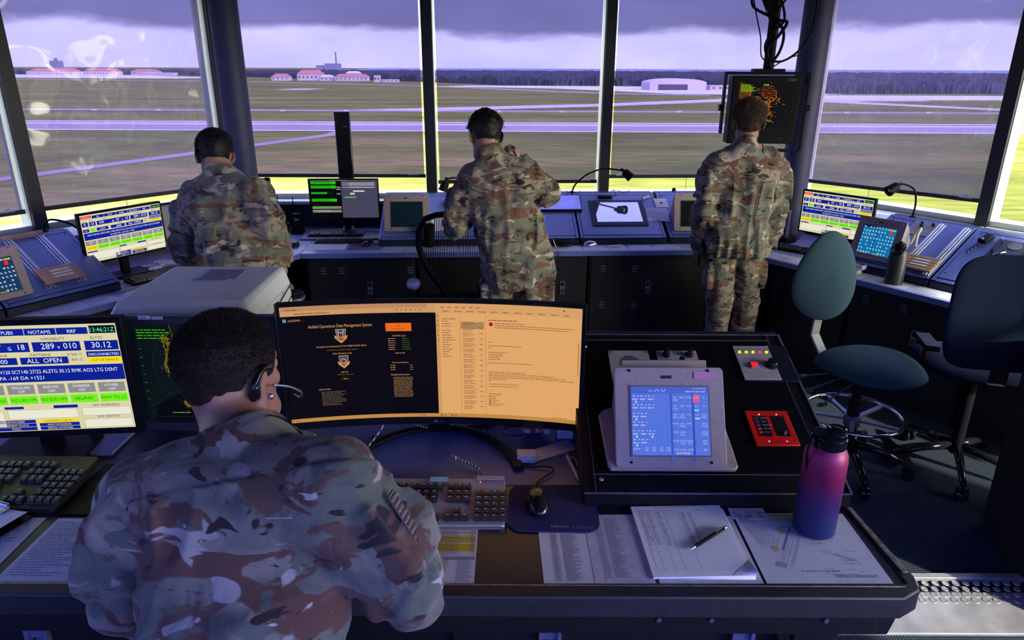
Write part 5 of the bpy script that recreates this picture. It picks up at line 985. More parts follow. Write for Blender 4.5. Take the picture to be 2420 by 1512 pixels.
# ---- other monitors on the desk
t, c = monitor(T(-.835, 1.745, DZ), .365, .292, .205, 'square dark blue radar monitor behind the seated person\'s head, coastline in yellow', bez=.022, botbez=.03, frame=mat('nec_blue_black', (.018, .024, .045), rough=.35), base_w=.2)
c.rect(0, 0, .365, .292, (.05, .09, .085), 0); r_ = random.Random(9); c.poly([(.12, .0), (.365, 0), (.365, .29), (.26, .29), (.2, .24), (.12, .2), (.17, .12)], (.035, .04, .045), 1)
c.poly([(.03, .24), (.1, .2), (.17, .22), (.2, .292), (.02, .292)], (.03, .035, .045), 1)
yl = (.62, .52, .08); cst = [(.075, .035), (.08, .05), (.083, .07), (.078, .09), (.07, .115), (.076, .135), (.095, .155), (.105, .17), (.108, .19), (.115, .21), (.108, .23), (.12, .245)]
for o_ in (0, .006, .014):
    c.line([(x+o_+r_.uniform(-.003, .003), y+r_.uniform(-.002, .002)) for x, y in cst], .0012, yl, 2)
for k in range(260): x, y = r_.choice(cst); c.rect(x+r_.gauss(.006, .006), y+r_.gauss(0, .008), r_.uniform(.001, .004), .0012, yl, 3)
c.line([(.1, .0), (.105, .03), (.1, .06), (.085, .1)], .0008, yl, 2); c.line([(.14, .15), (.15, .19), (.18, .2), (.22, .19)], .001, yl, 2)
for rr in (.06, .12, .2, .28): c.line([(.16+rr*math.cos(R(a)), .12+rr*math.sin(R(a))) for a in range(0, 361, 10) if 0 < .16+rr*math.cos(R(a)) < .365 and 0 < .12+rr*math.sin(R(a)) < .292], .0005, (.2, .24, .22), 2)
for k in range(60): c.rect(r_.uniform(.01, .09), r_.uniform(.01, .22), .0009, .0009, (.4, .45, .42), 3)
for k in range(4): c.words(.01, .016+k*.008, .09, .005, (.25, .65, .08), 3, k)
for k in range(7): c.words(.008, .07+k*.025, .008, .0025, (.4, .42, .45), 3, k)
c.words(.07, .262, .05, .004, (.35, .7, .08), 3, 3, 1); c.words(.2, .26, .05, .004, (.35, .7, .08), 3, 4, 1); c.build('display', t)
c = flat(.409, .345, ink, T(0, -.0012, .037)); c.text(.016, .016, 'NEC', .010, (.35, .38, .48)); c.rect(.044, .005, .034, .011, (.7, .7, .8)); c.words(.05, .0125, .02, .004, (.2, .2, .3)); c.rect(.08, .0075, .031, .009, (.65, .65, .75)); c.text(.022, .336, 'MultiSync', .006, (.25, .28, .36)); c.build('badge', t)
t, c = monitor(T(-1.278, 1.645, DZ) @ RZ(5.5), .53, .298, .234, 'information monitor with blue and yellow fields at the left edge, time 13:46:21Z', bez=.014, botbez=.02, base_w=.26); info_board(c, .53, .298); c.build('display', t)
b = MB(); b.box(0, 0, .004, .42, .24, .008); tag(obj('desk_pad', b, mat('pad_blue', (.15, .17, .36), rough=.5), M=T(-1.30, 1.78, DZ+.001) @ RZ(0)), 'plain blue-grey pad under the left information monitor', 'desk pad')
sheet(T(-1.285, 1.705, DZ+.0085) @ RZ(8), .13, .075, 'plastic-wrapped note lying below the left information monitor', d_text(7, 1, 4, (.5, .5, .75)), mat('wrapped_note', (.5, .5, .62), rough=.25), 'paper_note')
# printer
t = thing('printer', 'white laser printer with a recessed top tray behind the radar monitor', 'printer', T(-1.0, 2.16, DZ))
WP = mat('printer_white', (.78, .78, .80), rough=.45, var=.03); b = MB(); b.prism(rrect(.45, .39, .03), 0, .275); obj('body', b, WP, t, bevel=.012)
b = MB(); xs = .225; b.add([(-xs, -.195, .275), (xs, -.195, .275), (xs, .195, .275), (-xs, .195, .275), (-xs+.03, -.17, .335), (xs-.03, -.17, .335), (xs-.015, .18, .35), (-xs+.055, .18, .35)], [(0, 1, 5, 4), (1, 2, 6, 5), (2, 3, 7, 6), (3, 0, 4, 7), (4, 5, 6, 7), (0, 3, 2, 1)]); lid = obj('lid', b, WP, t, bevel=.014)
b = MB(); Q = T(0, .02, .342) @ RX(2.3); b.box(.035, .06, .002, .12, .10, .004, Q); b.box(.02, .0, .003, .11, .016, .006, Q); obj('paper_tray', b, mat('printer_shadow_grey', (.24, .25, .36), rough=.5), lid, bevel=.001)
b = MB(); b.box(-.005, -.1965, .235, .09, .003, .11); obj('front_flap', b, mat('printer_panel', (.52, .53, .62), rough=.4), t, bevel=.001)
b = MB(); b.bar((.2265, -.17, .22), (.2265, .19, .29), .002, .003, upv=(1, 0, 0)); b.bar((.2265, -.12, .18), (.2265, .19, .25), .002, .003, upv=(1, 0, 0)); obj('side_seam', b, BLK, t)
b = MB(); b.box(.02, -.198, .015, .3, .004, .006); obj('vent', b, mat('printer_shadow_grey', ()), t)
t = thing('travel_mug', 'black travel mug standing between the printer and the curved monitor', 'mug', T(-.80, 2.42, DZ-.001)); b = MB(); b.lathe([(.0001, 0), (.032, 0), (.038, .2), (.040, .205), (.04, .225), (.036, .23), (.0001, .225)], 28); obj('body', b, BLK, t); b = MB(); b.lathe([(.0385, .2), (.042, .203), (.042, .212), (.0385, .215)], 28); obj('rim_band', b, SILV, t)
# keyboards, mats, mouse
t = keyboard(T(-.245, 1.432, DZ+.002), 'silver keyboard with black keys beside the seated person\'s right sleeve', w=.46, d=.172, body=mat('keyboard_silver', (.30, .28, .33), rough=.4, var=.05), z=.014, tiltk=5, bottom=SILV, legend=True)
b = MB(); b.box(.193, .078, .030, .07, .014, .003); obj('status_bar', b, mat('keyboard_silver', ()), t); b = MB(); b.box(.168, .062, .0285, .003, .002, .003); obj('indicator_light', b, emis((1, .5, .15), 2), t)
b = MB(); b.box(.065, .072, .0245, .045, .018, .001, RX(5)); obj('tape_label', b, mat('tape_cyan', (.25, .5, .62), rough=.6), t)
c = Canvas(lambda x, y, l: (x, y, .0315+.0002*l), ink); c.s = 0
keyboard(T(-1.312, 1.503, DZ+.002) @ RZ(-1), 'dark olive keyboard at the left edge below the information monitor', w=.46, d=.20, body=mat('keyboard_olive', (.022, .022, .016), rough=.45), keys=mat('key_olive_black', (.03, .03, .034), rough=.35, var=0), z=.022, tiltk=6)
t = thing('mouse_pad', 'black mouse pad with a zigzag logo partly under the seated person\'s arm', 'mouse pad', T(-.985, 1.50, DZ+.001)); b = MB(); b.prism(rrect(.19, .22, .01), 0, .004); obj('pad', b, BLK, t)
c = Canvas(lambda x, y, l: (x, -y, .0042+.0002*l), ink); c.line([(-.065, -.01), (-.055, -.022), (-.045, -.012), (-.035, -.024)], .0012, (.3, .3, .42)); c.text(-.03, -.012, 'MICRO', .012, (.3, .3, .42)); c.build('logo', t)
t = thing('mouse_pad', 'navy blue mouse pad with white lettering right of the silver keyboard', 'mouse pad', T(.10, 1.425, DZ+.001) @ RZ(-2)); b = MB(); b.prism([(x, y) for x, y in rrect(.215, .185, .035)], 0, .004); obj('pad', b, mat('pad_navy', (.012, .012, .09), rough=.85), t)
c = Canvas(lambda x, y, l: (x, -y, .0042+.0002*l), ink); c.text(-.005, .078, 'Fellowes.', .0085, (.62, .62, .85)); c.text(.053, .078, 'Microban', .0078, (.4, .42, .66), maxw=.04); c.poly([(.044, .0745), (.0465, .0725), (.049, .0745), (.0465, .0765)], (.6, .6, .85)); c.rect(.043, .0795, .05, .0006, (.4, .42, .66)); c.build('lettering', t)
mouse(T(.065, 1.435, DZ+.0055) @ RZ(5), 'shiny black mouse on the navy blue mouse pad')
cable('mouse_cable', [(.062, 1.49, DZ+.012), (.066, 1.53, DZ+.006), (.11, 1.58, DZ+.01), (.09, 1.60, DZ+.01), (.03, 1.61, DZ+.006), (-.04, 1.68, DZ+.02), (-.075, 1.75, DZ+.05), (-.07, 1.8, DZ+.03)], .002, BLK, 'thin black cable from the shiny mouse up behind the curved stand')
b = MB(); pts = arc([(-.142, 1.618, DZ+.02), (-.09, 1.59, DZ+.012), (-.085, 1.555, DZ+.007), (-.13, 1.53, DZ+.007), (-.22, 1.50, DZ+.007), (-.3, 1.47, DZ+.006)], 12)
br = nodemat('braided_cable', lambda t, b, n, l: (lambda tc, w_, r: (l(tc.outputs['Object'], w_.inputs[0]), l(w_.outputs['Color'], r.inputs[0]), l(r.outputs[0], b.inputs['Base Color'])))(n('ShaderNodeTexCoord'), n('ShaderNodeTexWave'), n('ShaderNodeValToRGB')))
for nd in br.node_tree.nodes:
    if nd.type == 'TEX_WAVE': nd.inputs['Scale'].default_value = 35
    if nd.type == 'VALTORGB': nd.color_ramp.elements[0].position = .45; nd.color_ramp.elements[0].color = (.02, .02, .03, 1); nd.color_ramp.elements[1].position = .55; nd.color_ramp.elements[1].color = (.55, .55, .65, 1)
b.tube(pts, .0028, 8); b.cyl(tuple(pts[0]), tuple(Vector(pts[0])+Vector((-.018, .008, .004))), .005, n=8); tag(obj('braided_cable', b, br, smooth=180), 'black and white braided cable curling on the desk inside the monitor stand', 'cable')
b = MB(); b.tube(arc([(-.44, 1.60, DZ+.006), (-.41, 1.66, DZ+.008), (-.37, 1.73, DZ+.04), (-.35, 1.78, DZ+.07)]), .0025, 8); tag(obj('braided_cable', b, br, smooth=180), 'short braided cable rising beside the seated person\'s right shoulder', 'cable')
b = MB(); b.tube(arc([(-.32, 1.83, DZ+.03), (-.25, 1.80, DZ+.015), (-.18, 1.81, DZ+.02), (-.12, 1.86, DZ+.05)]), .0025, 8); tag(obj('braided_cable', b, br, smooth=180), 'braided cable passing behind the neck of the curved monitor stand', 'cable')
for k, pts in enumerate(([(-.4, 1.76, DZ+.005), (-.3, 1.78, DZ+.005), (-.2, 1.81, DZ+.005), (-.05, 1.84, DZ+.005)], [(-.42, 1.55, DZ+.005), (-.3, 1.54, DZ+.006), (-.2, 1.525, DZ+.005)], [(-.9, 1.66, DZ+.005), (-.8, 1.7, DZ+.02), (-.7, 1.66, DZ+.005), (-.6, 1.7, DZ+.005)])):
    cable('black_cable', pts, .0032, BLK, ['black cable running under the curved monitor', 'black cable end lying behind the silver keyboard', 'black cable looping in front of the square radar monitor'][k])
t = thing('card_reader', 'small grey card reader with a yellow light by the seated person\'s neck', 'card reader', T(-.60, 1.73, DZ) @ RZ(-30)); b = MB(); b.box(0, 0, .02, .09, .06, .018, RX(6)); b.box(0, .01, .006, .07, .06, .012); obj('body', b, mat('reader_grey', (.26, .25, .28), rough=.45), t, bevel=.004); b = MB(); b.box(-.03, -.028, .026, .005, .004, .003); obj('light', b, emis((.9, 1, .1), 2), t)
t = thing('telephone', 'black desk telephone with lit keys and a crimson card beside the radar monitor', 'telephone', T(-.66, 1.70, DZ) @ RZ(10)); b = MB(); b.prism([(0, 0), (.12, 0), (.12, .09), (0, .02)], -.05, .05, RY(90) @ RZ(90)); obj('body', b, DKB, t, bevel=.004)
b = MB(); [b.box(-.02+.02*i, .03+.02*j, .05+.012*j, .012, .01, .008) for i in range(3) for j in range(4)]; obj('keys', b, mat('latch_metal', ()), t); b = MB(); b.box(.03, .015, .04, .03, .05, .003, RX(30)); obj('card', b, mat('crimson_card', (.35, .03, .1), rough=.5), t)
t = thing('coiled_cord', 'coiled black telephone cord hanging beside the left information monitor', 'cord', T(-1.19, 1.76, DZ)); b = MB(); b.tube([(.012*math.cos(k*.7), .012*math.sin(k*.7)+.0, .01+k*.0009) for k in range(110)], .0028, 5); obj('coil', b, BLKG, t, smooth=180)
# papers and small things on the desk
def d_yellow(c, w, h):
    for k in range(2):
        x = .006+k*w*.5; pitch = .0052
        for r in range(int((h*.42)/pitch)):
            if r % 3 == 1 or r in (5, 6, 9, 11, 12): c.rect(x, .008+r*pitch-.003, w*.45, pitch*.9, (.85, .72, .08), 1)
            c.words(x, .009+r*pitch, w*.3, .0024, INK, 3, r+k*40); c.words(x+w*.4, .009+r*pitch, w*.05, .0024, INK, 3, r+k*80)
        c.rect(x, h*.47, w*.46, .012, (.55, .55, .6), 1)
        for r in range(16): c.words(x, h*.54+r*.0052, w*.2, .0024, INK, 3, r+7); c.words(x+w*.28, h*.54+r*.0052, w*.17, .0024, INK, 3, r+70)
    c.words(w*.5, h*.93, w*.2, .003, INK); c.words(w*.5, h*.96, w*.2, .003, INK)
SP = mat('sheet_under_glass', (.62, .62, .70), rough=.35, var=.04)
sheet(T(-.18, 1.243, DZ+.0006), .208, .200, 'printed list with yellow highlighted rows beside the seated person\'s elbow', d_yellow, SP)
def d_list(c, w, h):
    c.frame(w*.18, .012, w*.72, h-.024, (.5, .5, .6), .0006)
    for r in range(44):
        y = .02+r*(h-.04)/44; c.words(w*.2, y, w*.11, .0026, (.38, .38, .48), 3, r); c.words(w*.36, y, w*.3, .0026, (.38, .38, .48), 3, r+60, .5)
sheet(T(.133, 1.248, DZ+.0006) @ RZ(2), .135, .195, 'dense printed roster sheet half under the navy mouse pad', d_list, SP)
sheet(T(.235, 1.28, DZ+.0012) @ RZ(1), .125, .242, 'second dense printed roster, tucked under the ruled log sheets', d_list, mat('sheet_b', (.52, .50, .58), rough=.35))
sheet(T(.415, 1.28, DZ+.0010) @ RZ(0), .215, .236, 'blank plastic sleeve sheet showing beneath the ruled log sheets', None, mat('sheet_b', ()))
def d_log(c, w, h):
    n_ = 34
    for r in range(n_): c.rect(.012, .022+r*(h-.035)/n_, w-.024, .0004, (.45, .45, .62), 1)
    for x in (.06, .13, .24, .34, .50): c.rect(w*x, .012, .0006, h-.03, (.4, .4, .55), 2)
    c.text(w*.45, .009, 'Daily Log  Tower  FAA 7230', .005, INK, al='c'); [c.words(w*x, .019, w*.06, .003, INK, 3, int(x*99)) for x in (.07, .15, .26, .38, .7)]
    for r in range(18): 
        for x in (.07, .15, .26): c.words(w*x, .028+r*.0068, w*.06, .0032, (.25, .25, .35), 3, r+int(x*100), .3)
    for x in (.52, .60):
        for r in range(16): c.words(w*x, .032+r*.0072, w*.05, .0035, (.25, .25, .35), 3, r+int(x*777), .4)
t = sheet(T(.40, 1.306, DZ+.003) @ RZ(2), .216, .248, 'stack of ruled white log sheets with handwriting, a pen across it', d_log, PAPR, 'log_sheets', .004)
b = MB(); b.grid(lambda u, v: (.108-.05*u*v-.0, -.124+.05*v*(1-u)+.0, .0046+.012*(1-u)*(1-v)), 6, 6); b.box(.003, -.004, -.0008, .214, .246, .001, RZ(-2)); obj('curled_corner', b, PAPR, t, smooth=180)
pen(T(.45, 1.306, DZ+.0092) @ RZ(-142+180), 'black ballpoint pen with silver tip lying on the ruled log sheets', BLKG, .12)
sheet(T(.565, 1.408, DZ+.0012), .085, .042, 'small white card at the back edge beside the log sheets', lambda c, w, h: [c.words(.006+w*.33*k, .01, w*.2, .003, INK, 3, k) or c.para(.006+w*.33*k, .018, w*.25, 4, .006, .003, INK, k) for k in range(3)], SP)
def d_air(c, w, h):
    G = (.55, .55, .66); c.rect(.06, .004, w-.08, .010, (.75, .66, .25), 1); c.rect(.06, .02, w-.07, .0016, (.75, .66, .25), 1); c.rect(.06, .027, w-.07, .0016, (.75, .66, .25), 1)
    c.para(.008, .012, .04, 5, .006, .003, INK, 4); c.line([(.012, .045), (.075, .045), (.088, .075), (.062, .125), (.03, .125), (.012, .045)], .0007, G)
    for k in range(9): c.words(.02+.0015*k, .055+k*.0075, .045, .0028, (.42, .42, .58), 3, k); c.disc(.017+.0015*k, .054+k*.0075, .0016, (.2, .3, .5), 3, 8)
    for dx in (0, .005, .012, .02, .024): c.line([(.118+dx, .055+dx*.4), (.05+dx, .18+dx*.4)], .0007, G)
    c.rect(.05, .12, .012, .02, (.75, .68, .45), 2); c.rect(.088, .055, .012, .02, (.75, .68, .45), 2)
    for k in range(9): c.poly([(.07+.005*k, .135-.009*k), (.074+.005*k, .135-.009*k), (.077+.005*k, .128-.009*k), (.073+.005*k, .128-.009*k)], (.3, .4, .7), 3)
    c.poly([(.045, .172), (.064, .18), (.058, .195), (.038, .186)], (.6, .6, .72), 2); c.line([(.12, .07), (.17, .12), (.2, .165), (.225, .175)], .0008, G); c.line([(.1, .1), (.15, .115), (.19, .105), (.21, .08)], .0006, G); c.line([(.18, .15), (.22, .168)], .006, (.62, .66, .82))
    for a in range(0, 360, 30): c.line([(.145+.008*math.cos(R(a)), .085+.008*math.sin(R(a))), (.145+.035*math.cos(R(a)), .085+.03*math.sin(R(a)))], .0004, G)
    r_ = random.Random(2)
    for k in range(26): c.words(r_.uniform(.09, w-.05), r_.uniform(.05, h-.03), .025, .0028, (.5, .5, .62) if k % 3 else (.65, .6, .4), 3, k)
    c.words(.085, h-.04, .08, .0035, INK, 3, 1, 1); c.text(w*.74, h-.022, 'AIRFIELD DIAGRAM', .0085, (.36, .36, .48), al='c', maxw=.09)
sheet(T(.660, 1.287, DZ+.0008) @ RZ(0), .262, .245, 'airfield diagram chart on the desk under the pink and blue bottle', d_air, SP, 'airfield_chart')
# left papers
sheet(T(-.985, 1.27, DZ+.0008) @ RZ(-1), .16, .215, 'printed form with a handwritten note left of the seated person', d_text(24, 1, 7, (.5, .5, .66)), SP)
sheet(T(-.80, 1.27, DZ+.0008) @ RZ(1), .19, .22, 'printed form with a brown stain reaching under the seated person\'s arm', lambda c, w, h: (d_text(26, 1, 9, (.52, .5, .6))(c, w, h), c.disc(w*.25, .04, .022, (.62, .42, .38), 1, 9, .016)), SP)
sheet(T(-1.15, 1.27, DZ+.0008) @ RZ(1), .12, .22, 'bluish printed form below the clipboard at the left edge', d_text(20, 1, 17, (.5, .5, .66)), SP)
t = thing('clipboard', 'clipboard with curled white pages and a metal clip at the left edge', 'clipboard', T(-1.235, 1.355, DZ+.004) @ RZ(-20)); b = MB(); b.box(0, 0, .002, .20, .12, .003); obj('board', b, BLK, t); b = MB(); b.grid(lambda u, v: (-.095+.19*u, -.055+.11*v, .006+.012*u**3), 10, 4); obj('pages', b, PAPR, t, smooth=180); b = MB(); b.box(.0, .045, .014, .07, .022, .008); b.cyl((-.03, .055, .02), (.03, .055, .02), .006, n=8); obj('clip', b, SILV, t, bevel=.002)
# right rear corner clutter
STR = mat('strip_paper', (.52, .50, .55), rough=.7)
b = MB(); b.bar((.03, 1.655, .006), (.165, 1.735, .006), .028, .004); b.bar((.045, 1.635, .004), (.185, 1.715, .004), .024, .004); b.box(.04, 1.645, .014, .05, .035, .022, I4); tag(obj('flight_strips', b, STR, M=T(0, 0, DZ), bevel=.001), 'two long paper flight strips and a stub on the desk behind the curved stand', 'paper')
t = thing('paper_punch', 'small white plastic box with a knob at the rear right of the desk', 'box', T(.158, 1.785, DZ)); b = MB(); b.box(0, 0, .022, .055, .06, .04); obj('body', b, mat('cool_white_plastic', (.5, .54, .8), rough=.4), t, bevel=.004); b = MB(); b.cyl((-.012, -.01, .04), (-.012, -.01, .055), .009, n=12); obj('knob', b, mat('cool_white_plastic', ()), t)
t = thing('soft_toy', 'small brown and white plush toy behind the desk\'s right corner', 'toy', T(.07, 1.80, DZ)); b = MB()
for p, q in (((0, 0, .025), (.03, .024, .025)), ((.022, -.012, .05), (.018, .016, .016)), ((-.025, -.012, .018), (.016, .018, .012)), ((.032, -.02, .02), (.012, .02, .012)), ((-.012, .005, .055), (.008, .006, .014)), ((.038, .0, .062), (.008, .006, .012))): b.ell(p, q, 14, 10)
obj('body', b, nodemat('plush_patches', lambda t, b, n, l: (lambda tc, z, r: (l(tc.outputs['Object'], z.inputs['Vector']), l(z.outputs[0], r.inputs[0]), l(r.outputs[0], b.inputs['Base Color'])))(n('ShaderNodeTexCoord'), n('ShaderNodeTexNoise'), n('ShaderNodeValToRGB'))), t, smooth=180)
for nd in bpy.data.materials['plush_patches'].node_tree.nodes:
    if nd.type == 'TEX_NOISE': nd.inputs['Scale'].default_value = 38
    if nd.type == 'VALTORGB': nd.color_ramp.interpolation = 'CONSTANT'; nd.color_ramp.elements[0].color = (.22, .08, .05, 1); nd.color_ramp.elements[1].position = .5; nd.color_ramp.elements[1].color = (.6, .5, .5, 1)
b = MB(); b.tube([(.04*math.cos(R(a)), .028*math.sin(R(a)), .003) for a in range(0, 360, 15)], .0016, 6, closed=True); tag(obj('key_ring', b, CHROME, M=T(.015, 1.81, DZ)), 'thin wire ring lying left of the plush toy', 'ring')
pen(T(.160, 1.615, DZ+.001) @ RZ(-80+180), 'grey and white pen at the desk edge beside the black console', mat('pen_grey', (.35, .37, .5), rough=.3), .12); pen(T(.178, 1.60, DZ+.001) @ RZ(-76+180), 'black pen just right of the grey and white pen', BLKG, .12)
# the pink and blue bottle
def _grad(t, b, n, l):
    tc = n('ShaderNodeTexCoord'); s = n('ShaderNodeSeparateXYZ'); l(tc.outputs['Object'], s.inputs[0]); r = n('ShaderNodeValToRGB'); m = n('ShaderNodeMath'); m.operation = 'MULTIPLY'; m.inputs[1].default_value = 4.4; l(s.outputs[2], m.inputs[0]); l(m.outputs[0], r.inputs[0]); e = r.color_ramp
    e.elements[0].position = .18; e.elements[0].color = (.016, .03, .14, 1); e.elements[1].position = .9; e.elements[1].color = (.42, .03, .13, 1); k = e.elements.new(.44); k.color = (.07, .014, .13, 1); k = e.elements.new(.66); k.color = (.24, .008, .07, 1)
    l(r.outputs[0], b.inputs['Base Color']); b.inputs['Roughness'].default_value = .42; b.inputs['Metallic'].default_value = .15
    z = n('ShaderNodeTexNoise'); z.inputs['Scale'].default_value = 900; u = n('ShaderNodeBump'); u.inputs['Strength'].default_value = .12; u.inputs['Distance'].default_value = .001; l(tc.outputs['Object'], z.inputs['Vector']); l(z.outputs[0], u.inputs['Height']); l(u.outputs[0], b.inputs['Normal'])
t = thing('water_bottle', 'tall water bottle fading from pink to dark blue, black cap, on the airfield chart', 'bottle', T(.697, 1.35, DZ+.003))
b = MB(); b.lathe([(.0001, 0), (.042, 0), (.0465, .004), (.0465, .185), (.045, .2), (.039, .213), (.034, .219)], 48); obj('body', b, nodemat('bottle_fade', _grad), t, smooth=60)
b = MB(); b.lathe([(.0345, .217), (.0345, .2205), (.03, .2205)], 40); obj('steel_lip', b, CHROME, t); b = MB(); b.lathe([(.033, .2205), (.0375, .221), (.0375, .238), (.034, .24), (.0355, .243), (.0355, .247), (.026, .25), (.0001, .25)], 40); cp = obj('cap', b, BLKG, t, smooth=50)
b = MB(); b.lathe([(.02, .249), (.0205, .262), (.017, .264), (.012, .261), (.008, .263), (.0001, .263)], 8 if 0 else 28, T(.012, -.003, 0)); obj('spout_cover', b, BLKG, cp); b = MB(); b.tube(arc([(-.033, .0, .245), (-.045, -.01, .235), (-.05, -.015, .2), (-.042, -.01, .16)]), .003, 6); b.box(-.02, 0, .252, .03, .02, .006); obj('strap', b, BLK, cp)
# ================================================================ people: smooth implicit bodies turned into one surface each
FPX = 1647.0
def Wp(x, y, Y):       # the room point at depth Y seen along a given direction of view
    d = fw+rt2*((x-1210)/FPX)-up2*((y-756)/FPX); return np.array(Vector((0, 0, 2.0))+d*(Y/d.y))
def nv(v): v = np.array(v, float); return v/np.linalg.norm(v)
def smin(a, b, k): h = np.clip(.5+.5*(b-a)/k, 0, 1); return b+(a-b)*h-k*h*(1-h)
def s_cap(P, a, b, ra, rb):
    a = np.array(a); b = np.array(b); ab = b-a; t = np.clip((P-a)@ab/(ab@ab), 0, 1); return np.linalg.norm(P-a-t[:, None]*ab, axis=1)-(ra+(rb-ra)*t)
def s_ell(P, c, r, Rm=None):
    q = P-np.array(c)
    if Rm is not None: q = q@Rm
    r = np.array(r); k0 = np.linalg.norm(q/r, axis=1); k1 = np.linalg.norm(q/(r*r), axis=1)+1e-9; return k0*(k0-1)/k1
def s_sweep(P, pts, ab, rgt, cap=.06):
    """elliptical section swept along a spine; rgt is the wide axis"""
    best = None
    for (p, q, A, B) in zip(pts, pts[1:], ab, ab[1:]):
        p = np.array(p); q = np.array(q); w_ = q-p; L = np.linalg.norm(w_); w_ = w_/L; u = rgt-w_*(rgt@w_); u /= np.linalg.norm(u); v = np.cross(w_, u); D = P-p; s = D@w_; t = np.clip(s/L, 0, 1); t = t
        o = s-np.clip(s, 0, L); a = A[0]+(B[0]-A[0])*t; b = A[1]+(B[1]-A[1])*t; x = D@u; y = D@v
        k = ((np.abs(x)/a)**2.3+(np.abs(y)/b)**2.3+(np.abs(o)/cap)**2)**(1/2.2); d = (k-1)*np.minimum(a, b)
        best = d if best is None else smin(best, d, .04)
    return best
_NZ = np.random.RandomState(11).rand(33, 33, 33)
def noise(P, sc_, off=0):
    q = P*np.array(sc_)+off; i = np.floor(q).astype(int); f = q-i; f = f*f*(3-2*f); r = 0
    for dx in (0, 1):
        for dy in (0, 1):
            for dz in (0, 1):
                r = r+_NZ[(i[:, 0]+dx) % 33, (i[:, 1]+dy) % 33, (i[:, 2]+dz) % 33]*(f[:, 0] if dx else 1-f[:, 0])*(f[:, 1] if dy else 1-f[:, 1])*(f[:, 2] if dz else 1-f[:, 2])
    return r
def polygonise(fn, lo, hi, h):
    lo = np.array(lo, float); hi = np.array(hi, float); C = 4; n = (np.ceil((hi-lo)/h/C)*C).astype(int)+1; nc = (n-1)//C+1
    ax = [lo[k]+h*C*np.arange(nc[k]) for k in range(3)]; G = np.stack(np.meshgrid(*ax, indexing='ij'), -1).reshape(-1, 3); dc = fn(G).reshape(nc)
    cell = np.minimum.reduce([np.abs(dc[a:a-1+nc[0] if 0 else None][:nc[0]-1, b:][:, :nc[1]-1, c:][:, :, :nc[2]-1]) if 0 else np.abs(dc[a:nc[0]-1+a, b:nc[1]-1+b, c:nc[2]-1+c]) for a in (0, 1) for b in (0, 1) for c in (0, 1)])
    act = cell < h*C*1.3+.012
    D = np.repeat(np.repeat(np.repeat(dc[:-1, :-1, :-1], C, 0), C, 1), C, 2); D = np.pad(D, ((0, 1),)*3, mode='edge'); D = np.where(np.abs(D) < 1e-4, 1e-4, D)
    m = np.repeat(np.repeat(np.repeat(act, C, 0), C, 1), C, 2); m = np.pad(m, ((0, 1),)*3, mode='edge')
    m2 = m.copy(); m2[1:] |= m[:-1]; m = m2.copy(); m2[:, 1:] |= m[:, :-1]; m = m2.copy(); m2[:, :, 1:] |= m[:, :, :-1]; m = m2
    I = np.argwhere(m); D[m] = fn(lo+I*h)
    sgn = D < 0; cs = [(a, b, c) for a in (0, 1) for b in (0, 1) for c in (0, 1)]
    cnt = sum(sgn[a:D.shape[0]-1+a, b:D.shape[1]-1+b, c:D.shape[2]-1+c].astype(np.int8) for a, b, c in cs)
    ac = np.argwhere((cnt > 0) & (cnt < 8)); idm = np.full(np.array(D.shape)-1, -1, int); idm[ac[:, 0], ac[:, 1], ac[:, 2]] = np.arange(len(ac))
    acc = np.zeros((len(ac), 3)); w_ = np.zeros(len(ac))
    for a in cs:
        for k in range(3):
            if a[k] == 0:
                b = list(a); b[k] = 1; A = D[ac[:, 0]+a[0], ac[:, 1]+a[1], ac[:, 2]+a[2]]; B = D[ac[:, 0]+b[0], ac[:, 1]+b[1], ac[:, 2]+b[2]]; x = (A < 0) != (B < 0)
                t = np.where(x, A/np.where(x, A-B, 1), 0); p = np.array(a)+t[:, None]*(np.array(b)-np.array(a)); acc[x] += p[x]; w_ += x
    V = lo+h*(ac+acc/w_[:, None]); F = []
    for k in range(3):
        s0 = [slice(None)]*3; s1 = [slice(None)]*3; s0[k] = slice(0, -1); s1[k] = slice(1, None); A = sgn[tuple(s0)]; B = sgn[tuple(s1)]
        for flip in (0, 1):
            E_ = np.argwhere((A & ~B) if not flip else (~A & B)); u, v = (k+1) % 3, (k+2) % 3; E_ = E_[(E_[:, u] > 0) & (E_[:, v] > 0) & (E_[:, u] < idm.shape[u]) & (E_[:, v] < idm.shape[v])]
            q = []
            for du, dv in ((0, 0), (1, 0), (1, 1), (0, 1)): e = E_.copy(); e[:, u] -= du; e[:, v] -= dv; q.append(idm[e[:, 0], e[:, 1], e[:, 2]])
            q = np.stack(q if not flip else q[::-1], 1); F.append(q[(q >= 0).all(1)])
    return V, np.concatenate(F)
def mesh_from(name, V, F, m, parent, label=None):
    me = bpy.data.meshes.new(name); me.vertices.add(len(V)); me.vertices.foreach_set('co', V.astype(np.float32).ravel()); me.loops.add(F.size); me.loops.foreach_set('vertex_index', F.astype(np.int32).ravel())
    me.polygons.add(len(F)); me.polygons.foreach_set('loop_start', np.arange(0, F.size, F.shape[1], dtype=np.int32)); me.update(calc_edges=True); me.validate()
    o = link(name, me, m, parent, None, 0, 180)
    if label: o['label'] = label
    return o
def implicit(name, fn, lo, hi, h, m, parent, label=None):
    V, F = polygonise(fn, lo, hi, h); return mesh_from(name, V, F, m, parent, label), V, F

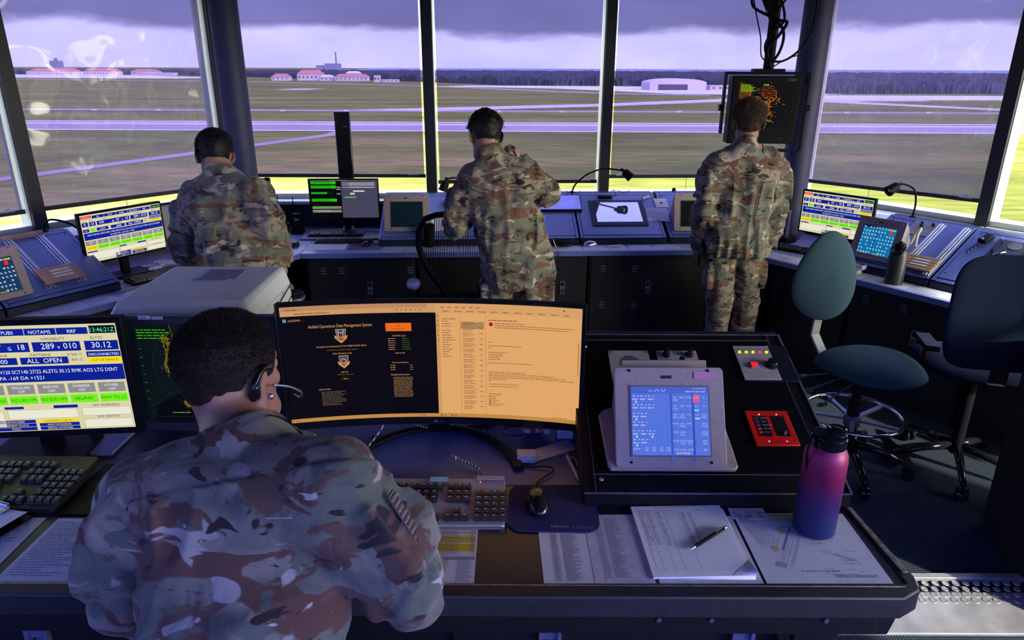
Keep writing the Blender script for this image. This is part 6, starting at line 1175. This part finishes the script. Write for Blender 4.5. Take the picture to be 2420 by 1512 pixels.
# uniform cloth: layered blotches of brown, green, tan and near-black
def _camo(t, b, n, l):
    tc = n('ShaderNodeTexCoord'); mp = n('ShaderNodeMapping'); mp.inputs['Scale'].default_value = (1, 1, 1.9); l(tc.outputs['Object'], mp.inputs[0])
    def layer(prev, col, sc_, th, off, det=3.5, dist=.8, soft=.012):
        m2 = n('ShaderNodeMapping'); m2.inputs['Location'].default_value = (off, off*1.7, -off); l(mp.outputs[0], m2.inputs[0])
        z = n('ShaderNodeTexNoise'); z.inputs['Scale'].default_value = sc_; z.inputs['Detail'].default_value = det+1; z.inputs['Distortion'].default_value = dist; l(m2.outputs[0], z.inputs['Vector'])
        r = n('ShaderNodeMapRange'); l(z.outputs[0], r.inputs[0]); r.inputs[1].default_value = th-soft; r.inputs[2].default_value = th+soft
        x = n('ShaderNodeMix'); x.data_type = 'RGBA'; l(r.outputs[0], x.inputs[0]); l(prev, x.inputs[6]) if prev else None
        if not prev: x.inputs[6].default_value = (.28, .24, .185, 1)
        x.inputs[7].default_value = (*col, 1); return x.outputs[2]
    c = layer(None, (.14, .15, .115), 5, .5, 3.1, 3, .4, .08)
    c = layer(c, (.14, .07, .05), 7.5, .535, 9.7); c = layer(c, (.12, .135, .11), 8.5, .58, 21.3); c = layer(c, (.15, .09, .065), 11, .61, 41.3); c = layer(c, (.40, .36, .31), 9, .63, 33.9, 1.5); c = layer(c, (.035, .025, .025), 12, .635, 55.5, 1.5); c = layer(c, (.52, .48, .43), 24, .74, 71.5, .5)
    l(c, b.inputs['Base Color']); b.inputs['Roughness'].default_value = .92; b.inputs['Specular IOR Level'].default_value = .25; b.inputs['Sheen Weight'].default_value = .15
    z = n('ShaderNodeTexNoise'); z.inputs['Scale'].default_value = 11; z.inputs['Detail'].default_value = 3; z.inputs['Distortion'].default_value = .7; m9 = n('ShaderNodeMapping'); m9.inputs['Scale'].default_value = (1, 1, .55); l(tc.outputs['Object'], m9.inputs[0]); l(m9.outputs[0], z.inputs['Vector'])
    z2 = n('ShaderNodeTexNoise'); z2.inputs['Scale'].default_value = 700; l(tc.outputs['Object'], z2.inputs['Vector']); u = n('ShaderNodeBump'); u.inputs['Strength'].default_value = .6; u.inputs['Distance'].default_value = .025; l(z.outputs[0], u.inputs['Height'])
    u2 = n('ShaderNodeBump'); u2.inputs['Strength'].default_value = .25; u2.inputs['Distance'].default_value = .001; l(z2.outputs[0], u2.inputs['Height']); l(u.outputs[0], u2.inputs['Normal']); l(u2.outputs[0], b.inputs['Normal'])
CAMO = nodemat('camouflage_cloth', _camo)
SKIN = mat('skin', (.42, .21, .14), rough=.5, var=.1, scale=25, bump=.05); SKIN.node_tree.nodes['Principled BSDF'].inputs['Subsurface Weight'].default_value = .08; SKIN.node_tree.nodes['Principled BSDF'].inputs['Subsurface Radius'].default_value = (.02, .008, .004)
SKIN2 = mat('skin_tan', (.42, .23, .15), rough=.5, var=.1, scale=25)
BOOT = mat('boot_tan', (.22, .16, .11), rough=.8, var=.15, scale=30)
def rotm(f, upv=(0, 0, 1), roll=0):      # columns: right, forward, up
    f = nv(f); u = np.array(upv, float); r = nv(np.cross(f, u)); u = np.cross(r, f); a = R(roll); r2 = r*math.cos(a)+u*math.sin(a); u2 = u*math.cos(a)-r*math.sin(a); return np.stack([r2, f, u2], 1)
def head_sdf(P, c, Rm, ears=True, skin=0):
    q = (P-c)@Rm; ax = np.abs(q[:, 0]); m = np.stack([ax, q[:, 1], q[:, 2]], 1)
    d = s_ell(q, (0, -.012, .03), (.076+skin, .097+skin, .092+skin)); d = smin(d, s_ell(q, (0, .022, -.035), (.061, .070, .082)), .03); d = smin(d, s_cap(m, (.0, .075, -.092), (.03, .06, -.085), .018, .018), .03); d = smin(d, s_cap(m, (.052, .0, -.06), (.03, .06, -.09), .016, .014), .03)
    if ears is None: return d
    d = smin(d, s_cap(m, (0, .086, .024), (.038, .078, .026), .012, .010), .012); d = smin(d, s_ell(m, (.038, .066, -.02), (.018, .016, .014)), .02)
    d = -smin(-d, s_ell(m, (.032, .104, .006), (.019, .016, .012)), .012); d = smin(d, s_ell(m, (.031, .082, .005), (.012, .012, .012)), .003)
    d = smin(d, s_cap(q, (0, .094, .008), (0, .112, -.026), .007, .011), .012); d = smin(d, s_ell(m, (.011, .100, -.030), (.008, .010, .007)), .006)
    d = smin(d, s_cap(m, (0, .094, -.053), (.02, .084, -.055), .006, .004), .006); d = smin(d, s_cap(m, (0, .091, -.064), (.017, .083, -.063), .007, .005), .006)
    if ears:
        Re = rotm((.6, -.8, 0)); e = (m-np.array((.087, -.012, -.004)))@Re; k = s_ell(e, (0, 0, 0), (.007, .021, .034)); k = np.maximum(k, -s_ell(e, (.008, .002, .002), (.007, .010, .018))); d = smin(d, k, .006); d = smin(d, s_ell(m, (.079, .0, -.03), (.006, .008, .010)), .005)
    return d
def hairline(q, nape=-.075):    # positive where hair grows
    y = q[:, 1]; zl = np.where(y < -.035, nape, np.where(y < .015, nape+(y+.035)/.05*(.0-nape+.0), np.where(y < .05, .0, .0+(y-.05)/.04*.075)))
    ear = np.hypot(q[:, 1]+.008, (q[:, 2]+.004)*.8)-.03; near = np.abs(q[:, 0]) > .06
    s = q[:, 2]-zl; return np.where(near, np.minimum(s, ear), s)
def hand_sdf(P, w, dr, pn, side, curl=35, spread=6, sc_=1.0):
    """w wrist, dr hand direction, pn palm normal (palm side), side +1 if thumb lies on pn x dr"""
    dr = nv(dr); pn = nv(np.array(pn)-dr*(np.array(pn)@dr)); sx = nv(np.cross(pn, dr))*side; Rm = np.stack([sx, dr, -pn], 1); q = (P-w)@Rm/sc_
    d = s_ell(q, (.0, .045, 0), (.041, .05, .0155)); d = smin(d, s_cap(q, (.024, .07, 0), (-.028, .066, 0), .012, .011), .012); d = smin(d, s_cap(q, (0, -.02, 0), (0, .02, 0), .025, .024), .02)
    d = smin(d, s_cap(q, (.02, .02, -.008), (.034, .045, -.012), .016, .014), .012)
    for x0, L0, k in ((.029, .088, 0), (.010, .098, 1), (-.010, .091, 2), (-.028, .073, 3)):
        a = R(curl*(.55+.12*k)); b = np.array((x0, .078-.003*abs(k-1), 0)); an = 0; sp = R(spread*(1.2-k)*.8)
        for j, (fr_, r0, r1) in enumerate(((.45, .0088, .0084), (.31, .0084, .0076), (.24, .0076, .0064))):
            an += a*(1, 1.1, .8)[j]; e = b+L0*fr_*np.array((math.sin(sp)*math.cos(an), math.cos(an), -math.sin(an))); d = smin(d, s_cap(q, b, e, r0, r1), .005); b = e
    b = np.array((.038, .035, -.012))
    for v, L0, r0, r1 in (((.6, .75, -.25), .034, .0115, .0095), ((.15, .9, -.42), .028, .0092, .0075)): e = b+L0*nv(v); d = smin(d, s_cap(q, b, e, r0, r1), .006); b = e
    return d*sc_
def fibres(name, V, F, parent, m, n, ln, wd, seedf, dirf, seg=1, curl=0):
    """short hairs as thin blades rooted on a surface; seedf keeps or drops a root"""
    rs = np.random.RandomState(n); tri = F[:, :3]; A = V[tri[:, 0]]; B = V[F[:, 1]]; C_ = V[F[:, 2]]; ar = np.linalg.norm(np.cross(B-A, C_-A), axis=1); k = rs.choice(len(F), n, p=ar/ar.sum()); u = rs.rand(n, 1); v = rs.rand(n, 1)
    Dv = V[F[:, 3]] if F.shape[1] > 3 else C_; p = (A[k]*(1-u)+B[k]*u)*(1-v)+(Dv[k]*(1-u)+C_[k]*u)*v; nn = np.cross(B-A, Dv-A)[k]; nn /= np.linalg.norm(nn, axis=1)[:, None]+1e-9
    keep = seedf(p, rs.rand(n)); p = p[keep]; nn = nn[keep]; L = ln(p)*(.7+.6*rs.rand(len(p))); dv = dirf(p, nn)+rs.randn(len(p), 3)*.22; dv /= np.linalg.norm(dv, axis=1)[:, None]
    sdv = np.cross(dv, rs.randn(len(p), 3)); sdv /= np.linalg.norm(sdv, axis=1)[:, None]; w2 = wd/2*(.7+.6*rs.rand(len(p)))[:, None]
    p0 = p-nn*.001; mid = p0+dv*(L*.55)[:, None]+nn*(L*.05)[:, None]; end = p0+dv*L[:, None]-np.array((0, 0, 1))*(L*.12)[:, None]
    VV = np.stack([p0-sdv*w2, p0+sdv*w2, mid-sdv*w2*.8, mid+sdv*w2*.8, end], 1).reshape(-1, 3); b0 = np.arange(len(p))[:, None]*5; FF_ = np.concatenate([b0+np.array([0, 1, 3]), b0+np.array([0, 3, 2]), b0+np.array([2, 3, 4])])
    return VV, FF_
def person(name, label, J, hairf, skin=SKIN, hb=.006, hj=.007, jl='camouflage jacket', extra=None, seed=0, ar=.070, fa=1.0):
    """J: joints in room coordinates"""
    o = np.array(J['root'], float); K = {k: (np.array(v, float)-o if k not in ('collar', 'root', 'hf', 'tf', 'hroll', 'hands', 'hup', 'cuffL', 'cuffR', 'hem', 'W') else v) for k, v in J.items()}
    t = thing(name, label, 'person', T(*o)); fwd = nv(K['tf']); rgt = nv(np.cross(fwd, (0, 0, 1))); W_s = K.get('W', 1.0)
    Rh = rotm(K['hf'], K.get('hup', (0, 0, 1)), K.get('hroll', 0)); hc = K['head']; nk = K['neck']; pel = K['pelvis']; ch = nk+(pel-nk)*.32-(0, 0, 0); wa = nk+(pel-nk)*.68
    sh = {'L': K['shL'], 'R': K['shR']}; el = {'L': K['elL'], 'R': K['elR']}; wr = {'L': K['wrL'], 'R': K['wrR']}; hd = K['hands']
    hpL, hpR = pel-rgt*.09-np.array((0, 0, .04)), pel+rgt*.09-np.array((0, 0, .04)); knL, knR, anL, anR = K['knL'], K['knR'], K['anL'], K['anR']
    top = Rh@np.array((0, -.02, -.05))+hc
    def body(P):
        d = head_sdf(P, hc, Rh); d = smin(d, s_cap(P, top, nk, .060, .064), .025); d = smin(d, s_sweep(P, [nk-(0, 0, .03), ch, wa, pel], [(.10, .07), (.155, .095), (.135, .09), (.15, .10)], rgt, .04), .04)
        for s in 'LR':
            d = smin(d, s_cap(P, nk-(0, 0, .03), sh[s], .05, .05), .04); d = smin(d, s_cap(P, sh[s], el[s], .052, .040), .03); d = smin(d, s_cap(P, el[s], wr[s], .042, .028), .02); h_ = hd[s]; d = smin(d, hand_sdf(P, wr[s], h_[0], h_[1], h_[2], h_[3]), .012)
        for a, k_, f in ((hpL, knL, anL), (hpR, knR, anR)): d = smin(d, s_cap(P, a, k_, .078, .055), .03); d = smin(d, s_cap(P, k_, f, .052, .04), .02); d = smin(d, s_cap(P, f, f+fwd*.1-(0, 0, .05), .035, .03), .02)
        return d
    allp = np.array([hc+(0, 0, .14), hc-(0, 0, .1), hc+Rh[:, 1]*.14, hc-Rh[:, 1]*.14, nk, pel, anL-(0, 0, .08), anR-(0, 0, .08), anL+fwd*.16, anR+fwd*.16]+[sh[s] for s in 'LR']+[el[s] for s in 'LR']+[wr[s]+nv(hd[s][0])*.2 for s in 'LR']+[wr[s] for s in 'LR'])
    lo, hi = allp.min(0)-.12, allp.max(0)+.12; lo[2] = min(lo[2], anL[2]-.11)
    implicit('body', body, lo, hi, hb, skin, t)
    # jacket
    hem = K.get('hem', .16); bot = pel-(0, 0, 1)*hem if 0 else pel+nv(pel-nk)*hem
    rsz = W_s
    def jacket(P):
        fold = noise(P, (7, 7, 11), seed*7.3); fold2 = noise(P, (20, 20, 9), seed*3.1); drape = noise(P, (17, 17, 2.6), seed*5.7)
        d = s_sweep(P, [nk-(0, 0, .05), ch, wa, bot], [(.13*rsz, .08*rsz), (.186*rsz, .125*rsz), (.172*rsz, .12*rsz), (.197*rsz, .142*rsz)], rgt, .05)
        below = (P-bot)@nv(nk-pel)+.012*(noise(P, (6, 6, 6), seed)-.5); d = np.maximum(d, -below)
        d = smin(d, s_cap(P, sh['L'], sh['R'], ar*.97, ar*.97), .10)
        arm = None
        for s in 'LR':
            d = smin(d, s_cap(P, nk-(0, 0, .035), sh[s], .058*rsz, ar*.95), .05); dr = nv(wr[s]-el[s]); a1 = s_cap(P, sh[s], el[s], ar, ar*.92); c_ = wr[s]-dr*.005; a2 = np.maximum(s_cap(P, el[s], c_+dr*.03, ar*.9, .048), (P-c_)@dr); a1 = smin(a1, a2, .025)
            m_ = (sh[s]+el[s])/2; ot = nv(np.cross(nv(el[s]-sh[s]), np.cross(sh[s]-ch, el[s]-sh[s]))) if 0 else nv((sh[s]-ch)-nv(el[s]-sh[s])*((sh[s]-ch)@nv(el[s]-sh[s]))); ad = nv(el[s]-sh[s])
            q = (P-(m_+ot*ar*.88))@np.stack([ad, np.cross(ot, ad), ot], 1); bx = np.abs(q)-np.array((.075, .055, .015)); pk = np.linalg.norm(np.maximum(bx, 0), axis=1)+np.minimum(bx.max(1), 0)-.004; a1 = smin(a1, pk, .008)
            fo = np.abs(((P-el[s])@ad)); near = np.exp(-(np.linalg.norm(P-el[s], axis=1)/.11)**2); a1 = a1+.007*near*np.sin(fo*95+fold2*7); arm = a1 if arm is None else np.minimum(arm, a1)
        d = smin(d, arm, .022)
        axis = nv(top-nk); c0 = nk-axis*.05; hgt = (P-nk)@axis; col = np.maximum(s_cap(P, c0, nk+axis*.12, .088, .070), hgt-K.get('collar', .045)); d = smin(d, col, .018)
        return d+fa*.014*(np.abs(fold-.5)*2-.4)+fa*.008*(fold2-.5)-fa*.009*(1-np.abs(drape-.5)*3.2).clip(0, 1)*((P-nk)@nv(nk-pel) < -.1)
    implicit(jl.replace('camouflage ', ''), jacket, lo, hi, hj, CAMO, t, None)
    def legs(P):
        fold = noise(P, (8, 8, 14), seed*2.3); drape = noise(P, (15, 15, 4), seed*4.1)
        d = s_sweep(P, [pel+(0, 0, .12), pel-(0, 0, .07)], [(.16, .115), (.18, .128)], rgt, .05)
        for a, k_, f, sg in ((hpL, knL, anL, -1), (hpR, knR, anR, 1)):
            g = s_cap(P, a, k_, .102, .082); g = smin(g, np.maximum(s_cap(P, k_, f, .082, .070), (f-(0, 0, .02))[2]-P[:, 2]), .03)
            pc = a*.45+k_*.55+rgt*sg*.085; q = (P-pc)@np.stack([fwd, rgt, np.array((0, 0, 1.))], 1); bx = np.abs(q)-np.array((.07, .014, .085)); g = smin(g, np.linalg.norm(np.maximum(bx, 0), axis=1)+np.minimum(bx.max(1), 0)-.006, .01); d = smin(d, g, .03)
        return d+.012*(np.abs(fold-.5)*2-.4)+.008*(np.abs(drape-.5)*2-.4)
    l2 = lo.copy(); h2 = hi.copy(); h2[2] = pel[2]+.2; implicit('trousers', legs, l2, h2, .009, CAMO, t)
    for f in (anL, anR):
        def boot(P, f=f):
            d = s_cap(P, f+(0, 0, .14), f-(0, 0, .02), .055, .05); d = smin(d, s_ell(P, f+fwd*.07-(0, 0, .045), (.05, .125, .045), np.stack([rgt, fwd, np.array((0, 0, 1.))], 1)), .03); return np.maximum(d, -(P[:, 2]-(f[2]-.088)))
        implicit('boot', boot, f-np.array((.22, .22, .1)), f+np.array((.22, .22, .22)), .012, BOOT, t)
    hairf(t, hc, Rh)
    if extra: extra(t, K, Rh, hc, nk, rgt, fwd)
    return t
def hair_cap(t, hc, Rh, m, thick, nape, amp=.004, h=.004, topx=0, nm='hair', lab=None):
    def f(P):
        q = (P-hc)@Rh; grow = np.clip((q[:, 2]-.02)/.08, 0, 1); d = head_sdf(P, hc, Rh, None)-thick*(.3+.7*np.clip((q[:, 2]-.005)/.07, 0, 1))-topx*grow; d = d+amp*(noise(P, (90, 90, 90))-.5)
        return -smin(-d, hairline(q, nape)+.0, .010)
    return implicit(nm, f, hc-.16, hc+.18, h, m, t, lab)
HAIRD = mat('hair_dark_brown', (.022, .014, .012), rough=.65, var=.4, scale=60, spec=.3); HAIRB = mat('hair_black', (.008, .007, .008), rough=.55, var=.3, scale=60, spec=.4); HAIRL = mat('hair_light_brown', (.10, .055, .035), rough=.6, var=.4, scale=60, spec=.35)
def hair_buzz(m, thick, nape, n, ln, wd, topx=0, comb=(0, .4, .3), amp=.004, h=.004):
    def g(t, hc, Rh):
        o, V, F = hair_cap(t, hc, Rh, m, thick, nape, amp, h, topx); q0 = lambda p: (p-hc)@Rh
        # stubble rooted on the scalp itself, so the cut fades out towards the neck and ears
        def scalp(P): return head_sdf(P, hc, Rh, None)
        Vs, Fs = polygonise(scalp, hc-.14, hc+.15, .006)
        V1, F1 = fibres('x', Vs, Fs, t, m, int(n*1.3), lambda p: .0028+0*p[:, 0], wd, lambda p, r: (hairline(q0(p), nape-.03) > 0) & (hairline(q0(p), nape) < .03) & (r < np.clip((hairline(q0(p), nape-.03))/.035, 0, 1)), lambda p, nn: nn*.4-np.array((0, 0, 1))*1.0)
        V2, F2 = fibres('y', V, F, t, m, n, lambda p: ln*(.32+.9*np.clip((q0(p)[:, 2]-.01)/.09, 0, 1)), wd, lambda p, r: hairline(q0(p), nape) > -.002, lambda p, nn: nn*.75+(Rh@np.array(comb))[None, :]*np.clip(q0(p)[:, 2:3]/.08, 0, 1)-np.array((0, 0, .8))*np.clip(1-q0(p)[:, 2:3]/.06, 0, 1))
        mesh_from('hair_strands', np.concatenate([V1, V2]), np.concatenate([F1, F2+len(V1)]), m, o)
    return g
def headset(t, K, Rh, hc, side=1, boom=True, cord=None):
    L = lambda x, y, z: tuple(hc+Rh@np.array((x*side, y, z)))
    b = MB(); b.tube(arc([L(.088, .016, .03), L(.092, -.012, .036), L(.092, -.034, .012), L(.086, -.036, -.022), L(.082, -.028, -.05)], 8), [.0045]*9+[.008]*16+[.006]*8 if 0 else .0065, 8); b.ell(L(.092, -.03, .0), (.007, .011, .02), 12, 8); hs = obj('headset', b, BLKG, t, smooth=180)
    if boom: b = MB(); b.tube(arc([L(.086, .02, -.01), L(.09, .06, -.03), L(.083, .10, -.06), L(.066, .115, -.08), L(.05, .118, -.078)], 8), .0028, 6); obj('boom', b, SILV, hs, smooth=180)
    b = MB(); b.ell(L(.089, .006, -.028), (.006, .006, .007), 10, 8); obj('ear_tip', b, SILV, hs, smooth=180)
    if cord: b = MB(); b.tube(arc([L(.084, -.028, -.05)]+[tuple(np.array(c)-np.array(K['root0'])) for c in cord], 8), .0022, 6); obj('cord', b, BLKG, hs, smooth=180)
def patch(name, t, c, n_, u_, w, h, rows, label=None):     # small cloth patch with stripes, on a sleeve
    n_ = nv(n_); u_ = nv(np.array(u_)-n_*(np.array(u_)@n_)); r_ = np.cross(u_, n_); M = Matrix(((r_[0], n_[0]*-1, u_[0], c[0]), (r_[1], -n_[1], u_[1], c[1]), (r_[2], -n_[2], u_[2], c[2]), (0, 0, 0, 1)))
    b = MB(); b.box(0, 0, 0, w, .004, h, M, m=mat('patch_tan', (.25, .19, .15), rough=.9))
    for k in range(rows): b.box(0, -.0025, -h/2+h*(k+.5)/rows, w*.9, .002, h/rows*.45, M, m=mat('patch_brown', (.10, .055, .05), rough=.9))
    obj(name, b, None, t, smooth=0)
# ---- the person at the desk, nearest
def ex_D(t, K, Rh, hc, nk, rgt, fwd):
    K['root0'] = (-.45, .82, 0); headset(t, K, Rh, hc, 1, True, [(-.39, 1.08, 1.42), (-.35, 1.12, 1.33)])
    b = MB(); p = K['shR']+(K['elR']-K['shR'])*.40+nv((.9, -.25, .45))*.086; patch('rank_patch', t, p, (.9, -.25, .45), (K['shR']-K['elR']), .02, .10, 9)
J = dict(root=(-.45, .82, 0), head=Wp(547, 890, 1.26), neck=Wp(572, 1045, 1.15), pelvis=(-.43, .84, .98), shL=Wp(345, 1190, 1.06), shR=Wp(790, 1150, 1.0), elL=Wp(318, 1400, 1.08), elR=Wp(962, 1385, .99), wrL=(-.70, 1.27, 1.045), wrR=(-.31, 1.27, 1.05),
    knL=(-.55, .90, .50), knR=(-.34, .90, .50), anL=(-.56, .80, .09), anR=(-.33, .78, .09), hf=(.38, .9, -.02), tf=(.05, 1, 0), hands={'L': ((.15, 1, -.05), (0, 0, -1), -1, 30), 'R': ((-.1, 1, -.05), (0, 0, -1), 1, 30)}, hem=.1, W=.89, collar=-.004)
person('person', 'person in a camouflage uniform with cropped dark hair and headset at the nearest desk', J, hair_buzz(HAIRD, .007, -.125, 60000, .007, .0007, topx=.008, comb=(0, .2, .1)), SKIN, .0055, .0055, seed=1, extra=ex_D, ar=.068, fa=1.2)
# ---- left person, bending over the left console
def ex_A(t, K, Rh, hc, nk, rgt, fwd):
    K['root0'] = (-1.42, 3.42, 0); headset(t, K, Rh, hc, -1, False); patch('flag_patch', t, K['shR']+(K['elR']-K['shR'])*.25+rgt*.078-fwd*.02, rgt+np.array((0, -.7, .2)), (0, 0, 1), .06, .045, 6)
J = dict(root=(-1.42, 3.42, 0), head=Wp(508, 372, 3.78), neck=Wp(526, 418, 3.70), pelvis=(-1.38, 3.45, .98), shL=Wp(462, 465, 3.70), shR=Wp(590, 452, 3.60), elL=Wp(437, 575, 3.72), elR=Wp(640, 548, 3.52), wrL=Wp(447, 620, 3.95), wrR=Wp(662, 618, 3.58),
    knL=(-1.46, 3.50, .52), knR=(-1.24, 3.42, .52), anL=(-1.48, 3.38, .09), anR=(-1.2, 3.30, .09), hf=(-.42, .75, -.5), tf=(-.35, 1, 0), hup=(0, .2, 1), hands={'L': ((0, 1, -.3), (0, 0, -1), -1, 25), 'R': ((.05, .25, -1), (-1, .2, 0), -1, 40)}, hem=.15)
person('person', 'person in a camouflage uniform with short black hair, bending over the left console', J, hair_buzz(HAIRB, .016, -.07, 14000, .012, .0016, topx=.006, h=.006), SKIN2, .007, .009, seed=2, extra=ex_A, fa=2.0)
# ---- middle person, hand at the ear
def curls(m):
    def g(t, hc, Rh):
        o, V, F = hair_cap(t, hc, Rh, m, .012, -.06, .008, .006, .012); rs = random.Random(4); b = MB(); q0 = lambda p: (p-hc)@Rh; V1, F1 = fibres('z', V, F, t, m, 9000, lambda p: .004+.004*np.clip(q0(p)[:, 2]/.08, 0, 1), .0013, lambda p, r: hairline(q0(p), -.06) > -.002, lambda p, nn: nn*.8-np.array((0, 0, .6))); mesh_from('hair_strands', V1, F1, m, o)
        for k in range(620):
            th = rs.uniform(0, 2*math.pi); ph = rs.uniform(.05, 1.35); r_ = rs.uniform(.098, .118); c = np.array((math.sin(ph)*math.cos(th)*r_*.86, math.sin(ph)*math.sin(th)*r_*1.0-.01, math.cos(ph)*r_+.035))
            if c[1] < -.06 and c[2] < .07 or c[2] < .045: continue
            a, e = rs.uniform(0, 6.28), rs.uniform(.006, .012); nr = nv(c-np.array((0, -.01, .03))); tt = nv(np.cross(nr, (rs.random(), rs.random(), .3))); bb = np.cross(nr, tt)
            b.tube([tuple(hc+Rh@(c+nr*(j*.0014)+(tt*math.cos(a+j*.8)+bb*math.sin(a+j*.8))*e)) for j in range(11)], .0019, 4)
        obj('curls', b, m, o, smooth=180)
    return g
def ex_B(t, K, Rh, hc, nk, rgt, fwd):
    K['root0'] = (0.0, 4.05, 0); headset(t, K, Rh, hc, 1, False, [(.02, 4.05, 1.5), (.03, 3.98, 1.45)])
    b = MB(); b.tube(arc([tuple(np.array(p)-np.array((0, 4.05, 0))) for p in ((.24, 4.02, 1.05), (.275, 4.02, .95), (.27, 4.02, .86), (.235, 4.03, .83))]), .003, 6); b.box(.235, -.02, .76, .035, .04, .13); obj('radio_cord', b, BLKG, t)
    patch('sleeve_patch', t, K['shR']+(K['elR']-K['shR'])*.45+np.array((.055, -.02, .055)), (.75, -.4, .6), K['shR']-K['elR'], .05, .09, 3)
J = dict(root=(0, 4.05, 0), head=Wp(1147, 326, 4.08), neck=Wp(1160, 376, 4.0), pelvis=(.02, 4.03, .96), shL=Wp(1117, 425, 3.97), shR=Wp(1235, 412, 3.99), elL=Wp(1078, 530, 4.02), elR=Wp(1286, 455, 4.08), wrL=Wp(1108, 500, 4.30), wrR=Wp(1229, 380, 4.25),
    knL=(-.10, 4.02, .52), knR=(.17, 4.02, .52), anL=(-.12, 3.97, .09), anR=(.22, 3.95, .09), hf=(-.30, .85, -.38), tf=(-.06, 1, 0), hup=(0, .3, 1), hands={'L': ((.1, 1, .3), (1, 0, -.2), -1, 40), 'R': ((-.38, .05, .92), (-.8, .1, -.5), 1, 80)}, hem=.17)
person('person', 'person in a camouflage uniform with curly black hair holding a hand to the ear', J, curls(HAIRB), SKIN2, .0065, .009, seed=3, extra=ex_B, fa=2.0)
# ---- right person, standing upright under the hanging display
def ex_C(t, K, Rh, hc, nk, rgt, fwd):
    K['root0'] = (1.46, 4.52, 0); headset(t, K, Rh, hc, 1, True)
    rr = np.array((1.46, 4.52, 0)); b = MB(); b.tube(arc([tuple(np.array(p)-rr) for p in (tuple(hc+rr+Rh@np.array((.084, -.03, -.05))), (1.555, 4.42, 1.5), (1.56, 4.38, 1.42), (1.55, 4.36, 1.28), (1.53, 4.36, 1.12), (1.55, 4.355, 1.02), (1.50, 4.355, .93), (1.40, 4.36, .905), (1.27, 4.40, .90))], 8), .0028, 6); obj('radio_cord', b, BLKG, t, smooth=180)
    b = MB(); b.box(-.21, -.06, .84, .04, .05, .13); b.cyl((-.21, -.06, .9), (-.21, -.06, .95), .01, n=10); obj('belt_radio', b, BLKG, t, bevel=.004)
    patch('sleeve_patch', t, K['shL']+(K['elL']-K['shL'])*.4-rgt*.082-fwd*.02, -rgt-np.array((0, .5, 0)), (0, 0, 1), .05, .055, 3)
J = dict(root=(1.46, 4.52, 0), head=Wp(1768, 293, 4.54), neck=Wp(1763, 342, 4.5), pelvis=(1.47, 4.50, .98), shL=Wp(1700, 388, 4.47), shR=Wp(1822, 384, 4.52), elL=Wp(1668, 495, 4.46), elR=Wp(1832, 490, 4.56), wrL=Wp(1650, 575, 4.58), wrR=Wp(1815, 575, 4.68),
    knL=(1.41, 4.50, .52), knR=(1.60, 4.52, .52), anL=(1.40, 4.48, .09), anR=(1.60, 4.52, .09), hf=(.12, 1, .02), tf=(.06, 1, 0), hands={'L': ((-.05, .25, -1), (1, .3, 0), 1, 20), 'R': ((.05, .3, -1), (-1, .2, 0), -1, 40)}, hem=.12)
person('person', 'person in a camouflage uniform with tousled brown hair standing under the hanging radar display', J, hair_buzz(HAIRL, .018, -.06, 16000, .018, .0017, topx=.012, comb=(.3, .6, .1), h=.006, amp=.006), SKIN, .007, .009, seed=4, extra=ex_C, fa=2.0)
